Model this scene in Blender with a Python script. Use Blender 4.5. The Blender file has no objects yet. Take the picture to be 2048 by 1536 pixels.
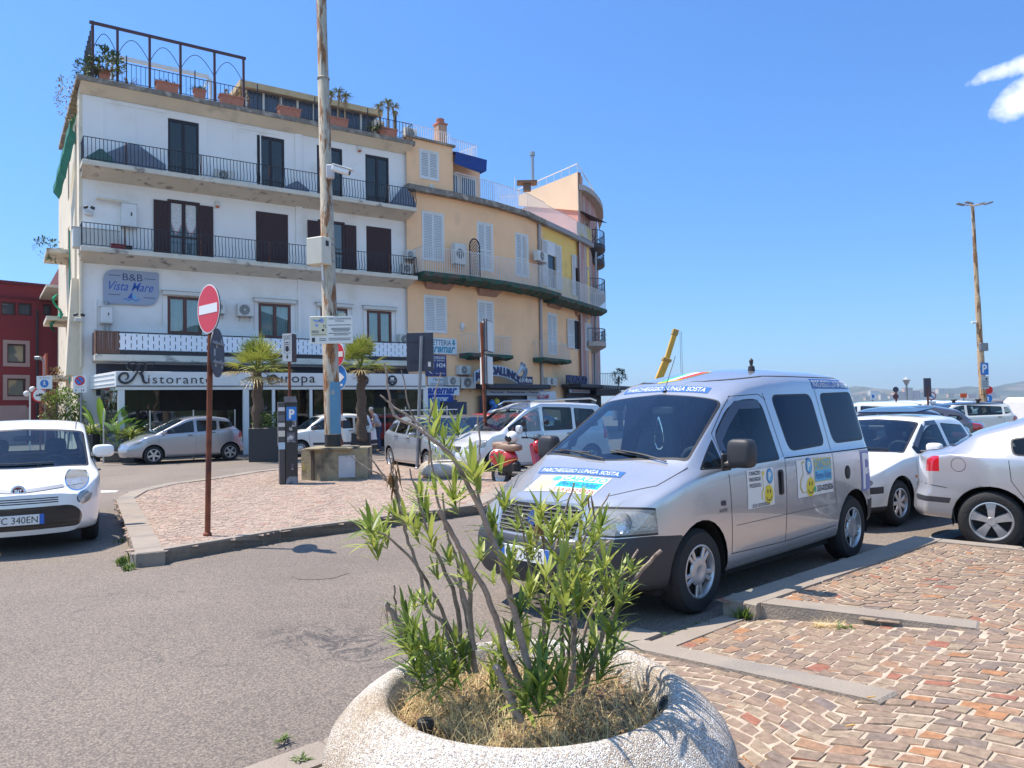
import bpy, bmesh, math, random
import numpy as np
from mathutils import Vector, Matrix
from mathutils.bvhtree import BVHTree
HAZE=.00022
R=math.radians
random.seed(7); rnd=random.random
def ru(a,b): return a+(b-a)*random.random()
SC=bpy.context.scene; COL=SC.collection
# ------------------------------------------------------------ camera
H=1.60; FPX=1540.; ROLL=math.atan(.0177); PITCH=math.atan(49/1540)
_f=Vector((0,math.cos(PITCH),math.sin(PITCH))); _u0=Vector((0,-math.sin(PITCH),math.cos(PITCH))); _r0=Vector((1,0,0))
_r=_r0*math.cos(-ROLL)+_u0*math.sin(-ROLL); _u=_u0*math.cos(-ROLL)-_r0*math.sin(-ROLL)
cd=bpy.data.cameras.new('camera'); cam=bpy.data.objects.new('camera',cd); COL.objects.link(cam)
cd.sensor_width=36; cd.lens=36*FPX/2048; cd.clip_start=.05; cd.clip_end=20000
m=Matrix.Identity(4)
for i in range(3): m[i][0]=_r[i]; m[i][1]=_u[i]; m[i][2]=-_f[i]
m[2][3]=H; cam.matrix_world=m; SC.camera=cam
def ray(x,y): return _f+_r*((x-1024)/FPX)-_u*((y-768)/FPX)
def G(x,y,z=0):
 d=ray(x,y); t=(z-H)/d.z; return Vector((d.x*t,d.y*t,z))
def W(x,y,D):
 d=ray(x,y); t=D/d.y; return Vector((d.x*t,D,H+d.z*t))
# ------------------------------------------------------------ sky, sun, exposure
SUN=Vector((-.4305,.106,.8963)).normalized()
sel=math.asin(SUN.z); saz=math.atan2(SUN.x,SUN.y)
wd=bpy.data.worlds.new('World'); SC.world=wd; wd.use_nodes=True
nt=wd.node_tree; N=nt.nodes; L=nt.links; N.clear()
wo=N.new('ShaderNodeOutputWorld'); bg=N.new('ShaderNodeBackground'); sk=N.new('ShaderNodeTexSky')
sk.sky_type='NISHITA'; sk.sun_disc=False; sk.sun_elevation=sel; sk.sun_rotation=saz
sk.air_density=1.0; sk.dust_density=.25; sk.ozone_density=2.6; sk.altitude=0
bg.inputs['Strength'].default_value=.125
tc=N.new('ShaderNodeTexCoord')
def wmath(op,a,b=None,c=None,clamp=False):
 n=N.new('ShaderNodeMath'); n.operation=op; n.use_clamp=clamp
 for i,v in enumerate((a,b,c)):
  if v is None: continue
  if isinstance(v,(int,float)): n.inputs[i].default_value=v
  else: L.new(v,n.inputs[i])
 return n.outputs[0]
# two small cumulus clouds high on the right and a faint one low on the left, drawn by direction
noi=N.new('ShaderNodeTexNoise'); noi.inputs['Scale'].default_value=34; noi.inputs['Detail'].default_value=9; noi.inputs['Roughness'].default_value=.62
L.new(tc.outputs['Generated'],noi.inputs['Vector'])
mask=None
for (px,py,a,b,tilt) in ((2012,138,.034,.0085,.22),(2048,128,.022,.010,.1),(2040,200,.024,.016,.45),(2075,180,.026,.020,.3)):
 c=ray(px,py).normalized(); e1=Vector((0,0,1)).cross(c).normalized(); e1=-e1; e2=e1.cross(c).normalized()
 if e2.z<0: e2=-e2
 if e1.x<0: e1=-e1
 f1=(e1*math.cos(tilt)+e2*math.sin(tilt))/a; f2=(e2*math.cos(tilt)-e1*math.sin(tilt))/b
 terms=[]
 for fv in (f1,f2):
  d=N.new('ShaderNodeVectorMath'); d.operation='DOT_PRODUCT'; L.new(tc.outputs['Generated'],d.inputs[0]); d.inputs[1].default_value=fv
  q=wmath('SUBTRACT',d.outputs['Value'],fv.dot(c)); terms.append(wmath('MULTIPLY',q,q))
 v=wmath('ADD',terms[0],terms[1]); v=wmath('ADD',v,wmath('MULTIPLY',wmath('SUBTRACT',noi.outputs['Fac'],.5),3.3))
 dd=N.new('ShaderNodeVectorMath'); dd.operation='DOT_PRODUCT'; L.new(tc.outputs['Generated'],dd.inputs[0]); dd.inputs[1].default_value=c
 near=wmath('GREATER_THAN',dd.outputs['Value'],.9)
 v=wmath('MULTIPLY',wmath('SMOOTH_MIN' if False else 'MULTIPLY_ADD',v,-.75,1.05,True),near)
 if py>400: v=wmath('MULTIPLY',v,.45)
 mask=v if mask is None else wmath('MAXIMUM',mask,v)
n2=N.new('ShaderNodeTexNoise'); n2.inputs['Scale'].default_value=14; n2.inputs['Detail'].default_value=5; L.new(tc.outputs['Generated'],n2.inputs['Vector'])
cr=N.new('ShaderNodeValToRGB'); cr.color_ramp.elements[0].position=.38; cr.color_ramp.elements[0].color=(3.3,3.8,5.2,1); cr.color_ramp.elements[1].position=.62; cr.color_ramp.elements[1].color=(5.2,5.2,5.6,1)
L.new(n2.outputs['Fac'],cr.inputs[0])
gm=N.new('ShaderNodeMix'); gm.data_type='RGBA'; L.new(mask,gm.inputs['Factor'])
hs=N.new('ShaderNodeHueSaturation'); hs.inputs['Saturation'].default_value=1.0; hs.inputs['Hue'].default_value=.5; L.new(sk.outputs[0],hs.inputs['Color'])
sxz=N.new('ShaderNodeSeparateXYZ'); L.new(tc.outputs['Generated'],sxz.inputs[0])
grd=N.new('ShaderNodeValToRGB'); e=grd.color_ramp.elements; e[0].position=0; e[0].color=(.29,.405,.56,1); e[1].position=1; e[1].color=(.48,.70,.95,1)
for p_,c_ in ((.12,(.31,.475,.66,1)),(.28,(.33,.54,.76,1)),(.46,(.36,.58,.82,1)),(.70,(.46,.68,.93,1))):
 q=e.new(p_); q.color=c_
L.new(sxz.outputs[2],grd.inputs[0])
sm=N.new('ShaderNodeMix'); sm.data_type='RGBA'; sm.blend_type='MULTIPLY'; sm.inputs['Factor'].default_value=1; L.new(hs.outputs[0],sm.inputs['A']); L.new(grd.outputs[0],sm.inputs['B'])
bk=wmath('MULTIPLY_ADD',sxz.outputs[1],-1.5,.15,True); bw=N.new('ShaderNodeMix'); bw.data_type='RGBA'; bw.inputs['A'].default_value=(1,1,1,1); bw.inputs['B'].default_value=(2.7,1.95,1.4,1); L.new(bk,bw.inputs['Factor']); s2=N.new('ShaderNodeMix'); s2.data_type='RGBA'; s2.blend_type='MULTIPLY'; s2.inputs['Factor'].default_value=1; L.new(sm.outputs['Result'],s2.inputs['A']); L.new(bw.outputs['Result'],s2.inputs['B']); L.new(s2.outputs['Result'],gm.inputs['A']); L.new(cr.outputs[0],gm.inputs['B'])  # sky behind the camera brightened and warmed, an added fill for the shaded facades
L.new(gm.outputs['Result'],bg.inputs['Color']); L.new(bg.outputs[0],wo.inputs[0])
sl=bpy.data.lights.new('sun','SUN'); sl.energy=3.45; sl.angle=R(.53); sl.color=(1,.91,.79)
so=bpy.data.objects.new('sun',sl); COL.objects.link(so); so.rotation_euler=SUN.to_track_quat('Z','Y').to_euler(); so.location=(0,0,40)
vs=SC.view_settings; vs.view_transform='Standard'; vs.look='None'; vs.gamma=1; vs.use_curve_mapping=False; vs.exposure=1.18
SC.cycles.max_bounces=8; SC.cycles.transparent_max_bounces=24; SC.cycles.caustics_reflective=False; SC.cycles.caustics_refractive=False
# ------------------------------------------------------------ materials
MATS={}
def srgb(h):
 if isinstance(h,str):
  c=[int(h[i:i+2],16)/255 for i in (0,2,4)]
  return tuple((x/12.92 if x<=.04045 else ((x+.055)/1.055)**2.4) for x in c)
 return h
def mat(name,col,rough=.6,metal=0,var=0,scale=5,bump=0,bscale=None,col2=None,c2pos=(.45,.6),coat=0,spec=None,dirt=None,emit=0,detail=6,stretch=None,inner=None):
 """principled material; var = brightness noise, col2 = second colour mixed in patches, dirt=(colour,scale,lo,hi)"""
 if name in MATS: return MATS[name]
 mt=bpy.data.materials.new(name); mt.use_nodes=True; MATS[name]=mt
 nt=mt.node_tree; N=nt.nodes; L=nt.links; b=N['Principled BSDF']
 col=srgb(col); b.inputs['Base Color'].default_value=(*col,1); b.inputs['Roughness'].default_value=rough; b.inputs['Metallic'].default_value=metal
 if spec is not None: b.inputs['Specular IOR Level'].default_value=spec
 if coat: b.inputs['Coat Weight'].default_value=coat; b.inputs['Coat Roughness'].default_value=.03
 if emit: b.inputs['Emission Color'].default_value=(*col,1); b.inputs['Emission Strength'].default_value=emit
 tc=N.new('ShaderNodeTexCoord'); vec=tc.outputs['Object']
 if stretch:
  mp=N.new('ShaderNodeMapping'); mp.inputs['Scale'].default_value=stretch; L.new(vec,mp.inputs[0]); vec=mp.outputs[0]
 def noise(s,d=detail):
  n=N.new('ShaderNodeTexNoise'); n.inputs['Scale'].default_value=s; n.inputs['Detail'].default_value=d; L.new(vec,n.inputs['Vector']); return n.outputs['Fac']
 def ramp(f,a,b_,ca=(0,0,0),cb=(1,1,1)):
  r=N.new('ShaderNodeValToRGB'); r.color_ramp.elements[0].position=a; r.color_ramp.elements[1].position=b_
  r.color_ramp.elements[0].color=(*ca,1); r.color_ramp.elements[1].color=(*cb,1); L.new(f,r.inputs[0]); return r.outputs[0]
 def mix(f,a,b_,bt='MIX'):
  mx=N.new('ShaderNodeMix'); mx.data_type='RGBA'; mx.blend_type=bt
  for v,k in ((f,'Factor'),(a,'A'),(b_,'B')):
   if isinstance(v,(int,float)): mx.inputs[k].default_value=v
   elif isinstance(v,tuple): mx.inputs[k].default_value=(*v,1)
   else: L.new(v,mx.inputs[k])
  return mx.outputs['Result']
 cur=col; used=False
 if var:
  f=noise(scale); cur=ramp(f,.25,.75,tuple(c*(1-var) for c in col),tuple(min(1,c*(1+var)) for c in col)); used=True
 if col2 is not None:
  f=ramp(noise(scale*.6,8),c2pos[0],c2pos[1]); cur=mix(f,cur,srgb(col2)); used=True
 if dirt:
  f=ramp(noise(dirt[1],10),dirt[2],dirt[3]); cur=mix(f,cur,srgb(dirt[0])); used=True
 if inner:
  ge=N.new('ShaderNodeNewGeometry'); cur=mix(ge.outputs['Backfacing'],cur,srgb(inner)); used=True
  mm=N.new('ShaderNodeMath'); mm.operation='MULTIPLY_ADD'; mm.inputs[1].default_value=-metal; mm.inputs[2].default_value=metal
  L.new(ge.outputs['Backfacing'],mm.inputs[0]); L.new(mm.outputs[0],b.inputs['Metallic'])
 if used: L.new(cur,b.inputs['Base Color'])
 if bump:
  bn=N.new('ShaderNodeBump'); bn.inputs['Strength'].default_value=bump; bn.inputs['Distance'].default_value=.02
  L.new(noise(bscale or scale*6,4),bn.inputs['Height']); L.new(bn.outputs[0],b.inputs['Normal'])
 return mt
def glass(name,tint=(.5,.6,.65),refl=1.0,rough=0.0,wave=0,haze=0):
 if name in MATS: return MATS[name]
 mt=bpy.data.materials.new(name); mt.use_nodes=True; MATS[name]=mt
 nt=mt.node_tree; N=nt.nodes; L=nt.links; N.clear()
 o=N.new('ShaderNodeOutputMaterial'); mx=N.new('ShaderNodeMixShader'); t=N.new('ShaderNodeBsdfTransparent'); g=N.new('ShaderNodeBsdfGlossy'); fr=N.new('ShaderNodeFresnel')
 t.inputs[0].default_value=(*tint,1); g.inputs['Roughness'].default_value=rough; ge=N.new('ShaderNodeNewGeometry'); im=N.new('ShaderNodeMath'); im.operation='MULTIPLY_ADD'; im.inputs[1].default_value=1/1.52-1.52; im.inputs[2].default_value=1.52; L.new(ge.outputs['Backfacing'],im.inputs[0]); L.new(im.outputs[0],fr.inputs[0])
 ml=N.new('ShaderNodeMath'); ml.operation='MULTIPLY'; ml.inputs[1].default_value=refl*1.6; ml.use_clamp=True
 L.new(fr.outputs[0],ml.inputs[0]); L.new(ml.outputs[0],mx.inputs[0]); L.new(t.outputs[0],mx.inputs[1]); L.new(g.outputs[0],mx.inputs[2]); L.new(mx.outputs[0],o.inputs[0])
 if haze:
  df=N.new('ShaderNodeBsdfDiffuse'); df.inputs[0].default_value=(.8,.8,.77,1); m2=N.new('ShaderNodeMixShader'); m2.inputs[0].default_value=haze; L.new(t.outputs[0],m2.inputs[1]); L.new(df.outputs[0],m2.inputs[2]); L.new(m2.outputs[0],mx.inputs[1])
 if wave:
  tc=N.new('ShaderNodeTexCoord'); n=N.new('ShaderNodeTexNoise'); n.inputs['Scale'].default_value=wave; L.new(tc.outputs['Object'],n.inputs['Vector'])
  bn=N.new('ShaderNodeBump'); bn.inputs['Strength'].default_value=.12; bn.inputs['Distance'].default_value=.1; L.new(n.outputs['Fac'],bn.inputs['Height']); L.new(bn.outputs[0],g.inputs['Normal'])
 return mt
# ------------------------------------------------------------ object bookkeeping
WM={}
def tagobj(o,label=None,cat=None,group=None,kind=None):
 if label: o['label']=label
 if cat: o['category']=cat
 if group: o['group']=group
 if kind: o['kind']=kind
 return o
def thing(name,label,cat,loc=(0,0,0),rz=0,group=None):
 o=bpy.data.objects.new(name,None); COL.objects.link(o); o.location=loc; o.rotation_euler=(0,0,rz); o.empty_display_size=.2
 WM[o]=Matrix.Translation(Vector(loc))@Matrix.Rotation(rz,4,'Z')
 return tagobj(o,label,cat,group)
def copytree(src,loc,rz,label=None,group=None):
 c=src.copy(); COL.objects.link(c); c.location=loc; c.rotation_euler=(0,0,rz)
 if label: c['label']=label
 if group: c['group']=group
 def rec(a,b):
  for ch in list(a.children):
   k=ch.copy(); COL.objects.link(k); k.parent=b; rec(ch,k)
 rec(src,c); return c
class MB:
 def __init__(s): s.v=[]; s.f=[]; s.m=[]
 def add(s,vs,fs,mi=0,M=None):
  n=len(s.v)
  s.v+= [tuple(M@Vector(v)) for v in vs] if M is not None else [tuple(v) for v in vs]
  s.f+= [tuple(i+n for i in f) for f in fs]; s.m+=[mi]*len(fs); return s
 def merge(s,o,M=None,mi=None):
  n=len(s.v); s.v+=[tuple(M@Vector(v)) for v in o.v] if M is not None else o.v
  s.f+=[tuple(i+n for i in f) for f in o.f]; s.m+=[mi]*len(o.f) if mi is not None else o.m; return s
 def box(s,c,sz,mi=0,M=None,rz=0,ch=0,ry=0,rx=0):
  hx,hy,hz=sz[0]/2,sz[1]/2,sz[2]/2
  T=Matrix.Translation(Vector(c))
  if rz: T=T@Matrix.Rotation(rz,4,'Z')
  if ry: T=T@Matrix.Rotation(ry,4,'Y')
  if rx: T=T@Matrix.Rotation(rx,4,'X')
  if M is not None: T=M@T
  if ch:
   vs=[];fs=[];a=ch
   idx={}
   for sx in(-1,1):
    for sy in(-1,1):
     for szz in(-1,1):
      for k in range(3):
       p=[sx*(hx-a),sy*(hy-a),szz*(hz-a)]; p[k]=(sx*hx,sy*hy,szz*hz)[k]
       idx[(sx,sy,szz,k)]=len(vs); vs.append(p)
   I=lambda x,y,z,k: idx[(x,y,z,k)]
   for sx in(-1,1): fs.append([I(sx,-1,-1,0),I(sx,1,-1,0),I(sx,1,1,0),I(sx,-1,1,0)][::sx])
   for sy in(-1,1): fs.append([I(-1,sy,-1,1),I(-1,sy,1,1),I(1,sy,1,1),I(1,sy,-1,1)][::sy])
   for z in(-1,1): fs.append([I(-1,-1,z,2),I(1,-1,z,2),I(1,1,z,2),I(-1,1,z,2)][::z])
   for x in(-1,1):
    for y in(-1,1): fs.append([I(x,y,-1,0),I(x,y,-1,1),I(x,y,1,1),I(x,y,1,0)][::-x*y])
    for z in(-1,1): fs.append([I(x,-1,z,0),I(x,-1,z,2),I(x,1,z,2),I(x,1,z,0)][::x*z])
   for y in(-1,1):
    for z in(-1,1): fs.append([I(-1,y,z,1),I(-1,y,z,2),I(1,y,z,2),I(1,y,z,1)][::-y*z])
   for x in(-1,1):
    for y in(-1,1):
     for z in(-1,1): fs.append([I(x,y,z,0),I(x,y,z,1),I(x,y,z,2)][::x*y*z])
   return s.add(vs,fs,mi,T)
  vs=[(x,y,z) for x in(-hx,hx) for y in(-hy,hy) for z in(-hz,hz)]
  return s.add(vs,[(0,1,3,2),(4,6,7,5),(0,4,5,1),(2,3,7,6),(0,2,6,4),(1,5,7,3)],mi,T)
 def bx(s,x0,x1,y0,y1,z0,z1,mi=0,M=None,ch=0):
  return s.box(((x0+x1)/2,(y0+y1)/2,(z0+z1)/2),(abs(x1-x0),abs(y1-y0),abs(z1-z0)),mi,M,ch=ch)
 def tube(s,pts,r,n=8,mi=0,M=None,caps=True):
  pts=[Vector(p) for p in pts]; k=len(pts); rs=r if isinstance(r,(list,tuple)) else [r]*k
  vs=[];up=None
  for i,p in enumerate(pts):
   t=(pts[min(i+1,k-1)]-pts[max(i-1,0)])
   t=t.normalized() if t.length>1e-9 else Vector((0,0,1))
   if up is None: up=Vector((0,0,1)) if abs(t.z)<.9 else Vector((1,0,0))
   a=t.cross(up)
   if a.length<1e-6: a=t.orthogonal()
   a.normalize(); b=a.cross(t).normalized(); up=b
   for j in range(n):
    q=2*math.pi*(j+.5)/n; vs.append(p+(a*math.cos(q)+b*math.sin(q))*rs[i])
  fs=[(i*n+j,i*n+(j+1)%n,(i+1)*n+(j+1)%n,(i+1)*n+j) for i in range(k-1) for j in range(n)]
  if caps: fs+= [tuple(range(n))[::-1],tuple((k-1)*n+j for j in range(n))]
  return s.add(vs,fs,mi,M)
 def lathe(s,prof,n=24,mi=0,M=None,a0=0,a1=2*math.pi):
  full=abs(a1-a0-2*math.pi)<1e-6; c=n if full else n+1
  vs=[(r*math.cos(a0+(a1-a0)*j/n),r*math.sin(a0+(a1-a0)*j/n),z) for r,z in prof for j in range(c)]
  fs=[(i*c+j,i*c+(j+1)%c,(i+1)*c+(j+1)%c,(i+1)*c+j) for i in range(len(prof)-1) for j in range(n)]
  return s.add(vs,fs,mi,M)
 def prism(s,poly,z0,z1,mi=0,M=None):
  n=len(poly); vs=[(x,y,z0) for x,y in poly]+[(x,y,z1) for x,y in poly]
  fs=[tuple(range(n))[::-1],tuple(range(n,2*n))]+[(i,(i+1)%n,n+(i+1)%n,n+i) for i in range(n)]
  return s.add(vs,fs,mi,M)
 def sph(s,c,r,n=12,mi=0,M=None,sc=(1,1,1)):
  k=n//2; vs=[];fs=[]
  for i in range(k+1):
   t=math.pi*i/k
   for j in range(n):
    q=2*math.pi*j/n; vs.append((c[0]+r*sc[0]*math.sin(t)*math.cos(q),c[1]+r*sc[1]*math.sin(t)*math.sin(q),c[2]+r*sc[2]*math.cos(t)))
  fs=[(i*n+j,(i+1)*n+j,(i+1)*n+(j+1)%n,i*n+(j+1)%n) for i in range(k) for j in range(n)]
  return s.add(vs,fs,mi,M)
 def rb(s,c,sz,e=.5,n=18,mi=0,M=None,ry=0):
  k=n//2; vs=[]; f=lambda v:math.copysign(abs(v)**e,v); T=TR(*c)@Matrix.Rotation(ry,4,'Y')
  if M is not None: T=M@T
  for i in range(k+1):
   t=math.pi*i/k
   for j in range(n): q=2*math.pi*j/n; vs.append((sz[0]/2*f(math.sin(t))*f(math.cos(q)),sz[1]/2*f(math.sin(t))*f(math.sin(q)),sz[2]/2*f(math.cos(t))))
  return s.add(vs,[(i*n+j,(i+1)*n+j,(i+1)*n+(j+1)%n,i*n+(j+1)%n) for i in range(k) for j in range(n)],mi,T)
 def build(s,name,mats,parent=None,label=None,cat=None,group=None,kind=None,sharp=35,world=True,fixn=False,weld=False,smooth=True):
  if not isinstance(mats,(list,tuple)): mats=[mats]
  v=s.v; org=None
  if parent is None and v:
   a=np.array(v); org=Vector(((a[:,0].min()+a[:,0].max())/2,(a[:,1].min()+a[:,1].max())/2,a[:,2].min())); v=(a-np.array(org)).tolist()
  me=bpy.data.meshes.new(name); me.from_pydata(v,[],s.f)
  for mt in mats: me.materials.append(mt)
  if len(mats)>1: me.polygons.foreach_set('material_index',s.m)
  if weld or fixn:
   bm=bmesh.new(); bm.from_mesh(me)
   if weld: bmesh.ops.remove_doubles(bm,verts=bm.verts,dist=1e-5)
   if fixn: bmesh.ops.recalc_face_normals(bm,faces=bm.faces)
   bm.to_mesh(me); bm.free()
  if smooth:
   me.shade_smooth(); me.set_sharp_from_angle(angle=R(sharp))
  me.update()
  o=bpy.data.objects.new(name,me); COL.objects.link(o)
  if parent is not None:
   o.parent=parent
   if world:
    o.matrix_parent_inverse=WM[parent].inverted(); WM[o]=Matrix.Identity(4)
   else: WM[o]=WM[parent].copy()
  else: o.location=org; WM[o]=Matrix.Translation(org)
  return tagobj(o,label,cat,group,kind)
def rotz(a): return Matrix.Rotation(a,4,'Z')
def TR(x,y,z): return Matrix.Translation(Vector((x,y,z)))
def textmesh(s,bold=0,shear=0,space=1,ext=0):
 cu=bpy.data.curves.new('t','FONT'); cu.body=s; cu.offset=bold; cu.shear=shear; cu.space_character=space; cu.extrude=ext; cu.resolution_u=3
 o=bpy.data.objects.new('t',cu); COL.objects.link(o)
 me=bpy.data.meshes.new_from_object(o); v=[tuple(q.co) for q in me.vertices]; f=[tuple(p.vertices) for p in me.polygons]
 bpy.data.objects.remove(o); bpy.data.curves.remove(cu); bpy.data.meshes.remove(me)
 return v,f
def addtext(mb,s,x0,x1,z0,z1,y=-.003,mi=0,M=None,bold=0,shear=0,th=0,warp=None,space=1):
 """text fitted in the rectangle x0..x1, z0..z1 of a local frame whose front looks to -y"""
 v,f=textmesh(s,bold,shear,space); a=np.array(v)
 if len(a)==0: return
 ax0,ax1,ay0,ay1=a[:,0].min(),a[:,0].max(),a[:,1].min(),a[:,1].max()
 P=[]
 for q in v:
  X=x0+(q[0]-ax0)/(ax1-ax0)*(x1-x0); Z=z0+(q[1]-ay0)/(ay1-ay0)*(z1-z0)
  if warp: X,Z=warp(X,Z)
  P.append((X,y,Z))
 mb.add(P,f,mi,M)
 if th:
  n=len(P); B=[(p[0],y+th,p[2]) for p in P]
  from collections import Counter
  ed={}
  for fc in f:
   for i in range(len(fc)):
    e=(fc[i],fc[(i+1)%len(fc)])
    if (e[1],e[0]) in ed: del ed[(e[1],e[0])]
    else: ed[e]=1
  mb.add(P+B,[(a_,b_,b_+n,a_+n)[::-1] for a_,b_ in ed],mi,M)
class Pl:
 """vertical plane: local x = s along the wall, local y = into the wall, z up"""
 def __init__(s,p0,p1):
  s.p0=Vector((p0[0],p0[1],0)); d=Vector((p1[0]-p0[0],p1[1]-p0[1],0)); s.len=d.length; s.d=d.normalized(); s.n=Vector((s.d.y,-s.d.x,0))
  M=Matrix.Identity(4)
  for i in range(3): M[i][0]=s.d[i]; M[i][1]=-s.n[i]; M[i][3]=s.p0[i]
  s.M=M
 def hit(s,px,py,off=0):
  r=ray(px,py); o=Vector((0,0,H)); p=s.p0+s.n*off
  t=(p-o).dot(s.n)/r.dot(s.n); q=o+r*t
  return (q-s.p0).dot(s.d), q.z
 def rect(s,xl,xr,yt,yb,off=0):
  """pixel box -> s0,s1,z0,z1 ; yt,yb read at the middle"""
  xm=(xl+xr)/2; s0=s.hit(xl,(yt+yb)/2,off)[0]; s1=s.hit(xr,(yt+yb)/2,off)[0]
  return s0,s1,s.hit(xm,yb,off)[1],s.hit(xm,yt,off)[1]
def wallmesh(mb,s0,s1,z0,z1,holes,depth,M,mi=0,y0=0):
 xs=sorted(set([s0,s1]+[h[i] for h in holes for i in (0,1) if s0<h[i]<s1])); zs=sorted(set([z0,z1]+[h[i] for h in holes for i in (2,3) if z0<h[i]<z1]))
 for i in range(len(xs)-1):
  for j in range(len(zs)-1):
   cx,cz=(xs[i]+xs[i+1])/2,(zs[j]+zs[j+1])/2
   if any(h[0]<cx<h[1] and h[2]<cz<h[3] for h in holes): continue
   mb.add([(xs[i],y0,zs[j]),(xs[i+1],y0,zs[j]),(xs[i+1],y0,zs[j+1]),(xs[i],y0,zs[j+1])],[(0,1,2,3)],mi,M)
 for a,b,c,d in [h[:4] for h in holes]:
  y1=y0+depth
  mb.add([(a,y0,c),(b,y0,c),(b,y0,d),(a,y0,d),(a,y1,c),(b,y1,c),(b,y1,d),(a,y1,d)],[(0,4,5,1),(1,5,6,2),(2,6,7,3),(3,7,4,0)],mi,M)
def rpoly(pts,r,n=5):
 out=[];k=len(pts)
 for i in range(k):
  p=Vector(pts[i]); a=Vector(pts[i-1]); b=Vector(pts[(i+1)%k]); rr=r[i] if isinstance(r,(list,tuple)) else r
  if rr<=0: out.append(tuple(p)); continue
  u=(a-p); v=(b-p); ra=min(rr,u.length*.48); rb=min(rr,v.length*.48); A=p+u.normalized()*ra; B=p+v.normalized()*rb
  for j in range(n+1):
   t=j/n; q=A*(1-t)**2+p*2*t*(1-t)+B*t*t; out.append(tuple(q))
 return out
def ell(cx,cy,rx,ry,n=24,a=0): return [(cx+rx*math.cos(a+2*math.pi*i/n),cy+ry*math.sin(a+2*math.pi*i/n)) for i in range(n)]
def plate(mb,poly,y0,y1,mi=0,M=None):
 """polygon in (x,z) extruded from y0 (front) to y1"""
 n=len(poly); vs=[(x,y0,z) for x,z in poly]+[(x,y1,z) for x,z in poly]
 ar=sum(poly[i][0]*poly[(i+1)%n][1]-poly[(i+1)%n][0]*poly[i][1] for i in range(n))
 fs=[tuple(range(n)),tuple(range(n,2*n))[::-1]]+[(i,n+i,n+(i+1)%n,(i+1)%n) for i in range(n)]
 if ar<0: fs=[f[::-1] for f in fs]
 mb.add(vs,fs,mi,M)
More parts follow.
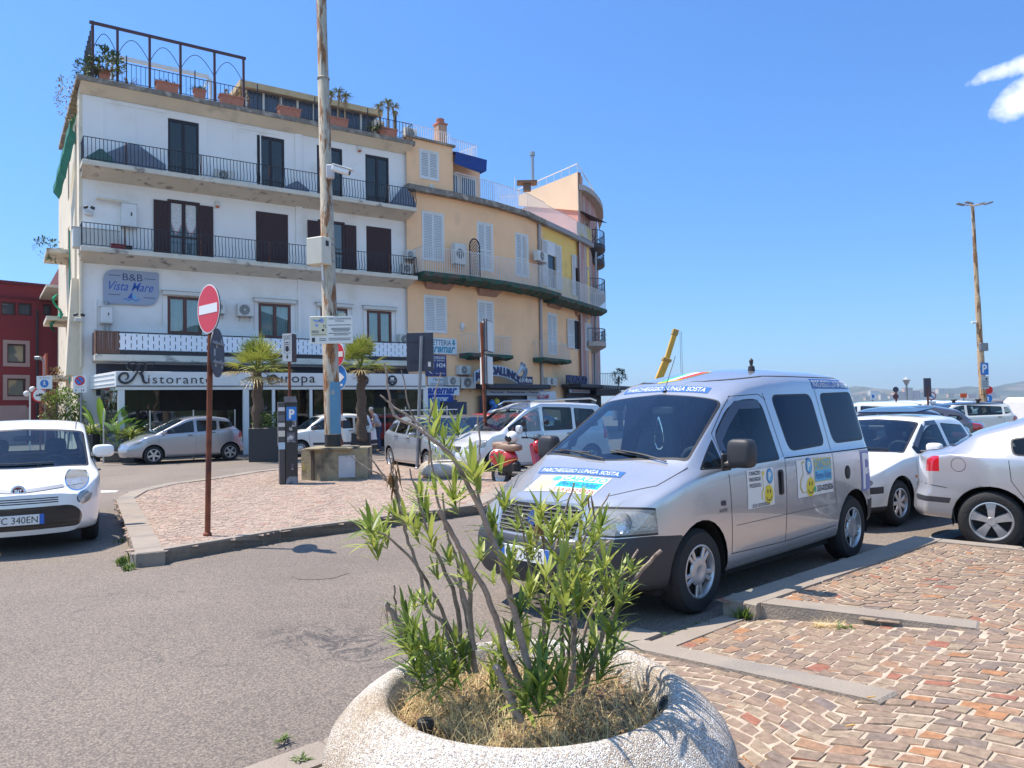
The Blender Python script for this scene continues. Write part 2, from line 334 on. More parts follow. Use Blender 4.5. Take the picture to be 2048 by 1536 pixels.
# ============================================================ GROUND
def asphalt_mat():
 mt=bpy.data.materials.new('asphalt'); mt.use_nodes=True; nt=mt.node_tree; N=nt.nodes; L=nt.links; b=N['Principled BSDF']; b.inputs['Roughness'].default_value=.85
 ge=N.new('ShaderNodeNewGeometry'); P=ge.outputs['Position']
 def noise(s,d=6,v=P,r=.5,dist=0):
  n=N.new('ShaderNodeTexNoise'); n.inputs['Scale'].default_value=s; n.inputs['Detail'].default_value=d; n.inputs['Roughness'].default_value=r; n.inputs['Distortion'].default_value=dist; L.new(v,n.inputs['Vector']); return n.outputs['Fac']
 def ramp(f,a,b_,ca,cb):
  r=N.new('ShaderNodeValToRGB'); r.color_ramp.elements[0].position=a; r.color_ramp.elements[1].position=b_; r.color_ramp.elements[0].color=(*ca,1); r.color_ramp.elements[1].color=(*cb,1); L.new(f,r.inputs[0]); return r.outputs[0]
 def mix(f,a,b_,bt='MIX'):
  mx=N.new('ShaderNodeMix'); mx.data_type='RGBA'; mx.blend_type=bt
  for v,k in ((f,'Factor'),(a,'A'),(b_,'B')):
   if isinstance(v,(int,float)): mx.inputs[k].default_value=v
   elif isinstance(v,tuple): mx.inputs[k].default_value=(*v,1)
   else: L.new(v,mx.inputs[k])
  return mx.outputs['Result']
 def mth(op,a,b_=0,c=0,cl=False):
  n=N.new('ShaderNodeMath'); n.operation=op; n.use_clamp=cl
  for i,v in enumerate((a,b_,c)):
   if isinstance(v,(int,float)): n.inputs[i].default_value=v
   else: L.new(v,n.inputs[i])
  return n.outputs[0]
 base=ramp(noise(.55,8,r=.6),.3,.72,(.190,.157,.128),(.245,.202,.165))
 vo=N.new('ShaderNodeTexVoronoi'); vo.inputs['Scale'].default_value=85; L.new(P,vo.inputs['Vector'])
 st=ramp(vo.outputs['Distance'],.15,.75,(1.16,1.15,1.13),(.66,.66,.67)); base=mix(1.0,base,st,'MULTIPLY')
 sx=N.new('ShaderNodeSeparateColor'); L.new(vo.outputs['Color'],sx.inputs[0])
 base=mix(1.0,base,ramp(sx.outputs[0],.1,.95,(.72,.72,.74),(1.25,1.23,1.2)),'MULTIPLY')
 base=mix(ramp(noise(7,9,r=.7),.56,.75,(0,0,0),(.35,.35,.35)),base,(.13,.12,.12))
 base=mix(1.0,base,ramp(noise(.13,3),.35,.68,(.86,.86,.87),(1.10,1.10,1.09)),'MULTIPLY')
 # broken, cracked patch with missing binder, and streaks of tyre wear
 sp=N.new('ShaderNodeSeparateXYZ'); L.new(P,sp.inputs[0])
 c=G(700,1290); ex=mth('MULTIPLY',mth('SUBTRACT',sp.outputs[0],c.x),1.15); ey=mth('MULTIPLY',mth('SUBTRACT',sp.outputs[1],c.y),1.9)
 dist=mth('ADD',mth('MULTIPLY',ex,ex),mth('MULTIPLY',mth('ADD',ey,mth('MULTIPLY',ex,.9)),mth('ADD',ey,mth('MULTIPLY',ex,.9))))
 fall=mth('SUBTRACT',1,dist,cl=True)
 cn=noise(2.6,10,r=.65,dist=1.2); line=mth('ABSOLUTE',mth('SUBTRACT',cn,.5)); crack=mth('MULTIPLY',mth('SUBTRACT',1,mth('MULTIPLY',line,26),cl=True),fall)
 pit=mth('MULTIPLY',ramp(noise(55,4),.48,.62,(0,0,0),(1,1,1)),mth('MULTIPLY',fall,ramp(noise(3.2,6),.48,.66,(0,0,0),(1,1,1))))
 vc=N.new('ShaderNodeTexVoronoi'); vc.feature='DISTANCE_TO_EDGE'; vc.inputs['Scale'].default_value=.22; mxv=N.new('ShaderNodeVectorMath'); mxv.operation='ADD'; nv=N.new('ShaderNodeTexNoise'); nv.inputs['Scale'].default_value=1.7; nv.inputs['Detail'].default_value=6; L.new(P,nv.inputs['Vector']); sv=N.new('ShaderNodeVectorMath'); sv.operation='SCALE'; sv.inputs['Scale'].default_value=1.3; L.new(nv.outputs['Color'],sv.inputs[0]); L.new(P,mxv.inputs[0]); L.new(sv.outputs[0],mxv.inputs[1]); L.new(mxv.outputs[0],vc.inputs['Vector'])
 ck=mth('MULTIPLY',mth('SUBTRACT',1,mth('MULTIPLY',vc.outputs['Distance'],260),cl=True),ramp(noise(.5,4),.5,.62,(0,0,0),(.55,.55,.55))); base=mix(ck,base,(.06,.055,.05))
 base=mix(crack,base,(.035,.033,.033)); base=mix(pit,base,(.05,.048,.047))
 L.new(base,b.inputs['Base Color'])
 bn=N.new('ShaderNodeBump'); bn.inputs['Strength'].default_value=.55; bn.inputs['Distance'].default_value=.006; L.new(vo.outputs['Distance'],bn.inputs['Height']); bn.invert=True; L.new(bn.outputs[0],b.inputs['Normal'])
 return mt
M_ASPH=asphalt_mat()
mb=MB(); mb.add([(-400,-60,0),(400,-60,0),(400,130,0),(-400,130,0)],[(0,1,2,3)]); mb.build('ground',M_ASPH,kind='structure',smooth=False)
M_SEA=mat('sea_water',(.02,.07,.12),rough=.25,bump=.3,scale=.02,bscale=.15)
mb=MB(); mb.add([(-3400,-60,-1.6),(3400,-60,-1.6),(3400,3500,-1.6),(-3400,3500,-1.6)],[(0,1,2,3)]); mb.build('sea',M_SEA,kind='structure',smooth=False)
def stone_mat(name,cols,mottle=.38):
 mt=bpy.data.materials.new(name); mt.use_nodes=True; nt=mt.node_tree; N=nt.nodes; L=nt.links; b=N['Principled BSDF']; b.inputs['Roughness'].default_value=.8
 ge=N.new('ShaderNodeNewGeometry'); r=N.new('ShaderNodeValToRGB'); r.color_ramp.interpolation='CONSTANT'; L.new(ge.outputs['Random Per Island'],r.inputs[0])
 e=r.color_ramp.elements
 while len(e)<len(cols): e.new(.5)
 for i,(p,c) in enumerate(cols): e[i].position=p; e[i].color=(*c,1)
 n=N.new('ShaderNodeTexNoise'); n.inputs['Scale'].default_value=22; n.inputs['Detail'].default_value=10; n.inputs['Roughness'].default_value=.7; L.new(ge.outputs['Position'],n.inputs['Vector'])
 r2=N.new('ShaderNodeValToRGB'); r2.color_ramp.elements[0].position=.3; r2.color_ramp.elements[1].position=.7; r2.color_ramp.elements[0].color=(1-mottle,)*3+(1,); r2.color_ramp.elements[1].color=(1+mottle,)*3+(1,); L.new(n.outputs['Fac'],r2.inputs[0])
 mx=N.new('ShaderNodeMix'); mx.data_type='RGBA'; mx.blend_type='MULTIPLY'; mx.inputs['Factor'].default_value=1; L.new(r.outputs[0],mx.inputs['A']); L.new(r2.outputs[0],mx.inputs['B']); L.new(mx.outputs['Result'],b.inputs['Base Color'])
 n3=N.new('ShaderNodeTexNoise'); n3.inputs['Scale'].default_value=60; n3.inputs['Detail'].default_value=6; L.new(ge.outputs['Position'],n3.inputs['Vector'])
 bn=N.new('ShaderNodeBump'); bn.inputs['Strength'].default_value=.5; bn.inputs['Distance'].default_value=.006; L.new(n3.outputs['Fac'],bn.inputs['Height']); L.new(bn.outputs[0],b.inputs['Normal'])
 return mt
tan=(.34,.265,.215); M_SETT=stone_mat('porphyry_setts',[(0,(0.238,0.168,0.116)),(.14,(0.261,0.187,0.128)),(.28,(0.213,0.151,0.109)),(.40,(0.276,0.206,0.140)),(.54,(0.228,0.158,0.113)),(.64,(0.251,0.174,0.122)),(.74,(0.184,0.137,0.107)),(.86,(0.280,0.165,0.099)),(.93,(0.319,0.155,0.072)),(.96,(0.271,0.109,0.068)),(.98,(0.179,0.137,0.117))])
M_SETT2=stone_mat('porphyry_setts_far',[(0,(.33,.245,.19)),(.2,(.30,.22,.17)),(.4,(.35,.265,.205)),(.6,(.29,.21,.165)),(.8,(.34,.235,.18)),(.93,(.31,.19,.14))])
M_MORTAR=mat('mortar',(.44,.36,.27),rough=.9,var=.22,scale=18,bump=.5,bscale=90)
M_KERB=mat('kerb_basalt',(.28,.235,.19),rough=.85,var=.12,scale=3,bump=.4,bscale=60,dirt=((.20,.18,.16),2.5,.52,.8))
def inside(p,poly):
 x,y=p; c=False; n=len(poly)
 for i in range(n):
  x1,y1=poly[i]; x2,y2=poly[(i+1)%n]
  if (y1>y)!=(y2>y) and x<(x2-x1)*(y-y1)/(y2-y1)+x1: c=not c
 return c
def setts(name,poly,zf,ang,pattern='arc',sw=.115,sh=.098,joint=.014,Wc=1.5,A=.26,mt=None,lift=.003,jit=.014):
 mb=MB(); ca,sa=math.cos(ang),math.sin(ang)
 rr=[(x*ca+y*sa,-x*sa+y*ca) for x,y in poly]; a0=min(p[0] for p in rr)-1; a1=max(p[0] for p in rr)+1; b0=min(p[1] for p in rr)-1; b1=max(p[1] for p in rr)+1
 def mp(a,b):
  if pattern=='arc':
   t=((a/Wc)%1)-.5; b=b+A*(1-4*t*t)
  a+=.02*math.sin(b*3.1+a); b+=.015*math.sin(a*2.3)
  return (a*ca-b*sa,a*sa+b*ca)
 nr=int((b1-b0)/sh)+1
 for j in range(-3,nr):
  bb=b0+j*sh-(A if pattern=='arc' else 0); a=a0+ru(0,sw)
  while a<a1:
   w=sw*ru(.78,1.35); q=[(a,bb),(a+w,bb),(a+w,bb+sh),(a,bb+sh)]; a+=w
   c=mp(q[0][0]+w/2,bb+sh/2)
   if not inside(c,poly): continue
   g=joint*ru(.5,1.25)/2; sgn=[(1,1),(-1,1),(-1,-1),(1,-1)]
   lo=[];hi=[]; zz=zf(*c); dz=ru(-.002,.003); tx,ty=ru(-.02,.02),ru(-.02,.02)
   for (x,y),(sx,sy) in zip(q,sgn):
    x+=sx*g+ru(-jit,jit)*.5; y+=sy*g+ru(-jit,jit)
    p=mp(x,y); lo.append((p[0],p[1],zz-.006)); p2=mp(x+sx*.004,y+sy*.004); hi.append((p2[0],p2[1],zz+lift+dz+(p2[0]-c[0])*tx+(p2[1]-c[1])*ty))
   mb.add(lo+hi,[(4,5,6,7),(0,1,5,4),(1,2,6,5),(2,3,7,6),(3,0,4,7)])
 return mb.build(name,mt or M_SETT,kind='structure',sharp=50)
A_=Vector((1.55,5.81)); E_=Vector((2.93,4.92)); C_=Vector((1.90,3.88)); B_=Vector((.89,5.19)); F_=Vector((4.30,8.31)); K0=Vector((-3.2,1.50)); K1=Vector((.62,5.32))
def zr(x,y):
 u=((x-y)+4.7)/1.4142; return .012+.128*min(1,max(0,(u-.25)/1.67))
S2=Vector((9.5,3.15))  # far end of the slab's back edge
def grid_sheet(name,poly,zf,step,mt,kind='structure'):
 bm=bmesh.new(); vs=[bm.verts.new((x,y,0)) for x,y in poly]; bm.faces.new(vs)
 xs=[p[0] for p in poly]; ys=[p[1] for p in poly]
 x=min(xs)+step
 while x<max(xs): bmesh.ops.bisect_plane(bm,geom=bm.verts[:]+bm.edges[:]+bm.faces[:],plane_co=(x,0,0),plane_no=(1,0,0)); x+=step
 y=min(ys)+step
 while y<max(ys): bmesh.ops.bisect_plane(bm,geom=bm.verts[:]+bm.edges[:]+bm.faces[:],plane_co=(0,y,0),plane_no=(0,1,0)); y+=step
 bm.normal_update()
 for v in bm.verts: v.co.z=zf(v.co.x,v.co.y)
 me=bpy.data.meshes.new(name); bm.to_mesh(me); bm.free(); me.materials.append(mt)
 if me.polygons[0].normal.z<0: me.flip_normals()
 o=bpy.data.objects.new(name,me); COL.objects.link(o); WM[o]=Matrix.Identity(4); return tagobj(o,kind=kind)
fg=[(-3.2,1.50),(.80,5.50),tuple(B_),tuple(C_),tuple(E_),(9.5,.75),(9.5,-4),(-3.2,-4)]
grid_sheet('pavement',fg,lambda x,y:zr(x,y)-.002,.35,M_MORTAR)
rampq=[tuple(A_),tuple(E_),tuple(C_),tuple(B_)]
grid_sheet('ramp',rampq,lambda x,y:zr(x,y),.3,M_MORTAR)
slab=[tuple(A_),tuple(F_),tuple(S2),(9.5,.75),tuple(E_)]
mb=MB(); mb.prism(slab,0,.138); mb.build('pavement',M_MORTAR,kind='structure',smooth=False)
setts('pavement_setts',fg,lambda x,y:zr(x,y),R(-45),'arc')
setts('pavement_setts',rampq,lambda x,y:zr(x,y)+.002,R(45),'row')
setts('pavement_setts',slab,lambda x,y:.14,R(-52),'arc')
def kerb(mb,p,q,w,side,z0,zf,seg=1.05,gap=.006):
 """kerb stones from p to q; side=+1 puts the stone left of the line"""
 d=(q-p); Ln=d.length; d.normalize(); n=Vector((-d.y,d.x))*side; t=0
 while t<Ln-.02:
  e=min(Ln,t+seg*ru(.85,1.15))
  if Ln-e<.3: e=Ln
  a=p+d*(t+gap/2); b=p+d*(e-gap/2); c=b+n*w; f=a+n*w; pts=[a,b,c,f]
  if side<0: pts=pts[::-1]
  ch=.012; j=ru(-.002,.002)
  cen=(a+b+c+f)/4
  def inn(v,k):
   u=(cen-v); return v+Vector((math.copysign(min(k,abs(u.x)),u.x),math.copysign(min(k,abs(u.y)),u.y)))
  lo=[(v.x,v.y,z0) for v in pts]; mi_=[(v.x,v.y,zf(v.x,v.y)+j-ch) for v in pts]; hi=[(inn(v,ch).x,inn(v,ch).y,zf(v.x,v.y)+j) for v in pts]
  fs=[(8,9,10,11)]+[(i,(i+1)%4,4+(i+1)%4,4+i) for i in range(4)]+[(4+i,4+(i+1)%4,8+(i+1)%4,8+i) for i in range(4)]
  mb.add(lo+mi_+hi,fs); t=e
mb=MB()
kerb(mb,K0,Vector((.86,5.56)),.22,-1,-.05,lambda x,y:zr(x,y)+.014)
kerb(mb,B_+Vector((-.09,.09)),C_,.19,-1,-.02,lambda x,y:zr(x,y)+.018,1.6)
kerb(mb,B_+Vector((.0,.0)),A_,.2,-1,-.02,lambda x,y:zr(x,y)+.016)
kerb(mb,A_+Vector((-.004,-.004)),E_,.2,1,-.02,lambda x,y:.156,1.5)
d2=(F_-A_).normalized(); kerb(mb,A_+d2*.002,F_,.27,-1,0,lambda x,y:.158,1.2)
kerb(mb,F_,S2,.2,-1,0,lambda x,y:.155)
mb.build('kerb',M_KERB,kind='structure',sharp=30)
# traffic island
ip=[G(272,1110,.135),G(560,1062,.135),G(965,1010,.135),G(1075,948,.135),G(1010,912,.135),G(800,917,.135),G(640,929,.135),G(500,944,.135),G(420,957,.135),G(330,968,.135),G(262,983,.135),G(232,1000,.135)]
ipoly=[(p.x,p.y) for p in ip]
mb=MB(); mb.prism(ipoly,0,.128); mb.build('traffic_island',M_MORTAR,kind='structure',smooth=False)
setts('island_setts',ipoly,lambda x,y:.128,R(8),'arc',sw=.12,sh=.12,joint=.012,mt=M_SETT2,lift=.004)
mb=MB(); mk=MB()
for i in range(len(ipoly)):
 kerb(mb,Vector(ipoly[i]),Vector(ipoly[(i+1)%len(ipoly)]),.13 if i<2 else .28,1,0,lambda x,y:.15)
mb.build('kerb',M_KERB,kind='structure',sharp=30)
# painted marks, patch
M_BLUE=mat('blue_road_paint',(.23,.36,.44),rough=.8,col2=(.31,.29,.27),scale=22,c2pos=(.5,.62)); M_WHITEP=mat('white_road_paint',(.52,.50,.46),rough=.8,col2=(.33,.30,.27),scale=12,c2pos=(.48,.62))
mb=MB(); q=[G(1848,1078),G(1935,1052),G(1962,1057),G(1890,1083)]; mb.add([(p.x,p.y,.004) for p in q],[(0,1,2,3)]); mb.build('blue_parking_line',M_BLUE,kind='structure',smooth=False)
mb=MB(); q=[G(196,986),G(196,981),G(238,981),G(232,985)]; mb.add([(p.x,p.y,.004) for p in q],[(0,1,2,3)]); mb.build('white_road_line',M_WHITEP,kind='structure',smooth=False)
c=G(642,1147); mb=MB(); mb.add([(c.x+.27*math.cos(t)*ru(.93,1.05),c.y+.30*math.sin(t)*ru(.93,1.05),.004) for t in [i*math.pi/10 for i in range(20)]],[tuple(range(20))]); mb.build('asphalt_patch',mat('old_asphalt',(.165,.135,.11),rough=.9,var=.2,scale=20,bump=.5,bscale=150),kind='structure',smooth=False)
# ------------------------------------------------------------ seawall, far shore
M_ROCK=mat('seawall_stone',(.16,.16,.18),rough=.9,var=.4,scale=.8,bump=.6,bscale=4)
mb=MB();
for i in range(26):
 x=12+i*4; mb.box((x+2,92+ru(-.3,.3),.75+ru(-.05,.05)),(3.98,2.2,1.55),ch=.15)
mb.build('seawall',M_ROCK,label='long dark stone seawall behind the parked cars at the water',cat='seawall')
ridge=[(1180,806),(1400,800),(1560,792),(1640,786),(1700,778),(1712,772),(1730,776),(1760,779),(1800,781),(1830,780),(1870,776),(1895,777),(1930,774),(1960,777),(1985,774),(2010,772),(2040,768),(2080,758),(2150,742),(2300,745),(2500,770),(2700,800)]
D0=2600
hx=[];hz=[]
for px,py in ridge: w=W(px,py,D0); hx.append(w.x); hz.append(w.z)
mb=MB(); nx=260; rows=[(-650,0),(-560,.12),(-420,.35),(-250,.6),(-90,.88),(0,1),(200,.75),(500,.3)]
X=np.linspace(hx[0],hx[-1],nx); Z=np.interp(X,hx,hz); rs=np.random.RandomState(3)
jag=np.convolve(rs.randn(nx+8),np.ones(4)/4,'same')[4:-4]*3.2
vs=[]
for k,(dy,h) in enumerate(rows):
 wob=np.convolve(rs.randn(nx+16),np.ones(9)/9,'same')[8:-8]
 for i in range(nx):
  z=max(-1.4,(Z[i]+jag[i])*h+(wob[i]*8*(0 if k in (0,) else 1)*(h*(1-h)*3+.05) if k!=5 else 0)); vs.append((X[i],D0+dy+wob[i]*40*(k not in(0,)),z if k else -2))
fs=[(k*nx+i,k*nx+i+1,(k+1)*nx+i+1,(k+1)*nx+i) for k in range(len(rows)-1) for i in range(nx-1)]
mb.add(vs,fs)
M_HILL=mat('hillside_scrub',(.055,.075,.035),rough=.95,col2=(.16,.14,.09),scale=.018,c2pos=(.48,.62),var=.4,bump=1,bscale=.05)
hill=mb.build('hills',M_HILL,kind='structure',sharp=60)
bvh=BVHTree.FromPolygons([tuple(v) for v in vs],fs)
M_HW=[mat('far_wall_'+n,c,rough=.9,var=.1,scale=.3) for n,c in (('ochre',(.50,.36,.22)),('cream',(.60,.50,.38)),('pink',(.48,.30,.24)),('white',(.62,.60,.56)))]
M_DARKW=mat('far_window',(.05,.06,.08),rough=.4); M_TERR=mat('far_roof',(.30,.17,.12),rough=.9)
def far_house(px,py,D,w,h,mi,name='house',label='',cat='house',group=None,win=True):
 p=W(px,py,D); o=thing(name,label,cat,(p.x,p.y,p.z-6),0,group)
 b=MB(); b.bx(-w/2,w/2,0,w*.7,0,6+h); b.build('wall',M_HW[mi],o,world=False)
 b=MB(); b.bx(-w/2-.5,w/2+.5,-.6,w*.7+.5,6+h,6+h+.7); b.build('roof',M_TERR if mi!=3 else M_HW[3],o,world=False)
 if win:
  nw=max(2,int(w/5)); nf=max(1,int(h/4))
  for i in range(nw):
   for j in range(nf):
    b=MB(); x=-w/2+(i+.5)*w/nw; z=6+h-(j+.6)*h/nf; b.bx(x-.8,x+.8,-.15,.05,z-1.1,z+1.1); b.build('window',M_DARKW,o,world=False)
 return o
houses=[(1800,794,30,16,0,'long ochre old-town palace with rows of windows on the far shore'),(1786,797,16,12,1,'cream block left of the ochre palace across the bay'),(1818,789,22,20,0,'tallest ochre tower house in the far old town'),(1834,790,18,14,2,'pinkish house right of the far ochre tower'),(1848,793,20,12,1,'cream house beside the dark back of the signboard across the bay'),(1862,797,14,9,3,'small white house low on the far hillside'),(1885,784,24,14,1,'pale square block high on the far hill'),(1902,790,14,8,0,'ochre cottage right of the pale square block on the far hill'),(1918,797,16,8,3,'white house on the far slope left of the orange sign'),(1945,793,22,9,2,'pink terrace on the far slope between orange sign and lamp mast'),(1986,791,16,11,2,'pinkish house on the far slope right of the lamp mast'),(1996,794,12,8,1,'cream cottage on the far slope right of the pinkish house'),(1768,792,18,9,1,'cream house on the far shore right of the lantern'),(1750,783,26,7,3,'long white roofed building near the far ridge'),(1738,796,18,7,0,'ochre house on the far shore behind the round sign'),(1712,797,16,8,1,'cream house on the far shore close behind the van'),(1728,788,10,6,2,'tiny pink house on the far slope above the round sign')]
for px,py,w,h,mi,lb in houses: far_house(px,py+4,2080 if py>788 else 2350,w*1.0,h*1.15,mi,label=lb,group='houses across the bay')
# ============================================================ BUILDINGS
M_STUC=mat('white_stucco',(.83,.81,.80),rough=.9,var=.05,scale=.6,bump=.15,bscale=30,dirt=((.70,.65,.58),.9,.56,.85))
M_STUCS=mat('cream_plaster',(.72,.63,.49),rough=.9,var=.08,scale=.8,bump=.15,bscale=25,dirt=((.42,.36,.30),1.2,.56,.8))
M_SLAB=mat('slab_concrete',(.62,.57,.48),rough=.9,var=.1,scale=1.5,dirt=((.22,.19,.17),2.6,.57,.72),bump=.3,bscale=20)
M_CORN=mat('weathered_edge',(.20,.175,.15),rough=.9,var=.3,scale=4,dirt=((.45,.40,.33),3,.5,.7))
M_DOOR=mat('dark_bronze_frame',(.018,.016,.026),rough=.45,spec=.3)
M_BROWN=mat('brown_shutter_wood',(.045,.020,.022),rough=.55,spec=.3)
M_MAHOG=mat('mahogany_frame',(.10,.03,.028),rough=.45)
M_IRON=mat('black_iron',(.018,.016,.022),rough=.5); M_RUST=mat('rusty_iron',(.16,.05,.03),rough=.9,col2=(.04,.02,.02),scale=9,c2pos=(.42,.6))
M_PANE=mat('window_pane',(.05,.075,.10),rough=.04,spec=.9); M_PANED=mat('dark_pane',(.012,.014,.02),rough=.06,spec=.6)
M_CURT=mat('net_curtain',(.42,.48,.50),rough=.9,var=.25,scale=3,stretch=(18,18,.5)); M_LACE=mat('lace_curtain',(.62,.62,.62),rough=.9,var=.2,scale=12); M_PINKL=mat('curtain_hem',(.55,.35,.35),rough=.9)
M_WHITE=mat('white_paint',(.70,.70,.70),rough=.5,var=.04,scale=3); M_WHITE2=mat('white_lacquer',(.74,.74,.73),rough=.35,var=.03,scale=1.5)
M_OFFW=mat('off_white_plastic',(.62,.61,.58),rough=.5); M_GREYM=mat('grey_metal',(.30,.31,.33),rough=.45,metal=.4); M_BLACKP=mat('black_plastic',(.02,.02,.022),rough=.5)
M_TERRA=mat('terracotta',(.42,.17,.115),rough=.85,var=.15,scale=6); M_NAVY=mat('navy_board',(.022,.03,.075),rough=.5)
M_GREENNET=mat('green_netting',(.02,.085,.055),rough=.9,col2=(.10,.08,.06),scale=5,c2pos=(.45,.58),var=.4)
M_PLANTG=mat('plant_green',(.06,.11,.03),rough=.7,var=.35,scale=3); M_DRYP=mat('dry_plant',(.30,.22,.09),rough=.8,var=.3,scale=4); M_YG=mat('yellow_green_leaf',(.24,.26,.05),rough=.6,var=.3,scale=5)
def leaf(mb,p,d,ln,w,up=Vector((0,0,1)),droop=.3,mi=0,seg=3,fold=0.15):
 """a narrow pointed leaf blade"""
 d=Vector(d).normalized(); s=d.cross(up)
 if s.length<1e-3: s=Vector((1,0,0))
 s.normalize(); nrm=s.cross(d).normalized(); p=Vector(p); vs=[];c=p.copy()
 prof=[.35,1,.85,.0] if seg==3 else [.35,.9,1,.7,0.0]
 k=len(prof)-1
 for i,q in enumerate(prof):
  t=i/k; cc=p+d*ln*t-Vector((0,0,1))*droop*ln*t*t
  vs+=[cc-s*w*q*.5+nrm*w*fold*q, cc, cc+s*w*q*.5+nrm*w*fold*q]
 fs=[]
 for i in range(k):
  a=i*3; b=a+3; fs+=[(a,a+1,b+1,b),(a+1,a+2,b+2,b+1)]
 mb.add(vs,fs,mi)
def tuft(mb,c,r,h,n,w=.02,mi=0,spread=1.0,droop=.35):
 for _ in range(n):
  a=ru(0,6.283); e=ru(.25,1.3)/spread; d=Vector((math.cos(a)*math.cos(e),math.sin(a)*math.cos(e),math.sin(e)))
  leaf(mb,Vector(c)+Vector((math.cos(a),math.sin(a),0))*r*ru(0,.4),d,h*ru(.6,1.1),w*ru(.7,1.3),droop=droop,mi=mi)
def bush(mb,c,rx,ry,rz,n,s,mi=0,hole=.25):
 """leaf clumps through an ellipsoid, with gaps"""
 ph=[(ru(0,6),ru(0,6),ru(0,6)) for _ in range(3)]
 k=0
 while k<n:
  p=Vector((ru(-1,1),ru(-1,1),ru(-1,1)))
  if p.length>1 or p.length<.35: continue
  if sum(math.sin(4*p[i]+ph[i][0])*math.cos(5*p[(i+1)%3]+ph[i][1]) for i in range(3))<-hole: continue
  d=p+Vector((ru(-.8,.8),ru(-.8,.8),ru(-.3,1))); k+=1
  leaf(mb,Vector(c)+Vector((p.x*rx,p.y*ry,p.z*rz)),d,s*ru(.7,1.3),s*.4,droop=.2,mi=mi,fold=.05)
def ac_unit(pl,px0,px1,py0,py1,off,label,name='air_conditioner',group='air conditioning units on the walls',depth=.32,side='r'):
 s0,s1,z0,z1=pl.rect(px0,px1,py0,py1,off+depth)
 w=s1-s0; h=z1-z0; c=pl.M@Vector((s0,-off,z0)); o=thing(name,label,'air conditioner',c,math.atan2(pl.d.y,pl.d.x),group)
 b=MB(); b.bx(0,w,-depth,0,0,h,ch=.012); b.build('casing',M_OFFW,o,world=False)
 r=min(w*.33,h*.42); cx=w*.42; b=MB(); T=TR(cx,-depth-.004,h/2)@Matrix.Rotation(R(90),4,'X')
 b.lathe([(r,-.004),(r,.006),(r*.96,.006)],20,M=T); b.prism(ell(0,0,r*.96,r*.96,20),-.003,.003,M=T); b.build('fan_grille',mat('fan_grille_grey',(.12,.13,.14),rough=.6),o,world=False)
 b=MB(); T2=TR(cx,-depth-.012,h/2)@Matrix.Rotation(R(90),4,'X')
 for k in range(3): b.lathe([(r*(.35+.25*k),0),(r*(.35+.25*k)+.012,.0),(r*(.35+.25*k)+.012,.006)],20,M=T2)
 b.prism(ell(0,0,r*.2,r*.2,12),-.002,.008,M=T2); b.build('fan_guard',M_OFFW,o,world=False)
 b=MB()
 for x in (w*.18,w*.82): b.bx(x-.02,x+.02,-depth,.03,-.04,0); b.tube([(x,-depth+.02,-.03),(x,0,-.2)],.012,4)
 b.build('bracket',M_GREYM,o,world=False)
 b=MB()
 for k in range(5): b.bx(w-.002,w+.006,-depth+.03,-.03,h*(.15+.16*k),h*(.22+.16*k))
 b.build('side_vent',mat('vent_dark',(.05,.05,.06),rough=.7),o,world=False)
 return o
def railing(pl,s0,s1,zb,zt,off,mt,parent,pitch=.125,belly=.0,th=.014,ends=(True,True),back=0,name='railing',rail=.03):
 """bars between slab edge and rail, returning to the wall at the ends"""
 b=MB(); M=pl.M
 def bar(x,y,o=0):
  if belly: b.tube([(x,y,zt),(x,y-belly*.15*(0 if o else 1),zb+(zt-zb)*.62),(x,y-belly*(0 if o else 1),zb+(zt-zb)*.3),(x,y-belly*.7*(0 if o else 1),zb+(zt-zb)*.1),(x,y,zb)],th*.7,4,M=M,caps=False)
  else: b.box((x,y,(zt+zb)/2),(th,th,zt-zb),M=M)
 n=max(2,int((s1-s0)/pitch))
 for i in range(n+1): bar(s0+(s1-s0)*i/n,-off)
 b.bx(s0,s1,-off-rail/2,-off+rail/2,zt,zt+.025,M=M); b.bx(s0,s1,-off-rail/2,-off+rail/2,zb-.0,zb+.02,M=M)
 for e,x in zip(ends,(s0,s1)):
  if not e: continue
  m=max(2,int((off-back)/pitch))
  for i in range(1,m): bar(x,-off+(off-back)*i/m,1)
  b.bx(x-rail/2,x+rail/2,-off+rail/2,-back,zt,zt+.025,M=M); b.bx(x-rail/2,x+rail/2,-off+rail/2,-back,zb,zb+.02,M=M)
 return b.build(name,mt,parent)
def shutter_leaf(mb,x0,x1,z0,z1,y,M,slat=.055,mi=0,mid=True,th=.035):
 f=.055
 mb.bx(x0,x0+f,y-th,y,z0,z1,mi,M); mb.bx(x1-f,x1,y-th,y,z0,z1,mi,M)
 zs=[z0,z0+(z1-z0)*.42,z1-f] if mid else [z0,z1-f]
 for z in zs: mb.bx(x0+f,x1-f,y-th,y,z,z+f,mi,M)
 z=z0+f
 while z<z1-f-.02:
  mb.add([(x0+f,y-th*.95,z),(x1-f,y-th*.95,z),(x1-f,y-th*.1,z+slat*.9),(x0+f,y-th*.1,z+slat*.9)],[(0,1,2,3)],mi,M); z+=slat
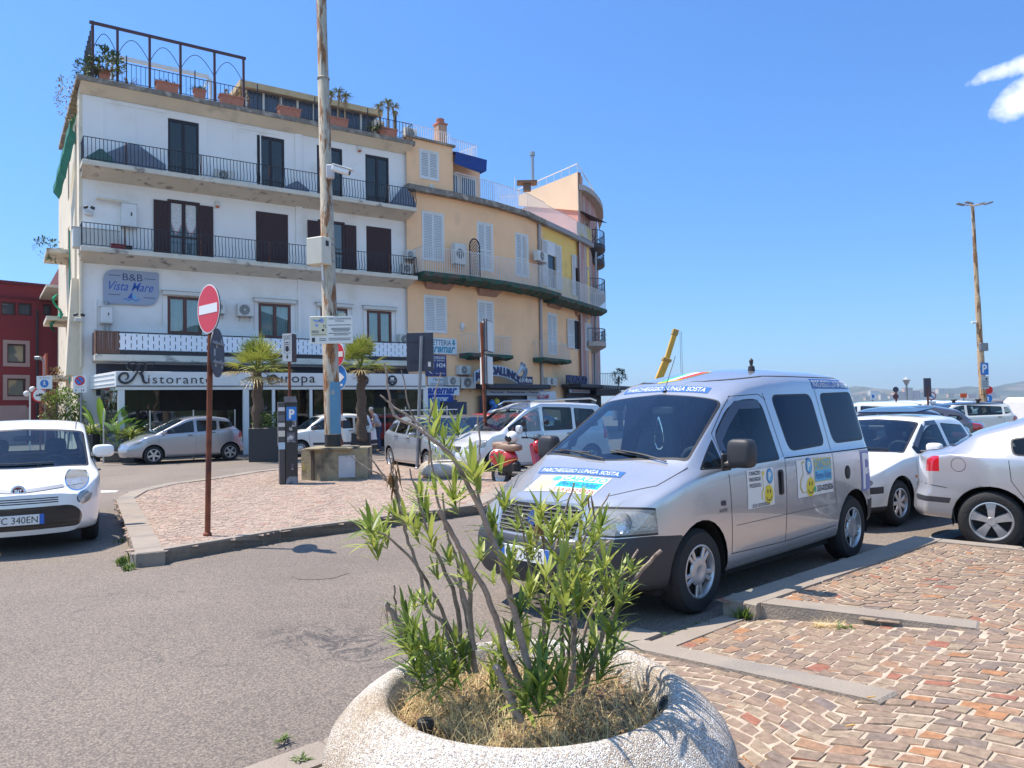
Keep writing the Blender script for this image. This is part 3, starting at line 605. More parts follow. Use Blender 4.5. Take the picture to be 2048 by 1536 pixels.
# ---------------- the white corner house
D1=30.
PB0=W(165,158,D1); PB1=W(817,287,38.0); PB=Pl(PB0,PB1)
LB=PB.len; ZTOP=PB.hit(480,222)[1]
bb=thing('guesthouse','white four-storey corner guesthouse with dark balconies and a planted roof terrace','building',(PB0.x,PB0.y,0),math.atan2(PB.d.y,PB.d.x))
def R4(a,b,c,d,off=0): return PB.rect(a,b,c,d,off)
top=[R4(336,398,241,350),R4(514,569,274,370),R4(634,685,294,392),R4(731,778,312,404)]
sec=[R4(335,399.5,402,513),R4(512,576,426,528),R4(636,689.6,442,541),R4(733,782.5,455,548)]
fst=[R4(335,404,594,668),R4(517,581.5,608,676),R4(641,695,616,684),R4(734,783,622,688)]
zt3=PB.hit(480,PB.hit and 362)[1]
# floor levels from balcony slabs
_,zs3=PB.hit(166,318,1.0); _,zs2=PB.hit(163,491,1.0); _,zr3=PB.hit(170,273,1.0); _,zr2=PB.hit(170,445,1.0)
for w in top: pass
top=[(a,b,zs3,d) for a,b,c,d in top]; sec=[(a,b,zs2,d) for a,b,c,d in sec]
mb=MB(); zc0=ZTOP-.55
wallmesh(mb,0,LB,0,zc0,top+sec+fst,.22,PB.M)
mb.build('wall',M_STUC,bb)
# sun-lit flank with small windows, chamfered corner pier and stepped back part
side_end=Vector((PB0.x-8.6,PB0.y+13,0)); PS=Pl(side_end,PB0)
mb=MB(); sw=[]
for (z0_,z1_) in ((zs3+.5,zs3+2.3),(zs2+.6,zs2+2.5),(zs2-3.0,zs2-1.2)): sw.append((PS.len-3.6,PS.len-2.6,z0_,z1_)); sw.append((PS.len-8.2,PS.len-7.2,z0_,z1_))
wallmesh(mb,0,PS.len-1.0,0,ZTOP-.3,sw,.2,PS.M); mb.build('side_wall',M_STUCS,bb)
mb=MB()
for h in sw: mb.bx(h[0],h[1],.12,.15,h[2],h[3],M=PS.M)
mb.build('shutter',M_BROWN,bb)
mb=MB(); mb.bx(PS.len-1.0,PS.len-.01,-.12,.12,0,ZTOP-.3,M=PS.M); mb.build('corner_pier',M_STUCS,bb)
mb=MB(); mb.add([(PS.len-1.7,-.02,3.2),(PS.len-.2,-.02,3.2),(PS.len-.2,-.02,7.0),(PS.len-.9,-.02,7.0),(PS.len-1.7,-.55,3.2),(PS.len-.2,-.55,3.2),(PS.len-.2,-.35,7.0),(PS.len-.9,-.35,7.0)],[(0,3,2,1),(4,5,6,7),(0,4,7,3),(1,2,6,5),(3,7,6,2),(0,1,5,4)],M=PS.M); mb.build('chimney_breast',M_STUCS,bb)
for zb_,lab in ((zs2+1.2,None),(zs2-1.9,None),(zs2-4.6,None)):
 mb=MB(); mb.bx(PS.len-9.6,PS.len-6.4,-.95,.0,zb_-.18,zb_,M=PS.M); mb.build('balcony_slab',M_SLAB,bb)
mb=MB(); mb.bx(PS.len-9.6,PS.len-6.4,-.98,-.9,zs2-4.6,zs2-3.6,M=PS.M); mb.build('balcony_panel',mat('rust_red_panel',(.30,.07,.04),rough=.7),bb)
mb=MB()
for x in (PS.len-2.2,PS.len-1.35): mb.tube([PS.M@Vector((x,-.08,ZTOP-1)),PS.M@Vector((x,-.08,3.4))],.05,6)
mb.tube([PB.M@Vector((-.05,-.1,zs2-.3)),PB.M@Vector((-.05,-.1,3.5))],.06,8); mb.build('downpipe',M_STUCS,bb)
mb=MB(); mb.tube([PS.M@Vector((PS.len-6,-.06,zs2+2)),PS.M@Vector((PS.len-6,-.06,zs2-5))],.035,6); mb.build('green_pipe',mat('green_pipe',(.05,.30,.22),rough=.6),bb)
# body behind, roof
mb=MB(); q0=PB.M@Vector((0,.25,0)); q1=PB.M@Vector((LB,.25,0)); q2=PB.M@Vector((LB,11,0)); q3=side_end
mb.prism([(q3.x+.3,q3.y),(q0.x+.3,q0.y+.2),(q1.x,q1.y),(q2.x,q2.y)],0,ZTOP-.32); mb.build('core',M_STUCS,bb)
mb=MB(); mb.bx(-.25,LB+.1,-.55,9,ZTOP-.2,ZTOP,M=PB.M); mb.build('roof_slab',M_CORN,bb)
mb=MB(); mb.add([(-.1,-.02,zc0),(LB,-.02,zc0),(LB,-.5,ZTOP-.2),(-.1,-.5,ZTOP-.2),(-.1,.1,zc0),(-.1,.1,ZTOP-.2)],[(0,1,2,3),(0,3,5,4)],M=PB.M)
mb.bx(-.1,LB,-.5,-.02,ZTOP-.203,ZTOP-.2005,M=PB.M); mb.build('cornice',M_STUCS,bb)
# doors, shutters, windows
for (a,b,c,d) in top:
 f=MB(); f.bx(a,b,.05,.12,d-.12,d,M=PB.M); f.bx(a,a+.09,.05,.12,c,d-.12,M=PB.M); f.bx(b-.09,b,.05,.12,c,d-.12,M=PB.M); f.bx((a+b)/2-.06,(a+b)/2+.06,.05,.12,c,d-.12,M=PB.M); f.bx(a,b,.05,.12,c,c+.12,M=PB.M)
 fo=f.build('door',M_DOOR,bb); f=MB(); f.bx(a+.09,b-.09,.085,.1,c+.1,d-.1,M=PB.M); f.build('pane',M_PANED,fo)
def shut_open(x0,x1,c,d):
 f=MB(); f.bx(x0,x1,-.07,-.02,c,d-.1,M=PB.M)
 for z in np.arange(c+.12,d-.22,.085): f.bx(x0+.06,x1-.06,-.078,-.07,z,z+.05,M=PB.M)
 f.build('shutter',M_BROWN,bb)
for i,(a,b,c,d) in enumerate(sec):
 if i in (1,3):
  f=MB(); f.bx(a,b,-.02,.05,c,d,M=PB.M)
  for z in np.arange(c+.1,d-.12,.085):
   f.bx(a+.06,(a+b)/2-.03,-.03,-.02,z,z+.05,M=PB.M); f.bx((a+b)/2+.03,b-.06,-.03,-.02,z,z+.05,M=PB.M)
  f.build('shutter',M_BROWN,bb)
 else:
  f=MB(); f.bx(a,b,-.03,.08,d-.12,d,M=PB.M)
  for x in (a,(a+b)/2-.06,b-.12): f.bx(x,x+.12,-.03,.08,c,d-.12,M=PB.M)
  for z in (c,c+.9): f.bx(a+.12,b-.12,.0,.06,z,z+.07,M=PB.M)
  fo=f.build('french_door',M_BROWN,bb); f=MB(); f.bx(a+.12,b-.12,.04,.05,c,d-.12,M=PB.M); f.build('pane',M_PANE,fo)
  if i==0:
   for x0,x1 in ((a+.15,(a+b)/2-.08),((a+b)/2+.08,b-.15)):
    f=MB(); n=8; w=x1-x0
    vs=[(x0+w*k/n,.034,d-.14) for k in range(n+1)]+[(x0+w*k/n,.034,d-.14-.75-.42*math.sin(math.pi*k/n)) for k in range(n+1)]
    f.add(vs,[(k,k+1,n+2+k,n+1+k) for k in range(n)],0,PB.M)
    vs=[(x0+w*k/n,.033,d-.14-.75-.42*math.sin(math.pi*k/n)) for k in range(n+1)]+[(x0+w*k/n,.033,d-.14-.88-.42*math.sin(math.pi*k/n)) for k in range(n+1)]
    f.add(vs,[(k,k+1,n+2+k,n+1+k) for k in range(n)],1,PB.M); f.build('curtain',[M_LACE,M_PINKL],fo)
a,b,c,d=sec[0]; l=R4(307,335,410,511); shut_open(l[0],a-.01,c,d); l=R4(400,426,410,513); shut_open(b+.01,l[1],c,d)
a,b,c,d=sec[2]; l=R4(615,636,444,541); shut_open(l[0],a-.01,c,d); l=R4(690,712,450,543); shut_open(b+.01,l[1],c,d)
for i,(a,b,c,d) in enumerate(fst):
 f=MB(); w=.11
 for q in ((a,b,d-w,d),(a,b,c,c+w),(a,a+w,c+w,d-w),(b-w,b,c+w,d-w),((a+b)/2-.07,(a+b)/2+.07,c+w,d-w)): f.bx(q[0],q[1],-.01,.07,q[2],q[3],M=PB.M)
 fo=f.build('window',M_MAHOG,bb); f=MB(); f.bx(a+w,b-w,.03,.035,c+w,d-w,M=PB.M); f.build('pane',glass('window_glass',(.75,.85,.9),1.3),fo)
 f=MB(); n=40; vs=[]
 for k in range(n+1):
  x=a+w+(b-a-2*w)*k/n; y=.12+.02*math.sin(k*1.9); vs+=[(x,y,c),(x,y,d)]
 f.add(vs,[(2*k,2*k+2,2*k+3,2*k+1) for k in range(n)],0,PB.M); f.build('curtain',M_CURT,fo)
 f=MB(); f.bx(a-.22,b+.22,-.2,-.01,d+.03,d+.2,M=PB.M,ch=.02)
 f.build('awning_cassette',M_OFFW,bb)
 f=MB(); f.bx(a-.27,b+.27,-.22,-.0,d+.203,d+.225,M=PB.M)
 for x in (a-.2,b+.2): f.bx(x-.012,x+.012,-.06,-.04,c+.3,d+.03,M=PB.M)
 f.build('awning_arm',M_OFFW if i else M_OFFW,bb)
# interior dark slabs behind panes
# balconies
def balcony(s0,s1,zs,zr,off,th,name,corner=True):
 f=MB(); f.bx(s0,s1,-off-.06,0,zs-th,zs,M=PB.M,ch=.02); f.add([(s0+.05,-off+.15,zs-th),(s1-.05,-off+.15,zs-th),(s1-.05,0,zs-th-.28),(s0+.05,0,zs-th-.28),(s0+.05,0,zs-th),(s1-.05,0,zs-th)],[(0,3,2,1),(0,4,3),(1,2,5)],M=PB.M)
 bo=f.build(name,M_SLAB,bb)
 railing(PB,s0+.05,s1-.05,zs+.06,zr,off,M_IRON,bo,belly=.09,pitch=.135,name='railing',th=.022)
 k=5
 for i in range(k): f=MB(); x=s0+.1+(s1-s0-.2)*(i+.5)/k; f.bx(x-.02,x+.02,-off-.05,-off-.01,zs-.05,zr,M=PB.M); f.build('post',M_RUST,bo)
 return bo
sL3=PB.hit(164,320,1.0)[0]; sR=PB.hit(833,420,1.0)[0]
balcony(sL3,sR,zs3,zr3,1.0,.2,'balcony'); balcony(PB.hit(161,490,1.0)[0],sR,zs2,zr2,1.0,.2,'balcony')
# rusted railing end pieces
# first floor terrace with white slatted panels
OF=1.25; sT0=PB.hit(238,683,OF)[0]; sT1=PB.hit(836,700,OF)[0]; sTw=PB.hit(193,680,OF)[0]; zT1=PB.hit(239,667,OF)[1]; zT0=PB.hit(239,699,OF)[1]; zSl=PB.hit(205,708,OF)[1]; zSb=PB.hit(205,721,OF)[1]
f=MB(); f.bx(sTw-.05,sT1,-OF-.05,0,zSb,zSl,M=PB.M,ch=.02); bo=f.build('balcony',M_SLAB,bb)
f=MB(); f.bx(sTw,sT1,-OF-.03,-OF+.03,zT1+.03,zT1+.07,M=PB.M); f.bx(sTw,sT1,-OF-.02,-OF+.06,zSl,zT0-.02,M=PB.M)
for x in np.arange(sTw,sT1,.3): f.bx(x,x+.02,-OF,-OF+.03,zSl,zT1+.03,M=PB.M)
f.build('railing',M_IRON,bo)
f=MB(); f.bx(sT0,sT1,-OF-.034,-OF-.031,zT0+.02,zT1-.02,M=PB.M); f.build('slot_dark_sheet',mat('backing_dark',(.03,.04,.08),rough=.8),bo)  # dark sheet added behind the panels so the slots look dark
f=MB()  # white panels pierced by staggered slots
pw=.2; x=sT0; k=0
while x<sT1-.05:
 x1=min(sT1,x+pw); h=zT1-zT0; sl=.034
 cuts=[(.0,.16),(.33,.62),(.82,1.)] if k%2 else [(.10,.40),(.58,.88)]
 zc=[0]
 f.bx(x+sl,x1-sl*0,-OF-.075,-OF-.04,zT0,zT1,M=PB.M)
 prev=0
 for c0,c1 in cuts+[(1.,1.)]:
  if c0-prev>.01: f.bx(x,x+sl,-OF-.075,-OF-.04,zT0+h*prev,zT0+h*c0,M=PB.M)
  prev=c1
 x=x1; k+=1
f.build('privacy_panel',mat('panel_white',(.78,.80,.84),rough=.5),bo)
f=MB()
for x in np.arange(sTw,sT0-.05,.1): f.bx(x+.006,x+.095,-OF-.06,-OF-.03,zSl+.02,zT1+.08,M=PB.M)
for y in np.arange(0,OF-.1,.1): f.bx(sTw-.03,sTw,-OF+y+.006,-OF+y+.095,zSl+.02,zT1+.08,M=PB.M)
f.build('wood_screen',mat('brown_wood_screen',(.15,.075,.05),rough=.7,var=.2,scale=4),bo)
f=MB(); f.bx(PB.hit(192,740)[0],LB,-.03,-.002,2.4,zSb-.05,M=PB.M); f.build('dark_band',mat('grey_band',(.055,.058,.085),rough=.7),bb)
for s,z0_,z1_,w in ((PB.hit(598,470)[0],zs2+.1,zc0,.32),(PB.hit(588,620)[0]+.25,zSl,zs2-.25,.16),(PB.hit(190,620)[0],PB.hit(190,660)[1],PB.hit(190,598)[1],.12)): f=MB(); f.bx(s-w/2,s+w/2,-.07,-.002,z0_,z1_,M=PB.M,ch=.01); f.build('pipe_duct',M_STUC,bb)
# plaster panels in relief on the top floor
for (a,b,c,d) in ((205,333,213,300),(415,512,246,262),(476,562,262,330)):
 s0,s1,z0_,z1_=R4(a,b,c,d); f=MB()
 for q in ((s0,s1,z1_-.05,z1_),(s0,s0+.05,zs3,z1_-.05),((s0+s1)/2,(s0+s1)/2+.05,zs3,z1_-.05)): f.bx(q[0],q[1],-.025,-.001,q[2],q[3],M=PB.M)
 f.build('wall_moulding',M_STUC,bb)
# sign board
s0,s1,z0_,z1_=R4(206,317,542,610)
sg=thing('guesthouse_sign','blue-grey rounded guesthouse signboard lettered B&B Vista Mare with a sailing boat','sign',PB.M@Vector(((s0+s1)/2,-.05,z0_)),0)
M_SGB=mat('sign_bluegrey',(.30,.35,.47),rough=.45); M_SGD=mat('sign_darkblue',(.03,.05,.14),rough=.5); M_SGB2=mat('sign_blue',(.02,.09,.42),rough=.5); M_CYAN=mat('sign_cyan',(.12,.42,.72),rough=.5)
w=s1-s0; h=z1_-z0_
f=MB(); plate(f,rpoly([(s0,z0_),(s1,z0_),(s1,z1_),(s0,z1_)],[.08,h*.4,.08,h*.35],8),-.1,-.03,M=PB.M); f.build('board',M_SGB,sg)
f=MB(); addtext(f,'B&B',s0+w*.34,s0+w*.70,z0_+h*.70,z0_+h*.90,-.103,0,PB.M)
for x0,x1,zz in ((.09,.30,.82),(.73,.94,.78),(.09,.30,.26),(.72,.93,.22)): f.bx(s0+w*x0,s0+w*x1,-.104,-.1,z0_+h*zz,z0_+h*zz+.025,M=PB.M)
f.build('lettering',M_SGD,sg)
f=MB(); addtext(f,'Vista Mare',s0+w*.10,s0+w*.90,z0_+h*.40,z0_+h*.66,-.103,0,PB.M,bold=.004,shear=.4); f.build('lettering',M_SGB2,sg)
f=MB(); cx=s0+w*.5; cz=z0_+h*.12
f.add([(cx+.02,-.104,cz+.08),(cx+.02,-.104,cz+.36),(cx-.16,-.104,cz+.08)],[(0,1,2)],0,PB.M); f.add([(cx+.05,-.104,cz+.08),(cx+.2,-.104,cz+.08),(cx+.05,-.104,cz+.32)],[(0,1,2)],1,PB.M)
for j in range(2):
 vs=[];n=16
 for k in range(n+1): x=cx-.3+.6*k/n; z=cz+.02-.05*j+.03*math.sin(k*.9+j); vs+=[(x,-.104-.001*j,z),(x,-.104-.001*j,z+.03)]
 f.add(vs,[(2*k,2*k+2,2*k+3,2*k+1) for k in range(n)],j,PB.M)
f.build('boat_emblem',[M_SGB2,M_CYAN],sg)
# wall equipment
ac_unit(PB,476,508,607,632,.05,'air conditioner on the white wall between the first two brown windows')
ac_unit(PB,430,451,600,627,.05,'air conditioner half hidden behind the red no-entry disc')
ac_unit(PB,800,825,668,690,.05,'air conditioner low on the white wall beside the dark back of a road sign')
def cabinet(pl,px0,px1,py0,py1,depth,name,label,cat,mt=None,off=.0):
 s0,s1,z0,z1=pl.rect(px0,px1,py0,py1,off+depth); o=thing(name,label,cat,pl.M@Vector(((s0+s1)/2,-off,z0)))
 f=MB(); f.bx(s0,s1,-off-depth,-off,z0,z1,M=pl.M,ch=.02); f.build('casing',mt or M_WHITE,o)
 f=MB(); f.bx(s0+(s1-s0)*.58,s0+(s1-s0)*.68,-off-depth-.006,-off-depth,z0+(z1-z0)*.45,z0+(z1-z0)*.62,M=pl.M); f.build('latch',M_BLACKP,o)
 f=MB(); f.bx(s0-.03,s1+.03,-off-depth-.01,-off,z1+.001,z1+.035,M=pl.M); f.bx(s0-.02,s1+.02,-off-depth,-off,z0-.03,z0-.001,M=pl.M); f.build('lid',M_OFFW,o); return o,(s0,s1,z0,z1)
o,q=cabinet(PB,244,274,407,452,.35,'boiler_cabinet','tall white boiler cabinet on the second-floor balcony wall with a long flue','cabinet')
f=MB(); f.tube([PB.M@Vector((q[0]-.9,-.2,q[3]+.08)),PB.M@Vector((q[0]+.25,-.2,q[3]+.08))],.055,10); f.build('flue',M_STUCS,o)
o,q=cabinet(PB,202,226,613,645,.3,'wall_boiler','small white boiler under the blue-grey guesthouse sign','boiler')
f=MB(); f.tube([PB.M@Vector(((q[0]+q[1])/2-.08,-.15,q[2]-.03)),PB.M@Vector(((q[0]+q[1])/2-.05,-.15,q[2]-.4))],.04,6); f.tube([PB.M@Vector(((q[0]+q[1])/2+.1,-.15,q[2]-.03)),PB.M@Vector(((q[0]+q[1])/2+.1,-.15,q[2]-.4))],.03,6); f.build('pipe',M_GREYM,o)
f=MB(); f.tube([PB.M@Vector(((q[0]+q[1])/2,-.15,q[3]+.03)),PB.M@Vector(((q[0]+q[1])/2,-.15,q[3]+.22))],.07,8); f.build('flue',M_GREYM,o)
def flood(pl,px,py,off,label):
 s,z=pl.hit(px,py,off); o=thing('floodlight',label,'floodlight',pl.M@Vector((s,-off,z)),0,'small floodlights on the white wall')
 f=MB();
 for k in (-.12,.12): f.box((s+k,-off-.08,z+.08),(.16,.12,.1),M=pl.M,ch=.02,ry=k*3)
 f.build('lamp_head',M_BLACKP,o); f=MB(); f.box((s,-off/2,z-.1),(.28,off,.16),M=pl.M,ch=.02); f.build('box',M_OFFW,o)
flood(PB,178,420,.2,'twin floodlight above the second-floor balcony at the left corner of the white house'); flood(PB,157+1,714-80,.2,'twin floodlight on the white wall left of the small boiler')
for px,py,lb in ((718,298,'orange and white alarm siren between top-floor doors'),(434,409,'alarm siren right of the open brown shutters')):
 s,z=PB.hit(px,py); o=thing('alarm_siren',lb,'alarm siren',PB.M@Vector((s,0,z))); f=MB(); f.bx(s-.11,s+.11,-.1,0,z-.14,z+.14,M=PB.M,ch=.03); f.build('casing',M_OFFW,o); f=MB(); f.bx(s-.07,s+.07,-.11,-.02,z-.15,z-.06,M=PB.M,ch=.01); f.build('lens',mat('siren_orange',(.5,.10,.03),rough=.4),o)
# things on the balconies
def onbal(px,py,off,sz,mt,name,label,cat,z,ch=.03,rz=0):
 s=PB.hit(px,py,off)[0]; o=thing(name,label,cat,PB.M@Vector((s,-off,z))); f=MB(); f.box((s,-off,z+sz[2]/2),sz,M=PB.M,ch=ch); f.build('body',mt,o)
 f=MB(); f.box((s,-off,z+sz[2]+.012),(sz[0]*1.04,sz[1]*1.04,.022),M=PB.M,ch=.008); f.build('rim',mt,o); return o
M_TARP=mat('grey_cover',(.16,.19,.25),rough=.7,var=.15,scale=3); M_TARPG=mat('green_cover',(.06,.15,.14),rough=.7,var=.2,scale=3)
def cover(pl,px0,px1,py0,py1,off,z,mt,label,d=.5):
 s0=pl.hit(px0,py1,off)[0]; s1=pl.hit(px1,py1,off)[0]; zt=pl.hit((px0+px1)/2,py0,off)[1]; n=10; f=MB(); vs=[]
 for k in range(n+1):
  t=k/n; x=s0+(s1-s0)*t; zz=z+.12+(zt-z-.12)*max(0,1-abs(t-.55)*1.7)
  vs+=[(x,-off-d/2,z+.02),(x,-off-d*.32,zz),(x,-off+d*.32,zz+.03),(x,-off+d/2,z+.02)]
 f.add(vs,[(4*k+j,4*k+4+j,4*k+5+j,4*k+1+j) for k in range(n) for j in range(3)]+[(0,1,2,3),(4*n,4*n+3,4*n+2,4*n+1)],0,pl.M)
 f.build('furniture_cover',mt,label=label,cat='cover',sharp=60)
cover(PB,185,330,284,325,.55,zs3,M_TARP,'grey-blue sheet over balcony furniture at the left end of the top floor')
cover(PB,172,225,297,322,.75,zs3,M_TARPG,'green cover at the far left corner of the top balcony',.4)
cover(PB,565,615,362,372,.55,zs3,M_TARP,'low grey cover right of the second top-floor door'); cover(PB,783,828,372,408,.6,zs3,M_TARP,'dark grey cover at the right end of the top balcony')
ac_unit(PB,430,470,340,361,.3,'air conditioner standing on the top balcony between the first two doors')
onbal(236,488,.6,(.5,.35,.22),mat('red_crate',(.35,.03,.04),rough=.6),'crate','small red crate on the second-floor balcony below the tall cabinet','crate',zs2); onbal(252,488,.6,(.42,.3,.2),M_BLACKP,'crate','small black crate right of the red crate on the balcony','crate',zs2)
onbal(192,470,.4,(1.6,.45,.78),M_OFFW,'storage_chest','pale storage chest at the left end of the second-floor balcony','chest',zs2)
ac_unit(PB,806,826,527,547,.45,'black air conditioner behind the rusty end of the second-floor railing'); ac_unit(PB,814,831,500,517,.1,'air conditioner on the wall end above the second-floor balcony beside the beige house')
# ---------------- roof terrace
OP=.42
f=thing('pergola','dark iron pergola frame with thin arches along the roof edge','pergola',PB.M@Vector((2,-OP,ZTOP)))
zP=PB.hit(186,48,OP)[1]; xs=[PB.hit(px,150,OP)[0] for px in (185.6,235,299.4,361,429,487)]
for x in xs: b=MB(); b.bx(x-.045,x+.045,-OP-.045,-OP+.045,ZTOP-.15,zP,M=PB.M); b.build('post',mat('purple_brown_iron',(.07,.028,.035),rough=.6),f)
b=MB(); b.bx(xs[0]-.12,xs[-1]+.1,-OP-.05,-OP+.05,zP,zP+.1,M=PB.M); b.build('beam',MATS['purple_brown_iron'],f)
for i in range(5):
 b=MB(); x0,x1=xs[i],xs[i+1]; b.tube([PB.M@Vector((x0+(x1-x0)*k/12,-OP,zP-1.05+.75*math.sin(math.pi*(k/12)**.9))) for k in range(13)],.014,5); b.build('arch',M_IRON,f)
b=MB()
for k in range(7):
 y=-OP+.5*k; b.bx(xs[0]-.02,xs[0]+.02,y,y+.04,ZTOP,ZTOP+2.3-.0*k,M=PB.M)
for k in range(9): b.tube([PB.M@Vector((xs[0],-OP+.35*k,ZTOP+.4)),PB.M@Vector((xs[0],-OP+.35*k+.9,ZTOP+2.2))],.015,4); b.tube([PB.M@Vector((xs[0],-OP+.35*k+.9,ZTOP+.4)),PB.M@Vector((xs[0],-OP+.35*k,ZTOP+2.2))],.015,4)
b.build('trellis',M_IRON,f)
f=thing('roof_railing','thin dark iron railing along the roof edge of the white house','railing',PB.M@Vector((6,-OP,ZTOP)))
railing(PB,xs[0],LB+.0,ZTOP+.08,PB.hit(236,124,OP)[1],OP,M_IRON,f,pitch=.17,name='bars',th=.02,ends=(False,True),back=-1)
b=MB();
for x in np.arange(xs[0]+1.2,LB,2.6): b.bx(x-.02,x+.02,-OP+.02,-OP+.06,ZTOP,ZTOP+1.2,M=PB.M)
b.build('post',M_IRON,f)
f=thing('white_frame','white timber frame behind the roof railing','frame',PB.M@Vector((3,2,ZTOP)))
zW=PB.hit(221,114,-2.2)[1]; sa=PB.hit(221,114,-2.2)[0]; sb=PB.hit(418,155,-2.2)[0]
b=MB(); b.bx(sa,sb,2.15,2.3,zW,zW+.14,M=PB.M); b.build('beam',M_WHITE,f)
for x in (sa,sb): b=MB(); b.bx(x,x+.12,2.15,2.27,ZTOP,zW,M=PB.M); b.build('post',M_WHITE,f)
b=MB(); b.bx(sa,sb,2.17,2.25,ZTOP+.45,ZTOP+.55,M=PB.M); b.tube([PB.M@Vector((sb,2.2,zW)),PB.M@Vector((sb-.7,2.2,ZTOP+.6))],.05,4); b.build('rail',M_WHITE,f)
# glazed roof room
f=thing('roof_room','glazed roof room with yellowish roof edge behind the planters','roof room',PB.M@Vector((10,2,ZTOP)))
OR=-1.6; sa=PB.hit(489,195,OR)[0]; sb=PB.hit(752,245,OR)[0]; zRt=PB.hit(620,196,OR)[1]
b=MB(); b.bx(sa-.3,sb+.2,1.2,5,zRt-.28,zRt,M=PB.M); b.build('roof',mat('yellowish_fascia',(.50,.38,.22),rough=.8,var=.15,scale=2),f)
b=MB(); b.bx(sa,sb,1.6,1.66,ZTOP,zRt-.28,M=PB.M); b.build('glazing',mat('blue_glazing',(.05,.075,.13),rough=.15),f)
for k,x in enumerate(np.linspace(sa,sb-.1,9)): b=MB(); b.bx(x,x+.1,1.52,1.6,ZTOP,zRt-.28,M=PB.M); b.build('mullion',M_OFFW,f)
b=MB();
for x in np.arange(sa+.2,sb,.22): b.bx(x,x+.012,1.56,1.595,ZTOP,zRt-.3,M=PB.M)
b.build('curtain_fold',mat('blue_grey_curtain',(.16,.2,.28),rough=.8),f)
# planters on the roof edge
def trough(px0,px1,pyb,pyt,off,label,plant,group='terracotta planters on the roof terrace',cat='planter'):
 s0=PB.hit(px0,pyb,off)[0]; s1=PB.hit(px1,pyb,off)[0]; h=max(.34,(PB.hit((px0+px1)/2,pyt,off)[1]-ZTOP)*.6); o=thing('roof_planter',label,cat,PB.M@Vector(((s0+s1)/2,-off,ZTOP)),0,group)
 w=s1-s0; d=.38; b=MB(); M=PB.M@TR((s0+s1)/2,-off,ZTOP)
 b.add([(-w*.46,-d*.4,0),(w*.46,-d*.4,0),(w*.46,d*.4,0),(-w*.46,d*.4,0),(-w/2,-d/2,h),(w/2,-d/2,h),(w/2,d/2,h),(-w/2,d/2,h)],[(0,3,2,1),(4,5,6,7),(0,1,5,4),(1,2,6,5),(2,3,7,6),(3,0,4,7)],0,M); b.build('trough',M_TERRA,o)
 b=MB(); b.box((0,0,h+.03),(w+.06,d+.06,.07),M=M,ch=.015); b.build('rim',M_TERRA,o)
 b=MB(); c=PB.M@Vector(((s0+s1)/2,-off,ZTOP+h)); e=PB.d
 if plant=='grass':
  for k in range(5): tuft(b,c+e*w*(k-2)/6,.1,.42,22,.03,0)
  b.build('grass',M_PLANTG,o)
 elif plant=='dry':
  for k in range(6): tuft(b,c+e*w*(k-2.5)/6,.1,.35,16,.02,0)
  b.build('dry_growth',M_DRYP,o)
 elif plant=='yucca':
  for k,(dx,hh) in enumerate(((-.35,1.1),(.05,1.35),(.4,1.2))):
   q=c+e*dx; b2=MB(); b2.tube([q,q+Vector((ru(-.05,.05),0,hh*.5)),q+Vector((ru(-.1,.1),0,hh))],.05,6); b2.build('stem',mat('yucca_stem',(.28,.2,.11),rough=.9,var=.3,scale=8),o)
   tuft(b,q+Vector((0,0,hh)),.05,.5,46,.045,0,1.1,.5); tuft(b,q+Vector((0,0,hh*.8)),.05,.45,20,.035,1,.6,1.2)
  b.build('crown',[M_YG,M_DRYP],o)
 elif plant=='bush':
  bush(b,c+Vector((0,0,.45)),.7,.4,.6,420,.16); bush(b,c+Vector((0,0,.2)),.9,.4,.35,200,.18,1); b.build('foliage',[M_PLANTG,M_YG],o)
 return o
trough(197,219,160,140,.35,'terracotta pot with dark leafy shrub at the left corner of the roof','bush'); trough(311,356,186,166,.36,'long terracotta trough with green tufts under the second pergola arch','grass')
trough(388,410,200,186,.36,'short terracotta trough with spiky green plant under the fourth arch','grass'); trough(439,486,212,194,.36,'terracotta trough with dry yellow growth at the last pergola post','dry')
trough(556,599,233,217,.36,'terracotta trough with bare twigs in front of the glazed roof room','dry'); trough(656,694,254,238,.36,'terracotta trough with two tall yuccas just right of the rusty mast','yucca')
trough(757,792,273,258,.36,'terracotta trough with big yucca at the right end of the roof','yucca')
b=MB(); c=PB.M@Vector((PB.hit(752,262,.35)[0],-.35,ZTOP+.2)); tuft(b,c,.1,.95,70,.05,0,1.2,.5); tuft(b,c,.1,.8,40,.05,1,.6,.9); b.build('potted_yucca',[M_PLANTG,M_DRYP],label='large drooping yucca left of the last roof trough',cat='plant')
c=PB.M@Vector((PB.hit(258,165,.2)[0],-.2,ZTOP)); b=MB(); tuft(b,c,.1,.75,40,.025,0,1.2); b.build('dry_shrub',M_DRYP,label='small dry yellow shrub behind the railing left of the first trough',cat='plant')
b=MB(); c=PB.M@Vector((PB.hit(468,190,-.8)[0],.8,ZTOP)); bush(b,c+Vector((0,0,.6)),.8,.5,.6,420,.14); b.build('dry_bush',M_DRYP,label='round straw-coloured bush behind the last pergola post',cat='plant')
b=MB(); c=PB.M@Vector((PB.hit(166,150,.3)[0],-.3,ZTOP)); bush(b,c+Vector((0,.4,.3)),.45,.7,.5,330,.14); bush(b,PS.M@Vector((PS.len-.6,-.5,ZTOP-.6)),.35,.6,.9,220,.12,1); b.build('corner_creeper',[M_PLANTG,M_DRYP],label='green and dry creeper hanging over the roof corner beside the pergola',cat='plant')
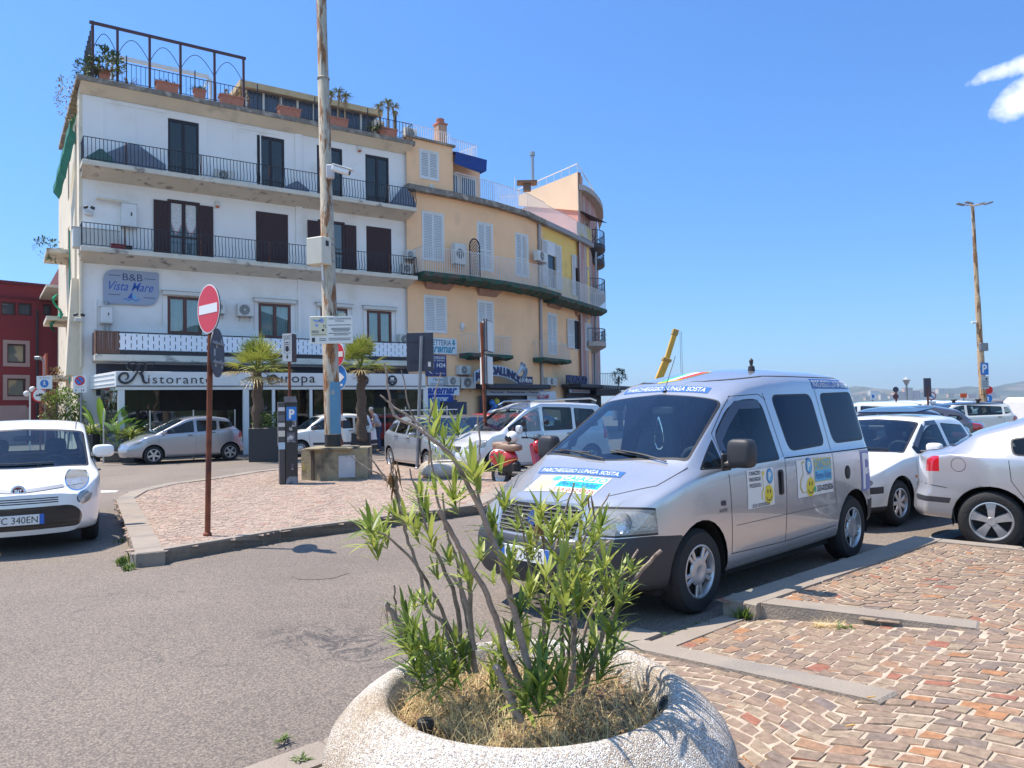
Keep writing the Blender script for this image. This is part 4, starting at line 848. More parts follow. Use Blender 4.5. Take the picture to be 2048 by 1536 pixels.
s,z=PB.hit(765,225,-1.5); o=thing('flue_pipe','shiny steel flue with cap above the right end of the roof','flue',PB.M@Vector((s-.3,1.5,ZTOP))); b=MB(); M_=PB.M@TR(s-.3,1.5,ZTOP); b.box((0,0,.7),(.55,.5,1.4),M=M_); b.build('base',M_STUCS,o); b=MB(); b.lathe([(.17,1.4),(.17,1.75),(.3,1.75),(.3,2.1),(.1,2.15)],16,M=M_); b.build('cap',mat('steel',(.55,.56,.58),rough=.3,metal=.9),o)
s,z=PB.hit(792,250,.3); o=thing('terrace_lamp','little black lamp post at the right end of the roof railing','lamp post',PB.M@Vector((s,-.3,ZTOP))); b=MB(); M_=PB.M@TR(s,-.3,ZTOP); b.lathe([(.04,0),(.04,1.15)],8,M=M_); b.build('post',M_IRON,o); b=MB(); b.lathe([(.04,1.15),(.12,1.3),(.1,1.36),(.02,1.42)],10,M=M_); b.build('lantern',M_GREYM,o)
# green awning folded on the flank
b=MB(); n=12; vs=[]
for k in range(n+1):
 t=k/n; x=PS.len-1.4-5.2*t; z=ZTOP-.9-1.6*t;
 for j in range(4): vs.append((x+ru(-.1,.1),-.1-.28*math.sin(j*1.05)-.35*t,z-.28*j-.1*math.sin(k*2)))
b.add(vs,[(4*k+j,4*k+4+j,4*k+5+j,4*k+1+j) for k in range(n) for j in range(3)],0,PS.M); b.build('green_awning',mat('green_cloth',(.02,.20,.15),rough=.8,var=.3,scale=4),label='faded green netting awning hanging under the roof on the sunlit flank',cat='awning')
b=MB(); vs=[]
for k in range(9):
 t=k/8; x=PS.len-5.3-2.6*t; z=zs2-1.0-1.1*t
 for j in range(3): vs.append((x+ru(-.1,.1),-.55-.25*math.sin(j*1.3+k),z-.3*j))
b.add(vs,[(3*k+j,3*k+3+j,3*k+4+j,3*k+1+j) for k in range(8) for j in range(2)],0,PS.M); b.build('green_awning',mat('green_cloth2',(.01,.27,.15),rough=.8,var=.3,scale=4),label='bright green furled awning on the lower flank balcony',cat='awning')
b=MB(); c=PS.M@Vector((PS.len-7.5,-.7,zs2+1.3)); bush(b,c,.4,1.3,.55,260,.16); b.build('balcony_plant',M_PLANTG,label='leafy plants spilling from the upper flank balcony',cat='plant')
b=MB(); c=PS.M@Vector((PS.len-6.6,-.6,zs2-4.7)); bush(b,c,.35,.7,.45,200,.14); b.build('balcony_plant',M_DRYP,label='straw-coloured plant below the red flank balcony',cat='plant')
# ============================================================ restaurant veranda
V0=W(232,757,27.5); V1=W(851,760,33.9); PV=Pl(V0,V1); zvt=PV.hit(400,744)[1]; zvb=PV.hit(400,773)[1]; LV=PV.len
rs_=thing('restaurant_veranda','white restaurant veranda with long lettered fascia and glass front','restaurant front',(V0.x,V0.y,0),math.atan2(PV.d.y,PV.d.x))
back=PB.M@Vector((PB.hit(180,770)[0],-.05,0))
PVs=Pl(back,V0)   # left flank of the veranda
b=MB(); b.bx(0,LV,-.0,.3,zvb,zvt,M=PV.M,ch=.01); b.build('fascia',M_WHITE2,rs_)
b=MB(); b.bx(.0,PVs.len-.02,0,.25,zvb,zvt,M=PVs.M,ch=.01)
for k in range(3): b.bx(.1,PVs.len-.2,-.02,-.001,zvb+.12+.17*k,zvb+.135+.17*k,M=PVs.M)
b.build('side_fascia',M_WHITE2,rs_)
q=[PV.M@Vector((.05,.05,0)),PV.M@Vector((LV-.05,.05,0)),PV.M@Vector((LV-.05,3.4,0)),PB.M@Vector((PB.hit(186,770)[0],-.1,0))]
b=MB(); b.prism([(p.x,p.y) for p in q],zvt-.1,zvt-.03); b.build('roof',M_WHITE,rs_)
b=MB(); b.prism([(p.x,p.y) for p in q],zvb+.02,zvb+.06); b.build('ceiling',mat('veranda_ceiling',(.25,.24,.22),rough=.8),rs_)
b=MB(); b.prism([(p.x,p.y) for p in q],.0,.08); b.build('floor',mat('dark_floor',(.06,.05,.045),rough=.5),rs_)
b=MB(); b.bx(0,LV,-.035,-.001,zvb-.0,zvb+.03,M=PV.M); b.build('trim',M_NAVY,rs_)
posts=[PV.hit(px,840)[0] for px in (236,487,545,620,652,848)]
for i,x in enumerate(posts): b=MB(); w=.22 if i in (0,1,4,5) else .12; b.bx(x,x+w,.02,.2,.0,zvb,M=PV.M,ch=.01); b.build('post',M_WHITE2,rs_)
b=MB(); b.bx(0,LV,.0,.22,zvb-.12,zvb-.002,M=PV.M); b.build('lintel',M_WHITE2,rs_)
M_VG=glass('veranda_glass',(.30,.32,.35),.8,wave=1.2); M_BG=glass('barrier_glass',(.80,.85,.84),.7)
for i in range(5):
 x0=posts[i]+.22; x1=posts[i+1]
 if i==4: segs=[(x0,x0+1.9),(x0+2.9,x0+4.2)]
 elif i==0: segs=[(x0,x0+1.15)]
 else: segs=[(x0,x1)]
 for a,c in segs: b=MB(); b.bx(a,min(c,x1),.10,.115,.1,zvb-.12,M=PV.M); b.build('glass_pane',M_VG,rs_)
b=MB(); b.bx(PVs.len-2.4,PVs.len-.3,.1,.115,.1,zvb,M=PVs.M); b.build('glass_pane',M_VG,rs_)
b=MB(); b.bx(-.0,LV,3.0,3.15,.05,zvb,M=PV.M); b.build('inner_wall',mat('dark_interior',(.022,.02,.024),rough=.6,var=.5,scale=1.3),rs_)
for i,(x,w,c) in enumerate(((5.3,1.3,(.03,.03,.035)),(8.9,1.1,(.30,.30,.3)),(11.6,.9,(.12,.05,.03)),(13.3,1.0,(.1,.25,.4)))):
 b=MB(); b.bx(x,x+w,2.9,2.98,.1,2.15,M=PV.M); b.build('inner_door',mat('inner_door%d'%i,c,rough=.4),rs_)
M_LET=mat('fascia_letters',(.012,.014,.03),rough=.4)
# lettering: curled capital R then the rest
b=MB(); zb_=PV.hit(330,767)[1]; hL=zvt-zb_
def P(px,py): s,z=PV.hit(px,py); return (s,z)
def stroke(mb,pts,wd,y0=-.07,y1=-.02,mi=0,M=None,n=10,wf=None):
 """ribbon along a smooth curve through pts (x,z)"""
 k=len(pts); C=[]
 for i in range(k-1):
  p0=pts[max(i-1,0)];p1=pts[i];p2=pts[i+1];p3=pts[min(i+2,k-1)]
  for j in range(n):
   t=j/n; C.append(tuple(.5*((2*p1[a])+(-p0[a]+p2[a])*t+(2*p0[a]-5*p1[a]+4*p2[a]-p3[a])*t*t+(-p0[a]+3*p1[a]-3*p2[a]+p3[a])*t**3) for a in (0,1)))
 C.append(pts[-1]); m=len(C); L=[];Rr=[]
 for i in range(m):
  a=C[max(i-1,0)];c=C[min(i+1,m-1)]; d=Vector((c[0]-a[0],c[1]-a[1])); d=d.normalized() if d.length>1e-9 else Vector((1,0)); nn=Vector((-d.y,d.x)); t=i/(m-1)
  w=wd*(wf(t) if wf else (.35+.65*math.sin(math.pi*t)))/2; L.append((C[i][0]+nn.x*w,C[i][1]+nn.y*w)); Rr.append((C[i][0]-nn.x*w,C[i][1]-nn.y*w))
 vs=[]
 for i in range(m): vs+=[(L[i][0],y0,L[i][1]),(Rr[i][0],y0,Rr[i][1]),(L[i][0],y1,L[i][1]),(Rr[i][0],y1,Rr[i][1])]
 fs=[]
 for i in range(m-1): a=4*i;c=a+4; fs+=[(a,a+1,c+1,c),(a,c,c+2,a+2),(a+1,a+3,c+3,c+1)]
 mb.add(vs,fs,mi,M)
def px(z): return [P(60+x/4.876,620+y/4.876) for x,y in z]
stroke(b,px([(1080,525),(1060,570),(1030,630),(985,690),(930,712),(880,695),(868,655),(900,620),(945,620),(955,660),(925,682)]),.085,M=PV.M)
stroke(b,px([(990,590),(955,570),(945,540),(975,515),(1030,510),(1050,545),(1030,590),(1000,600)]),.05,M=PV.M)
stroke(b,px([(985,555),(1030,520),(1090,515),(1130,540),(1120,585),(1085,605),(1050,610)]),.06,M=PV.M)
stroke(b,px([(1075,605),(1095,650),(1110,700),(1145,712)]),.12,M=PV.M,wf=lambda t:1-.6*t)
stroke(b,px([(1110,540),(1150,510),(1200,512),(1205,540),(1170,555)]),.04,M=PV.M)
a0=P(296,0+758)[0]; a1=P(423,760)[0]; addtext(b,'istorante',a0,a1,zb_,PV.hit(330,751)[1],-.03,0,PV.M,bold=-.004,space=1.15); b.build('restaurant_name',M_LET,rs_)
b=MB(); e=[P(440+x/4.876,620+y/4.876) for x,y in [(520,660),(480,640),(455,665),(500,690),(540,650),(530,640),(500,640),(470,690),(500,722),(560,700)]]
stroke(b,e,.06,M=PV.M); addtext(b,'uropa',P(553,768)[0],P(630,768)[0],PV.hit(590,768)[1]-.06,PV.hit(590,753)[1],-.03,0,PV.M,bold=.0,space=1.1); b.build('restaurant_name',M_LET,rs_)
for px_ in (727,784):
 s,z=PV.hit(px_,761); r=.22; b=MB(); plate(b,ell(s,z,r,r,24),-.04,-.002,M=PV.M); eo=b.build('round_emblem',M_LET,rs_)
 b=MB(); plate(b,[(s-.08,z+.03),(s+.08,z+.03),(s+.08,z+.13),(s-.08,z+.13)],-.045,-.041,M=PV.M); b.bx(s-.14,s+.14,-.045,-.041,z-.025,z-.005,M=PV.M); stroke(b,[(s-.04,z-.07),(s,z-.13),(s+.04,z-.07)],.02,-.045,-.041,M=PV.M); b.build('emblem_mark',M_WHITE2,eo)
# blue-grey stucco lit window reflections come from the glass itself
# glass barrier in front of the veranda
gb=thing('glass_barrier','waist-high glass windbreak on steel posts in front of the restaurant','glass barrier',PV.M@Vector((4,-1.6,0)))
gx=[PV.hit(px_,880,1.7)[0] for px_ in (207,300,387,470)]
for i,x in enumerate(gx):
 b=MB(); b.bx(x-.02,x+.02,-1.72,-1.68,0,1.75,M=PV.M); b.build('post',mat('barrier_steel',(.5,.5,.48),rough=.35,metal=.6),gb)
 if i<len(gx)-1: b=MB(); b.bx(x+.04,gx[i+1]-.04,-1.705,-1.695,.1,1.72,M=PV.M); b.build('glass_pane',M_BG,gb)
gb=thing('glass_barrier','long glass windbreak between the parked small white car and the restaurant door','glass barrier',PV.M@Vector((12,-1.6,0)))
gx=[PV.hit(px_,880,1.7)[0] for px_ in (731,770,812,862,895)]
for i,x in enumerate(gx):
 b=MB(); b.bx(x-.02,x+.02,-1.72,-1.68,0,1.75,M=PV.M); b.build('post',MATS['barrier_steel'],gb)
 if i<len(gx)-1: b=MB(); b.bx(x+.04,gx[i+1]-.04,-1.705,-1.695,.1,1.72,M=PV.M); b.build('glass_pane',M_BG,gb)
# ============================================================ beige curved house
FC=[(W(812,385,37.7)),(W(906,397,39.4)),(W(980,414,41.2)),(W(1049,434,43.5)),(W(1085,453,45.6)),(W(1130,474,48.4)),(W(1178,500,52.2))]
FS=[Pl(FC[i],FC[i+1]) for i in range(6)]
bounds=[812,906,980,1049,1085,1130,1178]
def fseg(px):
 for i in range(6):
  if px<bounds[i+1]: return FS[i]
 return FS[5]
ZC=FS[1].hit(940,406)[1]
M_BEIGE=mat('beige_stucco',(.94,.575,.33),rough=.9,var=.07,scale=.7,bump=.2,bscale=25,dirt=((.70,.47,.30),.8,.56,.8)); M_YEL=mat('yellow_stucco',(.88,.58,.17),rough=.9,var=.06,scale=.8,bump=.2,bscale=25,dirt=((.45,.32,.12),.9,.58,.8))
M_PINK=mat('pink_stucco',(.48,.26,.23),rough=.9,var=.08,scale=.7,bump=.2,bscale=25,dirt=((.50,.42,.38),.5,.60,.68))
bh=thing('beige_house','long curved beige house with white shutters and green-netted balconies','building',(FC[0].x,FC[0].y,0))
def seg_rect(px0,px1,pt,pb): pl=fseg((px0+px1)/2); return pl,pl.rect(px0,px1,pt,pb)
wins2=[(846,885.6,427,520),(956,984,448,540),(1032,1055,470,552)]
wins2b=[(1094,1111,486,575),(1149,1159,514,592)]
wins1=[(850,891,594,664),(957,985.5,604,702),(1096,1113,629,708),(1147,1168,643,699)]
holes={i:[] for i in range(6)}
for w in wins2+wins2b+wins1: pl,r=seg_rect(*w); holes[FS.index(pl)].append(r)
for i,pl in enumerate(FS):
 b=MB(); hs=[h for h in holes[i]]; zsplit=ZC-3.75 if i>=4 else None
 if i>=4:
  wallmesh(b,0,pl.len,0,zsplit,[h for h in hs if h[3]<zsplit+1],.18,pl.M); b.build('wall',M_BEIGE,bh); b=MB()
  wallmesh(b,0,pl.len,zsplit,ZC,[h for h in hs if h[3]>=zsplit+1],.18,pl.M); b.build('wall',M_YEL,bh)
 else: wallmesh(b,0,pl.len,0,ZC,hs,.18,pl.M); b.build('wall',M_BEIGE,bh)
 b=MB(); b.bx(-.05,pl.len+.05,-.35,.4,ZC,ZC+.28,M=pl.M); b.build('cornice',M_CORN if i<4 else mat('grey_cornice',(.30,.29,.30),rough=.8),bh)
b=MB(); n3=[p for p in FC]; bk=[Vector((p.x-6*0+5.5,p.y+5,0)) for p in FC]
b.prism([(p.x,p.y+.45) for p in FC][::1]+[(FC[-1].x+1,FC[-1].y+6),(FC[0].x+2,FC[0].y+12)],0,ZC+.1); b.build('core',M_BEIGE,bh)
def shutters(w,kind='closed',parent=None):
 pl,(a,c,z0,z1)=seg_rect(*w)
 b=MB(); b.bx(a-.07,c+.07,-.03,-.002,z0-.05,z0-.0,M=pl.M)
 for q in ((a-.07,a,z0,z1+.07),(c,c+.07,z0,z1+.07),(a,c,z1,z1+.07)): b.bx(q[0],q[1],-.03,.05,q[2],q[3],M=pl.M)
 so=b.build('window_frame',M_WHITE,bh); m_=(a+c)/2
 if kind=='closed':
  for x0,x1 in ((a,m_-.005),(m_+.005,c)): b=MB(); shutter_leaf(b,x0,x1,z0,z1,.03,pl.M,.085); b.build('shutter',M_WHITE,so)
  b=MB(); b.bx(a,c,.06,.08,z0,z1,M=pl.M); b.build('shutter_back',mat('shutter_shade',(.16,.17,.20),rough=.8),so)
 else:
  b=MB(); b.bx(a,c,.06,.08,z0,z1,M=pl.M); b.build('pane',M_PANED if kind=='door' else M_PANE,so)
  wd=(c-a)*.62
  for x0,x1 in ((a-wd,a-.02),(c+.02,c+wd)): b=MB(); shutter_leaf(b,x0,x1,z0,z1,-.05,pl.M,.085); b.build('shutter',M_WHITE,so)
  if kind=='door': b=MB(); b.bx(a,c,-.01,.05,z1-(z1-z0)*.28,z1,M=pl.M); b.build('transom',M_WHITE,so)
for w in wins2: shutters(w)
for w in wins2b: shutters(w,'door')
for w in wins1[:3]: shutters(w)
shutters(wins1[3],'open')
# hoods over the first-floor windows
for (x0,x1,yt,yb) in ((847,903,567,580),(952,995.6,580,593),(1093,1121,606,617),(1149,1165.5,623,634)):
 pl,(a,c,z0,z1)=seg_rect(x0,x1,yt,yb); b=MB(); h=z1-z0
 vs=[(a+.15,-.02,z0),(c-.15,-.02,z0),(c,-.32,z1-.06),(a,-.32,z1-.06),(a,-.32,z1),(c,-.32,z1),(c,0,z1),(a,0,z1),(a+.15,0,z0),(c-.15,0,z0)]
 b.add(vs,[(0,1,2,3),(3,2,5,4),(4,5,6,7),(0,3,4,7,8),(1,9,6,5,2)],0,pl.M); b.build('window_hood',mat('hood_stone',(.38,.21,.15),rough=.9,var=.12,scale=3),bh)
# upper block
PU=FS[0]; zu=PU.hit(850,282)[1]; su=PU.len+.03
b=MB(); r=PU.rect(841,875,304,357); wallmesh(b,0.05,su,ZC+.2,zu,[r],.18,PU.M); b.bx(.05,su,.25,6,ZC,zu-.01,M=PU.M); b.build('upper_wall',M_BEIGE,bh)
b=MB(); b.bx(.0,su+.1,-.12,.3,zu,zu+.1,M=PU.M); b.build('upper_cornice',M_CORN,bh)
a,c,z0,z1=r; b=MB()
for q in ((a-.07,a,z0,z1+.07),(c,c+.07,z0,z1+.07),(a,c,z1,z1+.07),(a-.07,c+.07,z0-.07,z0)): b.bx(q[0],q[1],-.03,.05,q[2],q[3],M=PU.M)
so=b.build('window_frame',M_WHITE,bh); m_=(a+c)/2
for x0,x1 in ((a,m_-.005),(m_+.005,c)): b=MB(); shutter_leaf(b,x0,x1,z0,z1,.03,PU.M,.085); b.build('shutter',M_WHITE,so)
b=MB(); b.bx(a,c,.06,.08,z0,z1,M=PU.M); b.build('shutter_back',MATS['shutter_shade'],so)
# glazed room with blue awning
P2=FS[1]; za=P2.hit(935,328,-.6)[1]; a0=.03; a1=P2.hit(958,370,-.6)[0]; zr_=P2.hit(940,310,.2)[1]; xaw=P2.hit(974,330,.3)[0]; zaw=P2.hit(940,338,.3)[1]; za=min(za,zaw)
b=MB(); b.bx(a0,a1+.35,.9,5,ZC+.25,zr_-.1,M=P2.M); b.build('roof_room_wall',M_BEIGE,bh)
for x0,x1 in ((a0+.1,(a0+a1)/2-.05),((a0+a1)/2+.05,a1)):
 b=MB(); b.bx(x0,x1,.84,.89,ZC+.3,za,M=P2.M); so=b.build('glass_door',M_WHITE,bh); b=MB(); b.bx(x0+.1,x1-.1,.82,.835,ZC+.4,za-.1,M=P2.M); b.build('pane',mat('blue_pane',(.10,.15,.22),rough=.08),so)
b=MB(); b.bx(a0,xaw,.2,5,zr_,zr_+.12,M=P2.M); b.build('roof_edge',M_CORN,bh)
b=MB(); n=8; x1=xaw; vs=[(a0,.3,zr_),(x1,.3,zr_),(x1,-.3,zr_-.05),(a0,-.25,zr_-.05),(a0,-.1,zaw+.15),(x1-.45,-.15,zaw),(x1,-.25,zaw+.15),(x1,.3,zaw+.1)]
b.add(vs,[(0,3,2,1),(3,4,5,6,2),(2,6,7,1)],0,P2.M); b.build('blue_awning',mat('blue_canvas',(.01,.055,.27),rough=.8,var=.12,scale=2),label='dark blue canvas awning over the glazed roof room of the beige house',cat='awning',smooth=False)
def wrail(pls,zb,zt,off,label,name='terrace_railing',pitch=.13,cat='railing',ends=(False,False),back=0,rng=None):
 o=thing(name,label,cat,pls[0].M@Vector((0,-off,zb)))
 for i,pl in enumerate(pls):
  r0,r1=(0,pl.len) if not rng or not rng[i] else rng[i]
  railing(pl,r0,r1,zb,zt,off,M_WHITE,o,pitch=pitch,name='bars',ends=(ends[0] and i==0,ends[1] and i==len(pls)-1),back=back,th=.022)
 return o
wrail([PU],zu+.1,PU.hit(850,252)[1],-.2,'white bar railing on the flat roof of the upper beige block')
wrail([P2],zr_+.12,P2.hit(935,285,-.4)[1],-.5,'white bar railing above the blue awning',ends=(False,True),back=-4,rng=[(0,xaw)])
zrt=ZC+1.35
wrail(FS[1:4],ZC+.28,zrt,.2,'white bar railing along the curved terrace over the beige house'); wrail(FS[4:6],ZC+.28,zrt-.1,.2,'white bar railing on the terrace over the yellow part')
b=MB(); n=8; b.bx(FS[5].len*.35,FS[5].len*.98,-.24,-.22,ZC+.4,zrt-.15,M=FS[5].M); b.build('terrace_sheet',mat('pale_sheet',(.5,.5,.5),rough=.8,col2=(.55,.45,.2),scale=1.5),label='pale sheet hung behind the terrace railing at the right end',cat='sheet')
# long balconies with netting
def netslab(b,pl,s0,s1,off,zt,th):
 n=max(4,int((s1-s0)/.3)); vs=[]
 for i in range(n+1):
  x=s0+(s1-s0)*i/n
  vs+=[(x,0,zt),(x,-off-.06,zt),(x,-off-.08+ru(-.03,.03),zt-th*ru(.55,1.1)),(x,-off*.55+ru(-.1,.1),zt-th*ru(1.2,1.9)),(x,0,zt-th*1.2)]
 b.add(vs,[(5*i+j,5*i+5+j,5*i+6+j,5*i+1+j) for i in range(n) for j in range(4)]+[(0,1,2,3,4),(5*n+4,5*n+3,5*n+2,5*n+1,5*n)],0,pl.M)
BO=1.0; zbl=FS[1].hit(940,552,BO)[1]; zbr=FS[1].hit(930,503,BO)[1]
bo=None
for i in range(4):
 pl=FS[i]; s0=.35 if i==0 else -.12; b=MB(); netslab(b,pl,s0,pl.len+(.12 if i<3 else .2),BO,zbl,.26); bo=b.build('balcony',M_GREENNET,bh,sharp=60)
 railing(pl,s0,pl.len,zbl,zbr,BO,M_WHITE,bo,pitch=.13,ends=(i==0,False),th=.022)
z2=zbl-.15
for i in range(4,6):
 pl=FS[i]; b=MB(); netslab(b,pl,-.1,pl.len+(.12 if i==4 else .4),BO,z2,.28); bo=b.build('balcony',M_GREENNET,bh,sharp=60); railing(pl,0,pl.len+(0 if i==4 else .3),z2,z2+1.15,BO,M_WHITE,bo,pitch=.13,ends=(i==4,i==5),th=.022)
for (x0,x1,yt,yr) in ((940,1026,705,671),(1088,1142,714,686)):
 pl=fseg((x0+x1)/2); s0,z=pl.hit(x0,yt,.75); s1,_=pl.hit(x1,yt,.75); zr3_=pl.hit((x0+x1)/2,yr,.75)[1]
 b=MB(); netslab(b,pl,s0,s1,.7,z,.2); bo=b.build('balcony',M_GREENNET,bh,sharp=60); railing(pl,s0+.05,s1-.05,z,zr3_,.68,M_OFFW,bo,pitch=.16,ends=(True,True),th=.016)
b=MB();
for px_ in (1078,): pl=FS[3]; s,_=pl.hit(px_,600); b.tube([pl.M@Vector((s,-.1,ZC)),pl.M@Vector((s,-.1,.2))],.09,8)
b.build('downpipe',mat('zinc_pipe',(.33,.33,.36),rough=.5,metal=.3),bh)
# chimneys, flues, aerial
def chim(pl,px_,yb,yt,off,w,label,mt):
 s,zb_=pl.hit(px_,yb,off); zt_=pl.hit(px_,yt,off)[1]; M=pl.M@TR(s,-off,zb_); h=zt_-zb_; o=thing('chimney',label,'chimney',M@Vector((0,0,0)))
 b=MB(); b.box((0,0,h*.38),(w,w,h*.76),M=M,ch=.02); b.build('shaft',mt,o); b=MB(); b.box((0,0,h*.79),(w*1.15,w*1.15,h*.05),M=M); b.box((0,0,h*.845),(w*.7,w*.7,h*.06),M=M); b.lathe([(w*.35,h*.875),(w*.42,h*.93),(w*.42,h),(w*.1,h*1.01)],10,M=M); b.build('cap',M_TERRA,o)
chim(PU,881,291,239,-1.2,.52,'brick chimney with terracotta pot behind the white roof railing',mat('brick_chimney',(.38,.25,.18),rough=.9,var=.3,scale=6))
ac_unit(PU,811,835,256,277,-.6,'air conditioner on the flat roof left of the brick chimney')
s,z=PU.hit(1068,375,-8); b=MB(); c=W(1066,372,50); b.tube([c,c+Vector((0,0,2.0))],.10,8); b.lathe([(.16,2.0),(.16,2.25),(.02,2.3)],10,M=TR(c.x,c.y,c.z)); b.build('flue',mat('flue_steel',(.35,.35,.36),rough=.4,metal=.6),label='tall thin steel flue above the roofs beside the cream gable',cat='flue')
c=W(1054,375,49); b=MB(); b.box((c.x,c.y,c.z),(.5,.4,.5),ch=.04); b.box((c.x,c.y,c.z+.3),(1.3,.9,.14),ch=.03); b.build('chimney_cowl',mat('cowl_dark',(.10,.08,.07),rough=.8),label='squat dark chimney cowl left of the tall steel flue',cat='chimney')
c=W(1030,400,46); b=MB(); b.tube([c-Vector((0,0,.6)),c+Vector((0,0,1.4))],.02,5); b.tube([c+Vector((-.9,0,.2)),c+Vector((.2,0,.25))],.015,4);
for k in range(6): b.tube([c+Vector((-.8+.16*k,-.0,.0)),c+Vector((-.8+.16*k,0,.42))],.008,4)
b.build('tv_aerial',M_WHITE,label='thin white television aerial above the curved terrace',cat='aerial')
# small things on the beige wall
def fac(px,label,*a,**k): return ac_unit(fseg(px),*a,label=label,**k)
ac_unit(fseg(920),911,934,487,528,.35,'pair of stacked air conditioners beside the wooden trellis on the long balcony')
ac_unit(fseg(1087),1077,1095,503,523,.35,'air conditioner on the balcony wall beside the downpipe')
ac_unit(fseg(930),919,942,731,749,.03,'upper air conditioner above the shop-front signs'); ac_unit(fseg(908),896,920,753,771,.03,'air conditioner left of the larger low unit beside the navy board'); ac_unit(fseg(938),923,952,754,777,.03,'largest and lowest air conditioner beside the curved shop sign')
ac_unit(fseg(1104),1096,1115,755,771,.03,'air conditioner between the two shop signs on the beige wall')
pl=FS[1]; b=MB(); s0,z0=pl.hit(940,540,.8); s1=pl.hit(960,540,.8)[0]; z1=pl.hit(950,478,.8)[1]; hh=z1-zbl; o=thing('wooden_trellis','round-topped dark lattice trellis on the long balcony','trellis',pl.M@Vector((s0,-.8,zbl)))
arc=[(s1,zbl),(s1,zbl+hh*.8)]+[((s0+s1)/2+(s1-s0)/2*math.cos(t),zbl+hh*.8+hh*.2*math.sin(t)) for t in np.linspace(.2,math.pi-.2,7)]+[(s0,zbl+hh*.8),(s0,zbl)]
b=MB(); b.tube([pl.M@Vector((x,-.8,z)) for x,z in arc],.04,4); b.build('frame',M_BROWN,o); b=MB(); w=s1-s0
k=0
for t in np.arange(-hh,w,.17):
 for sg_ in (1,-1):
  x0,z0_=(max(0,t),max(0,-t)); L_=min(w-x0,hh*.95-z0_)
  if L_>0.1:
   p,q=((s0+x0,zbl+z0_),(s0+x0+L_,zbl+z0_+L_)) if sg_>0 else ((s1-x0,zbl+z0_),(s1-x0-L_,zbl+z0_+L_)); b.tube([pl.M@Vector((p[0],-.8,p[1])),pl.M@Vector((q[0],-.8,q[1]))],.014,4,caps=False)
b.build('lattice',M_BROWN,o)
s,z=fseg(923).hit(923,652); o=thing('wall_lamp','small white bulkhead lamp on the beige wall between the shuttered windows','lamp',fseg(923).M@Vector((s,0,z))); b=MB(); b.sph((s,-.08,z),.14,10,M=fseg(923).M,sc=(.9,.6,1.2)); b.build('lens',M_WHITE,o); b=MB(); b.bx(s-.12,s+.12,-.03,0,z-.25,z+.1,M=fseg(923).M,ch=.01); b.build('base',M_OFFW,o)
s,z=fseg(862).hit(862,375); o=thing('alarm_siren','siren box low on the upper beige block under its window','alarm siren',PU.M@Vector((s,0,z))); b=MB(); b.bx(s-.11,s+.11,-.1,0,z-.12,z+.14,M=PU.M,ch=.03); b.build('casing',M_OFFW,o); b=MB(); b.bx(s-.08,s+.08,-.11,-.02,z-.16,z-.121,M=PU.M); b.build('lens',MATS['siren_orange'],o)
# ---- shop signs
M_CAR=mat('turquoise_letters',(.04,.28,.42),rough=.5); M_CARB=mat('blue_letters',(.015,.06,.30),rough=.5); M_SIGNW=mat('sign_white',(.66,.70,.76),rough=.4)
def board(pl,px0,px1,py0,py1,name,label,mt,off=.03,cat='sign',th=.06):
 s0,s1,z0,z1=pl.rect(px0,px1,py0,py1,off+th); o=thing(name,label,cat,pl.M@Vector(((s0+s1)/2,-off,z0))); b=MB(); b.bx(s0,s1,-off-th,-off,z0,z1,M=pl.M,ch=.01); b.build('board',mt,o); return o,(s0,s1,z0,z1,-off-th-.004)
def words(o,q,pl,s,u0,u1,v0,v1,mt,bold=0,shear=0,warp=None,th=0):
 s0,s1,z0,z1,y=q; b=MB(); addtext(b,s,s0+(s1-s0)*u0,s0+(s1-s0)*u1,z0+(z1-z0)*v0,z0+(z1-z0)*v1,y-th,0,pl.M,bold,shear,th,warp); return b.build('lettering',mt,o)
p=FS[0]; o,q=board(p,838,914,676,708,'ticket_office_sign','white ferry ticket office board lettered BIGLIETTERIA with a down arrow',M_SIGNW)
words(o,q,p,'BIGLIETTERIA',.06,.84,.54,.90,mat('teal_dark',(.02,.14,.20),rough=.5),.01); words(o,q,p,'caremar',.2,.95,.08,.48,M_CAR,.03,.35)
b=MB(); s0,s1,z0,z1,y=q; cx=s0+(s1-s0)*.91; zz=z0+(z1-z0)*.55; h=(z1-z0)*.38; plate(b,[(cx-.06,zz+h),(cx-.06,zz+h*.45),(cx-.13,zz+h*.45),(cx,zz),(cx+.13,zz+h*.45),(cx+.06,zz+h*.45),(cx+.06,zz+h)],y-.002,y+.002,M=p.M); b.build('arrow',M_CAR,o)
o,q=board(p,852,893,710,752,'parking_sign','navy board lettered PARCHEGGIO valet service H24 under the ticket office board',mat('sign_navy',(.015,.03,.17),rough=.4))
words(o,q,p,'PARCHEGGIO',.06,.94,.82,.94,M_WHITE2,.02); words(o,q,p,'VALET SERVICE',.2,.9,.70,.78,M_WHITE2,.005); words(o,q,p,'H24',.52,.94,.42,.62,M_WHITE2,.02)
b=MB(); s0,s1,z0,z1,y=q; w=s1-s0; h=z1-z0;
for e in ((.1,.38,.60,.64),(.1,.38,.36,.40),(.1,.14,.36,.64),(.34,.38,.36,.64)): b.bx(s0+w*e[0],s0+w*e[1],y-.002,y+.002,z0+h*e[2],z0+h*e[3],M=p.M)
addtext(b,'P',s0+w*.18,s0+w*.30,z0+h*.42,z0+h*.58,y-.002,0,p.M,.02); stroke(b,[(s0+w*.30,z0+h*.10),(s0+w*.16,z0+h*.22),(s0+w*.32,z0+h*.30)],.05,y-.003,y,M=p.M); b.build('parking_emblem',M_WHITE2,o); words(o,q,p,'0813 24425',.45,.92,.10,.15,M_WHITE2)
o,q=board(p,856,891,754,771,'wave_sign','small pale board with three blue waves under the navy board',M_SIGNW)
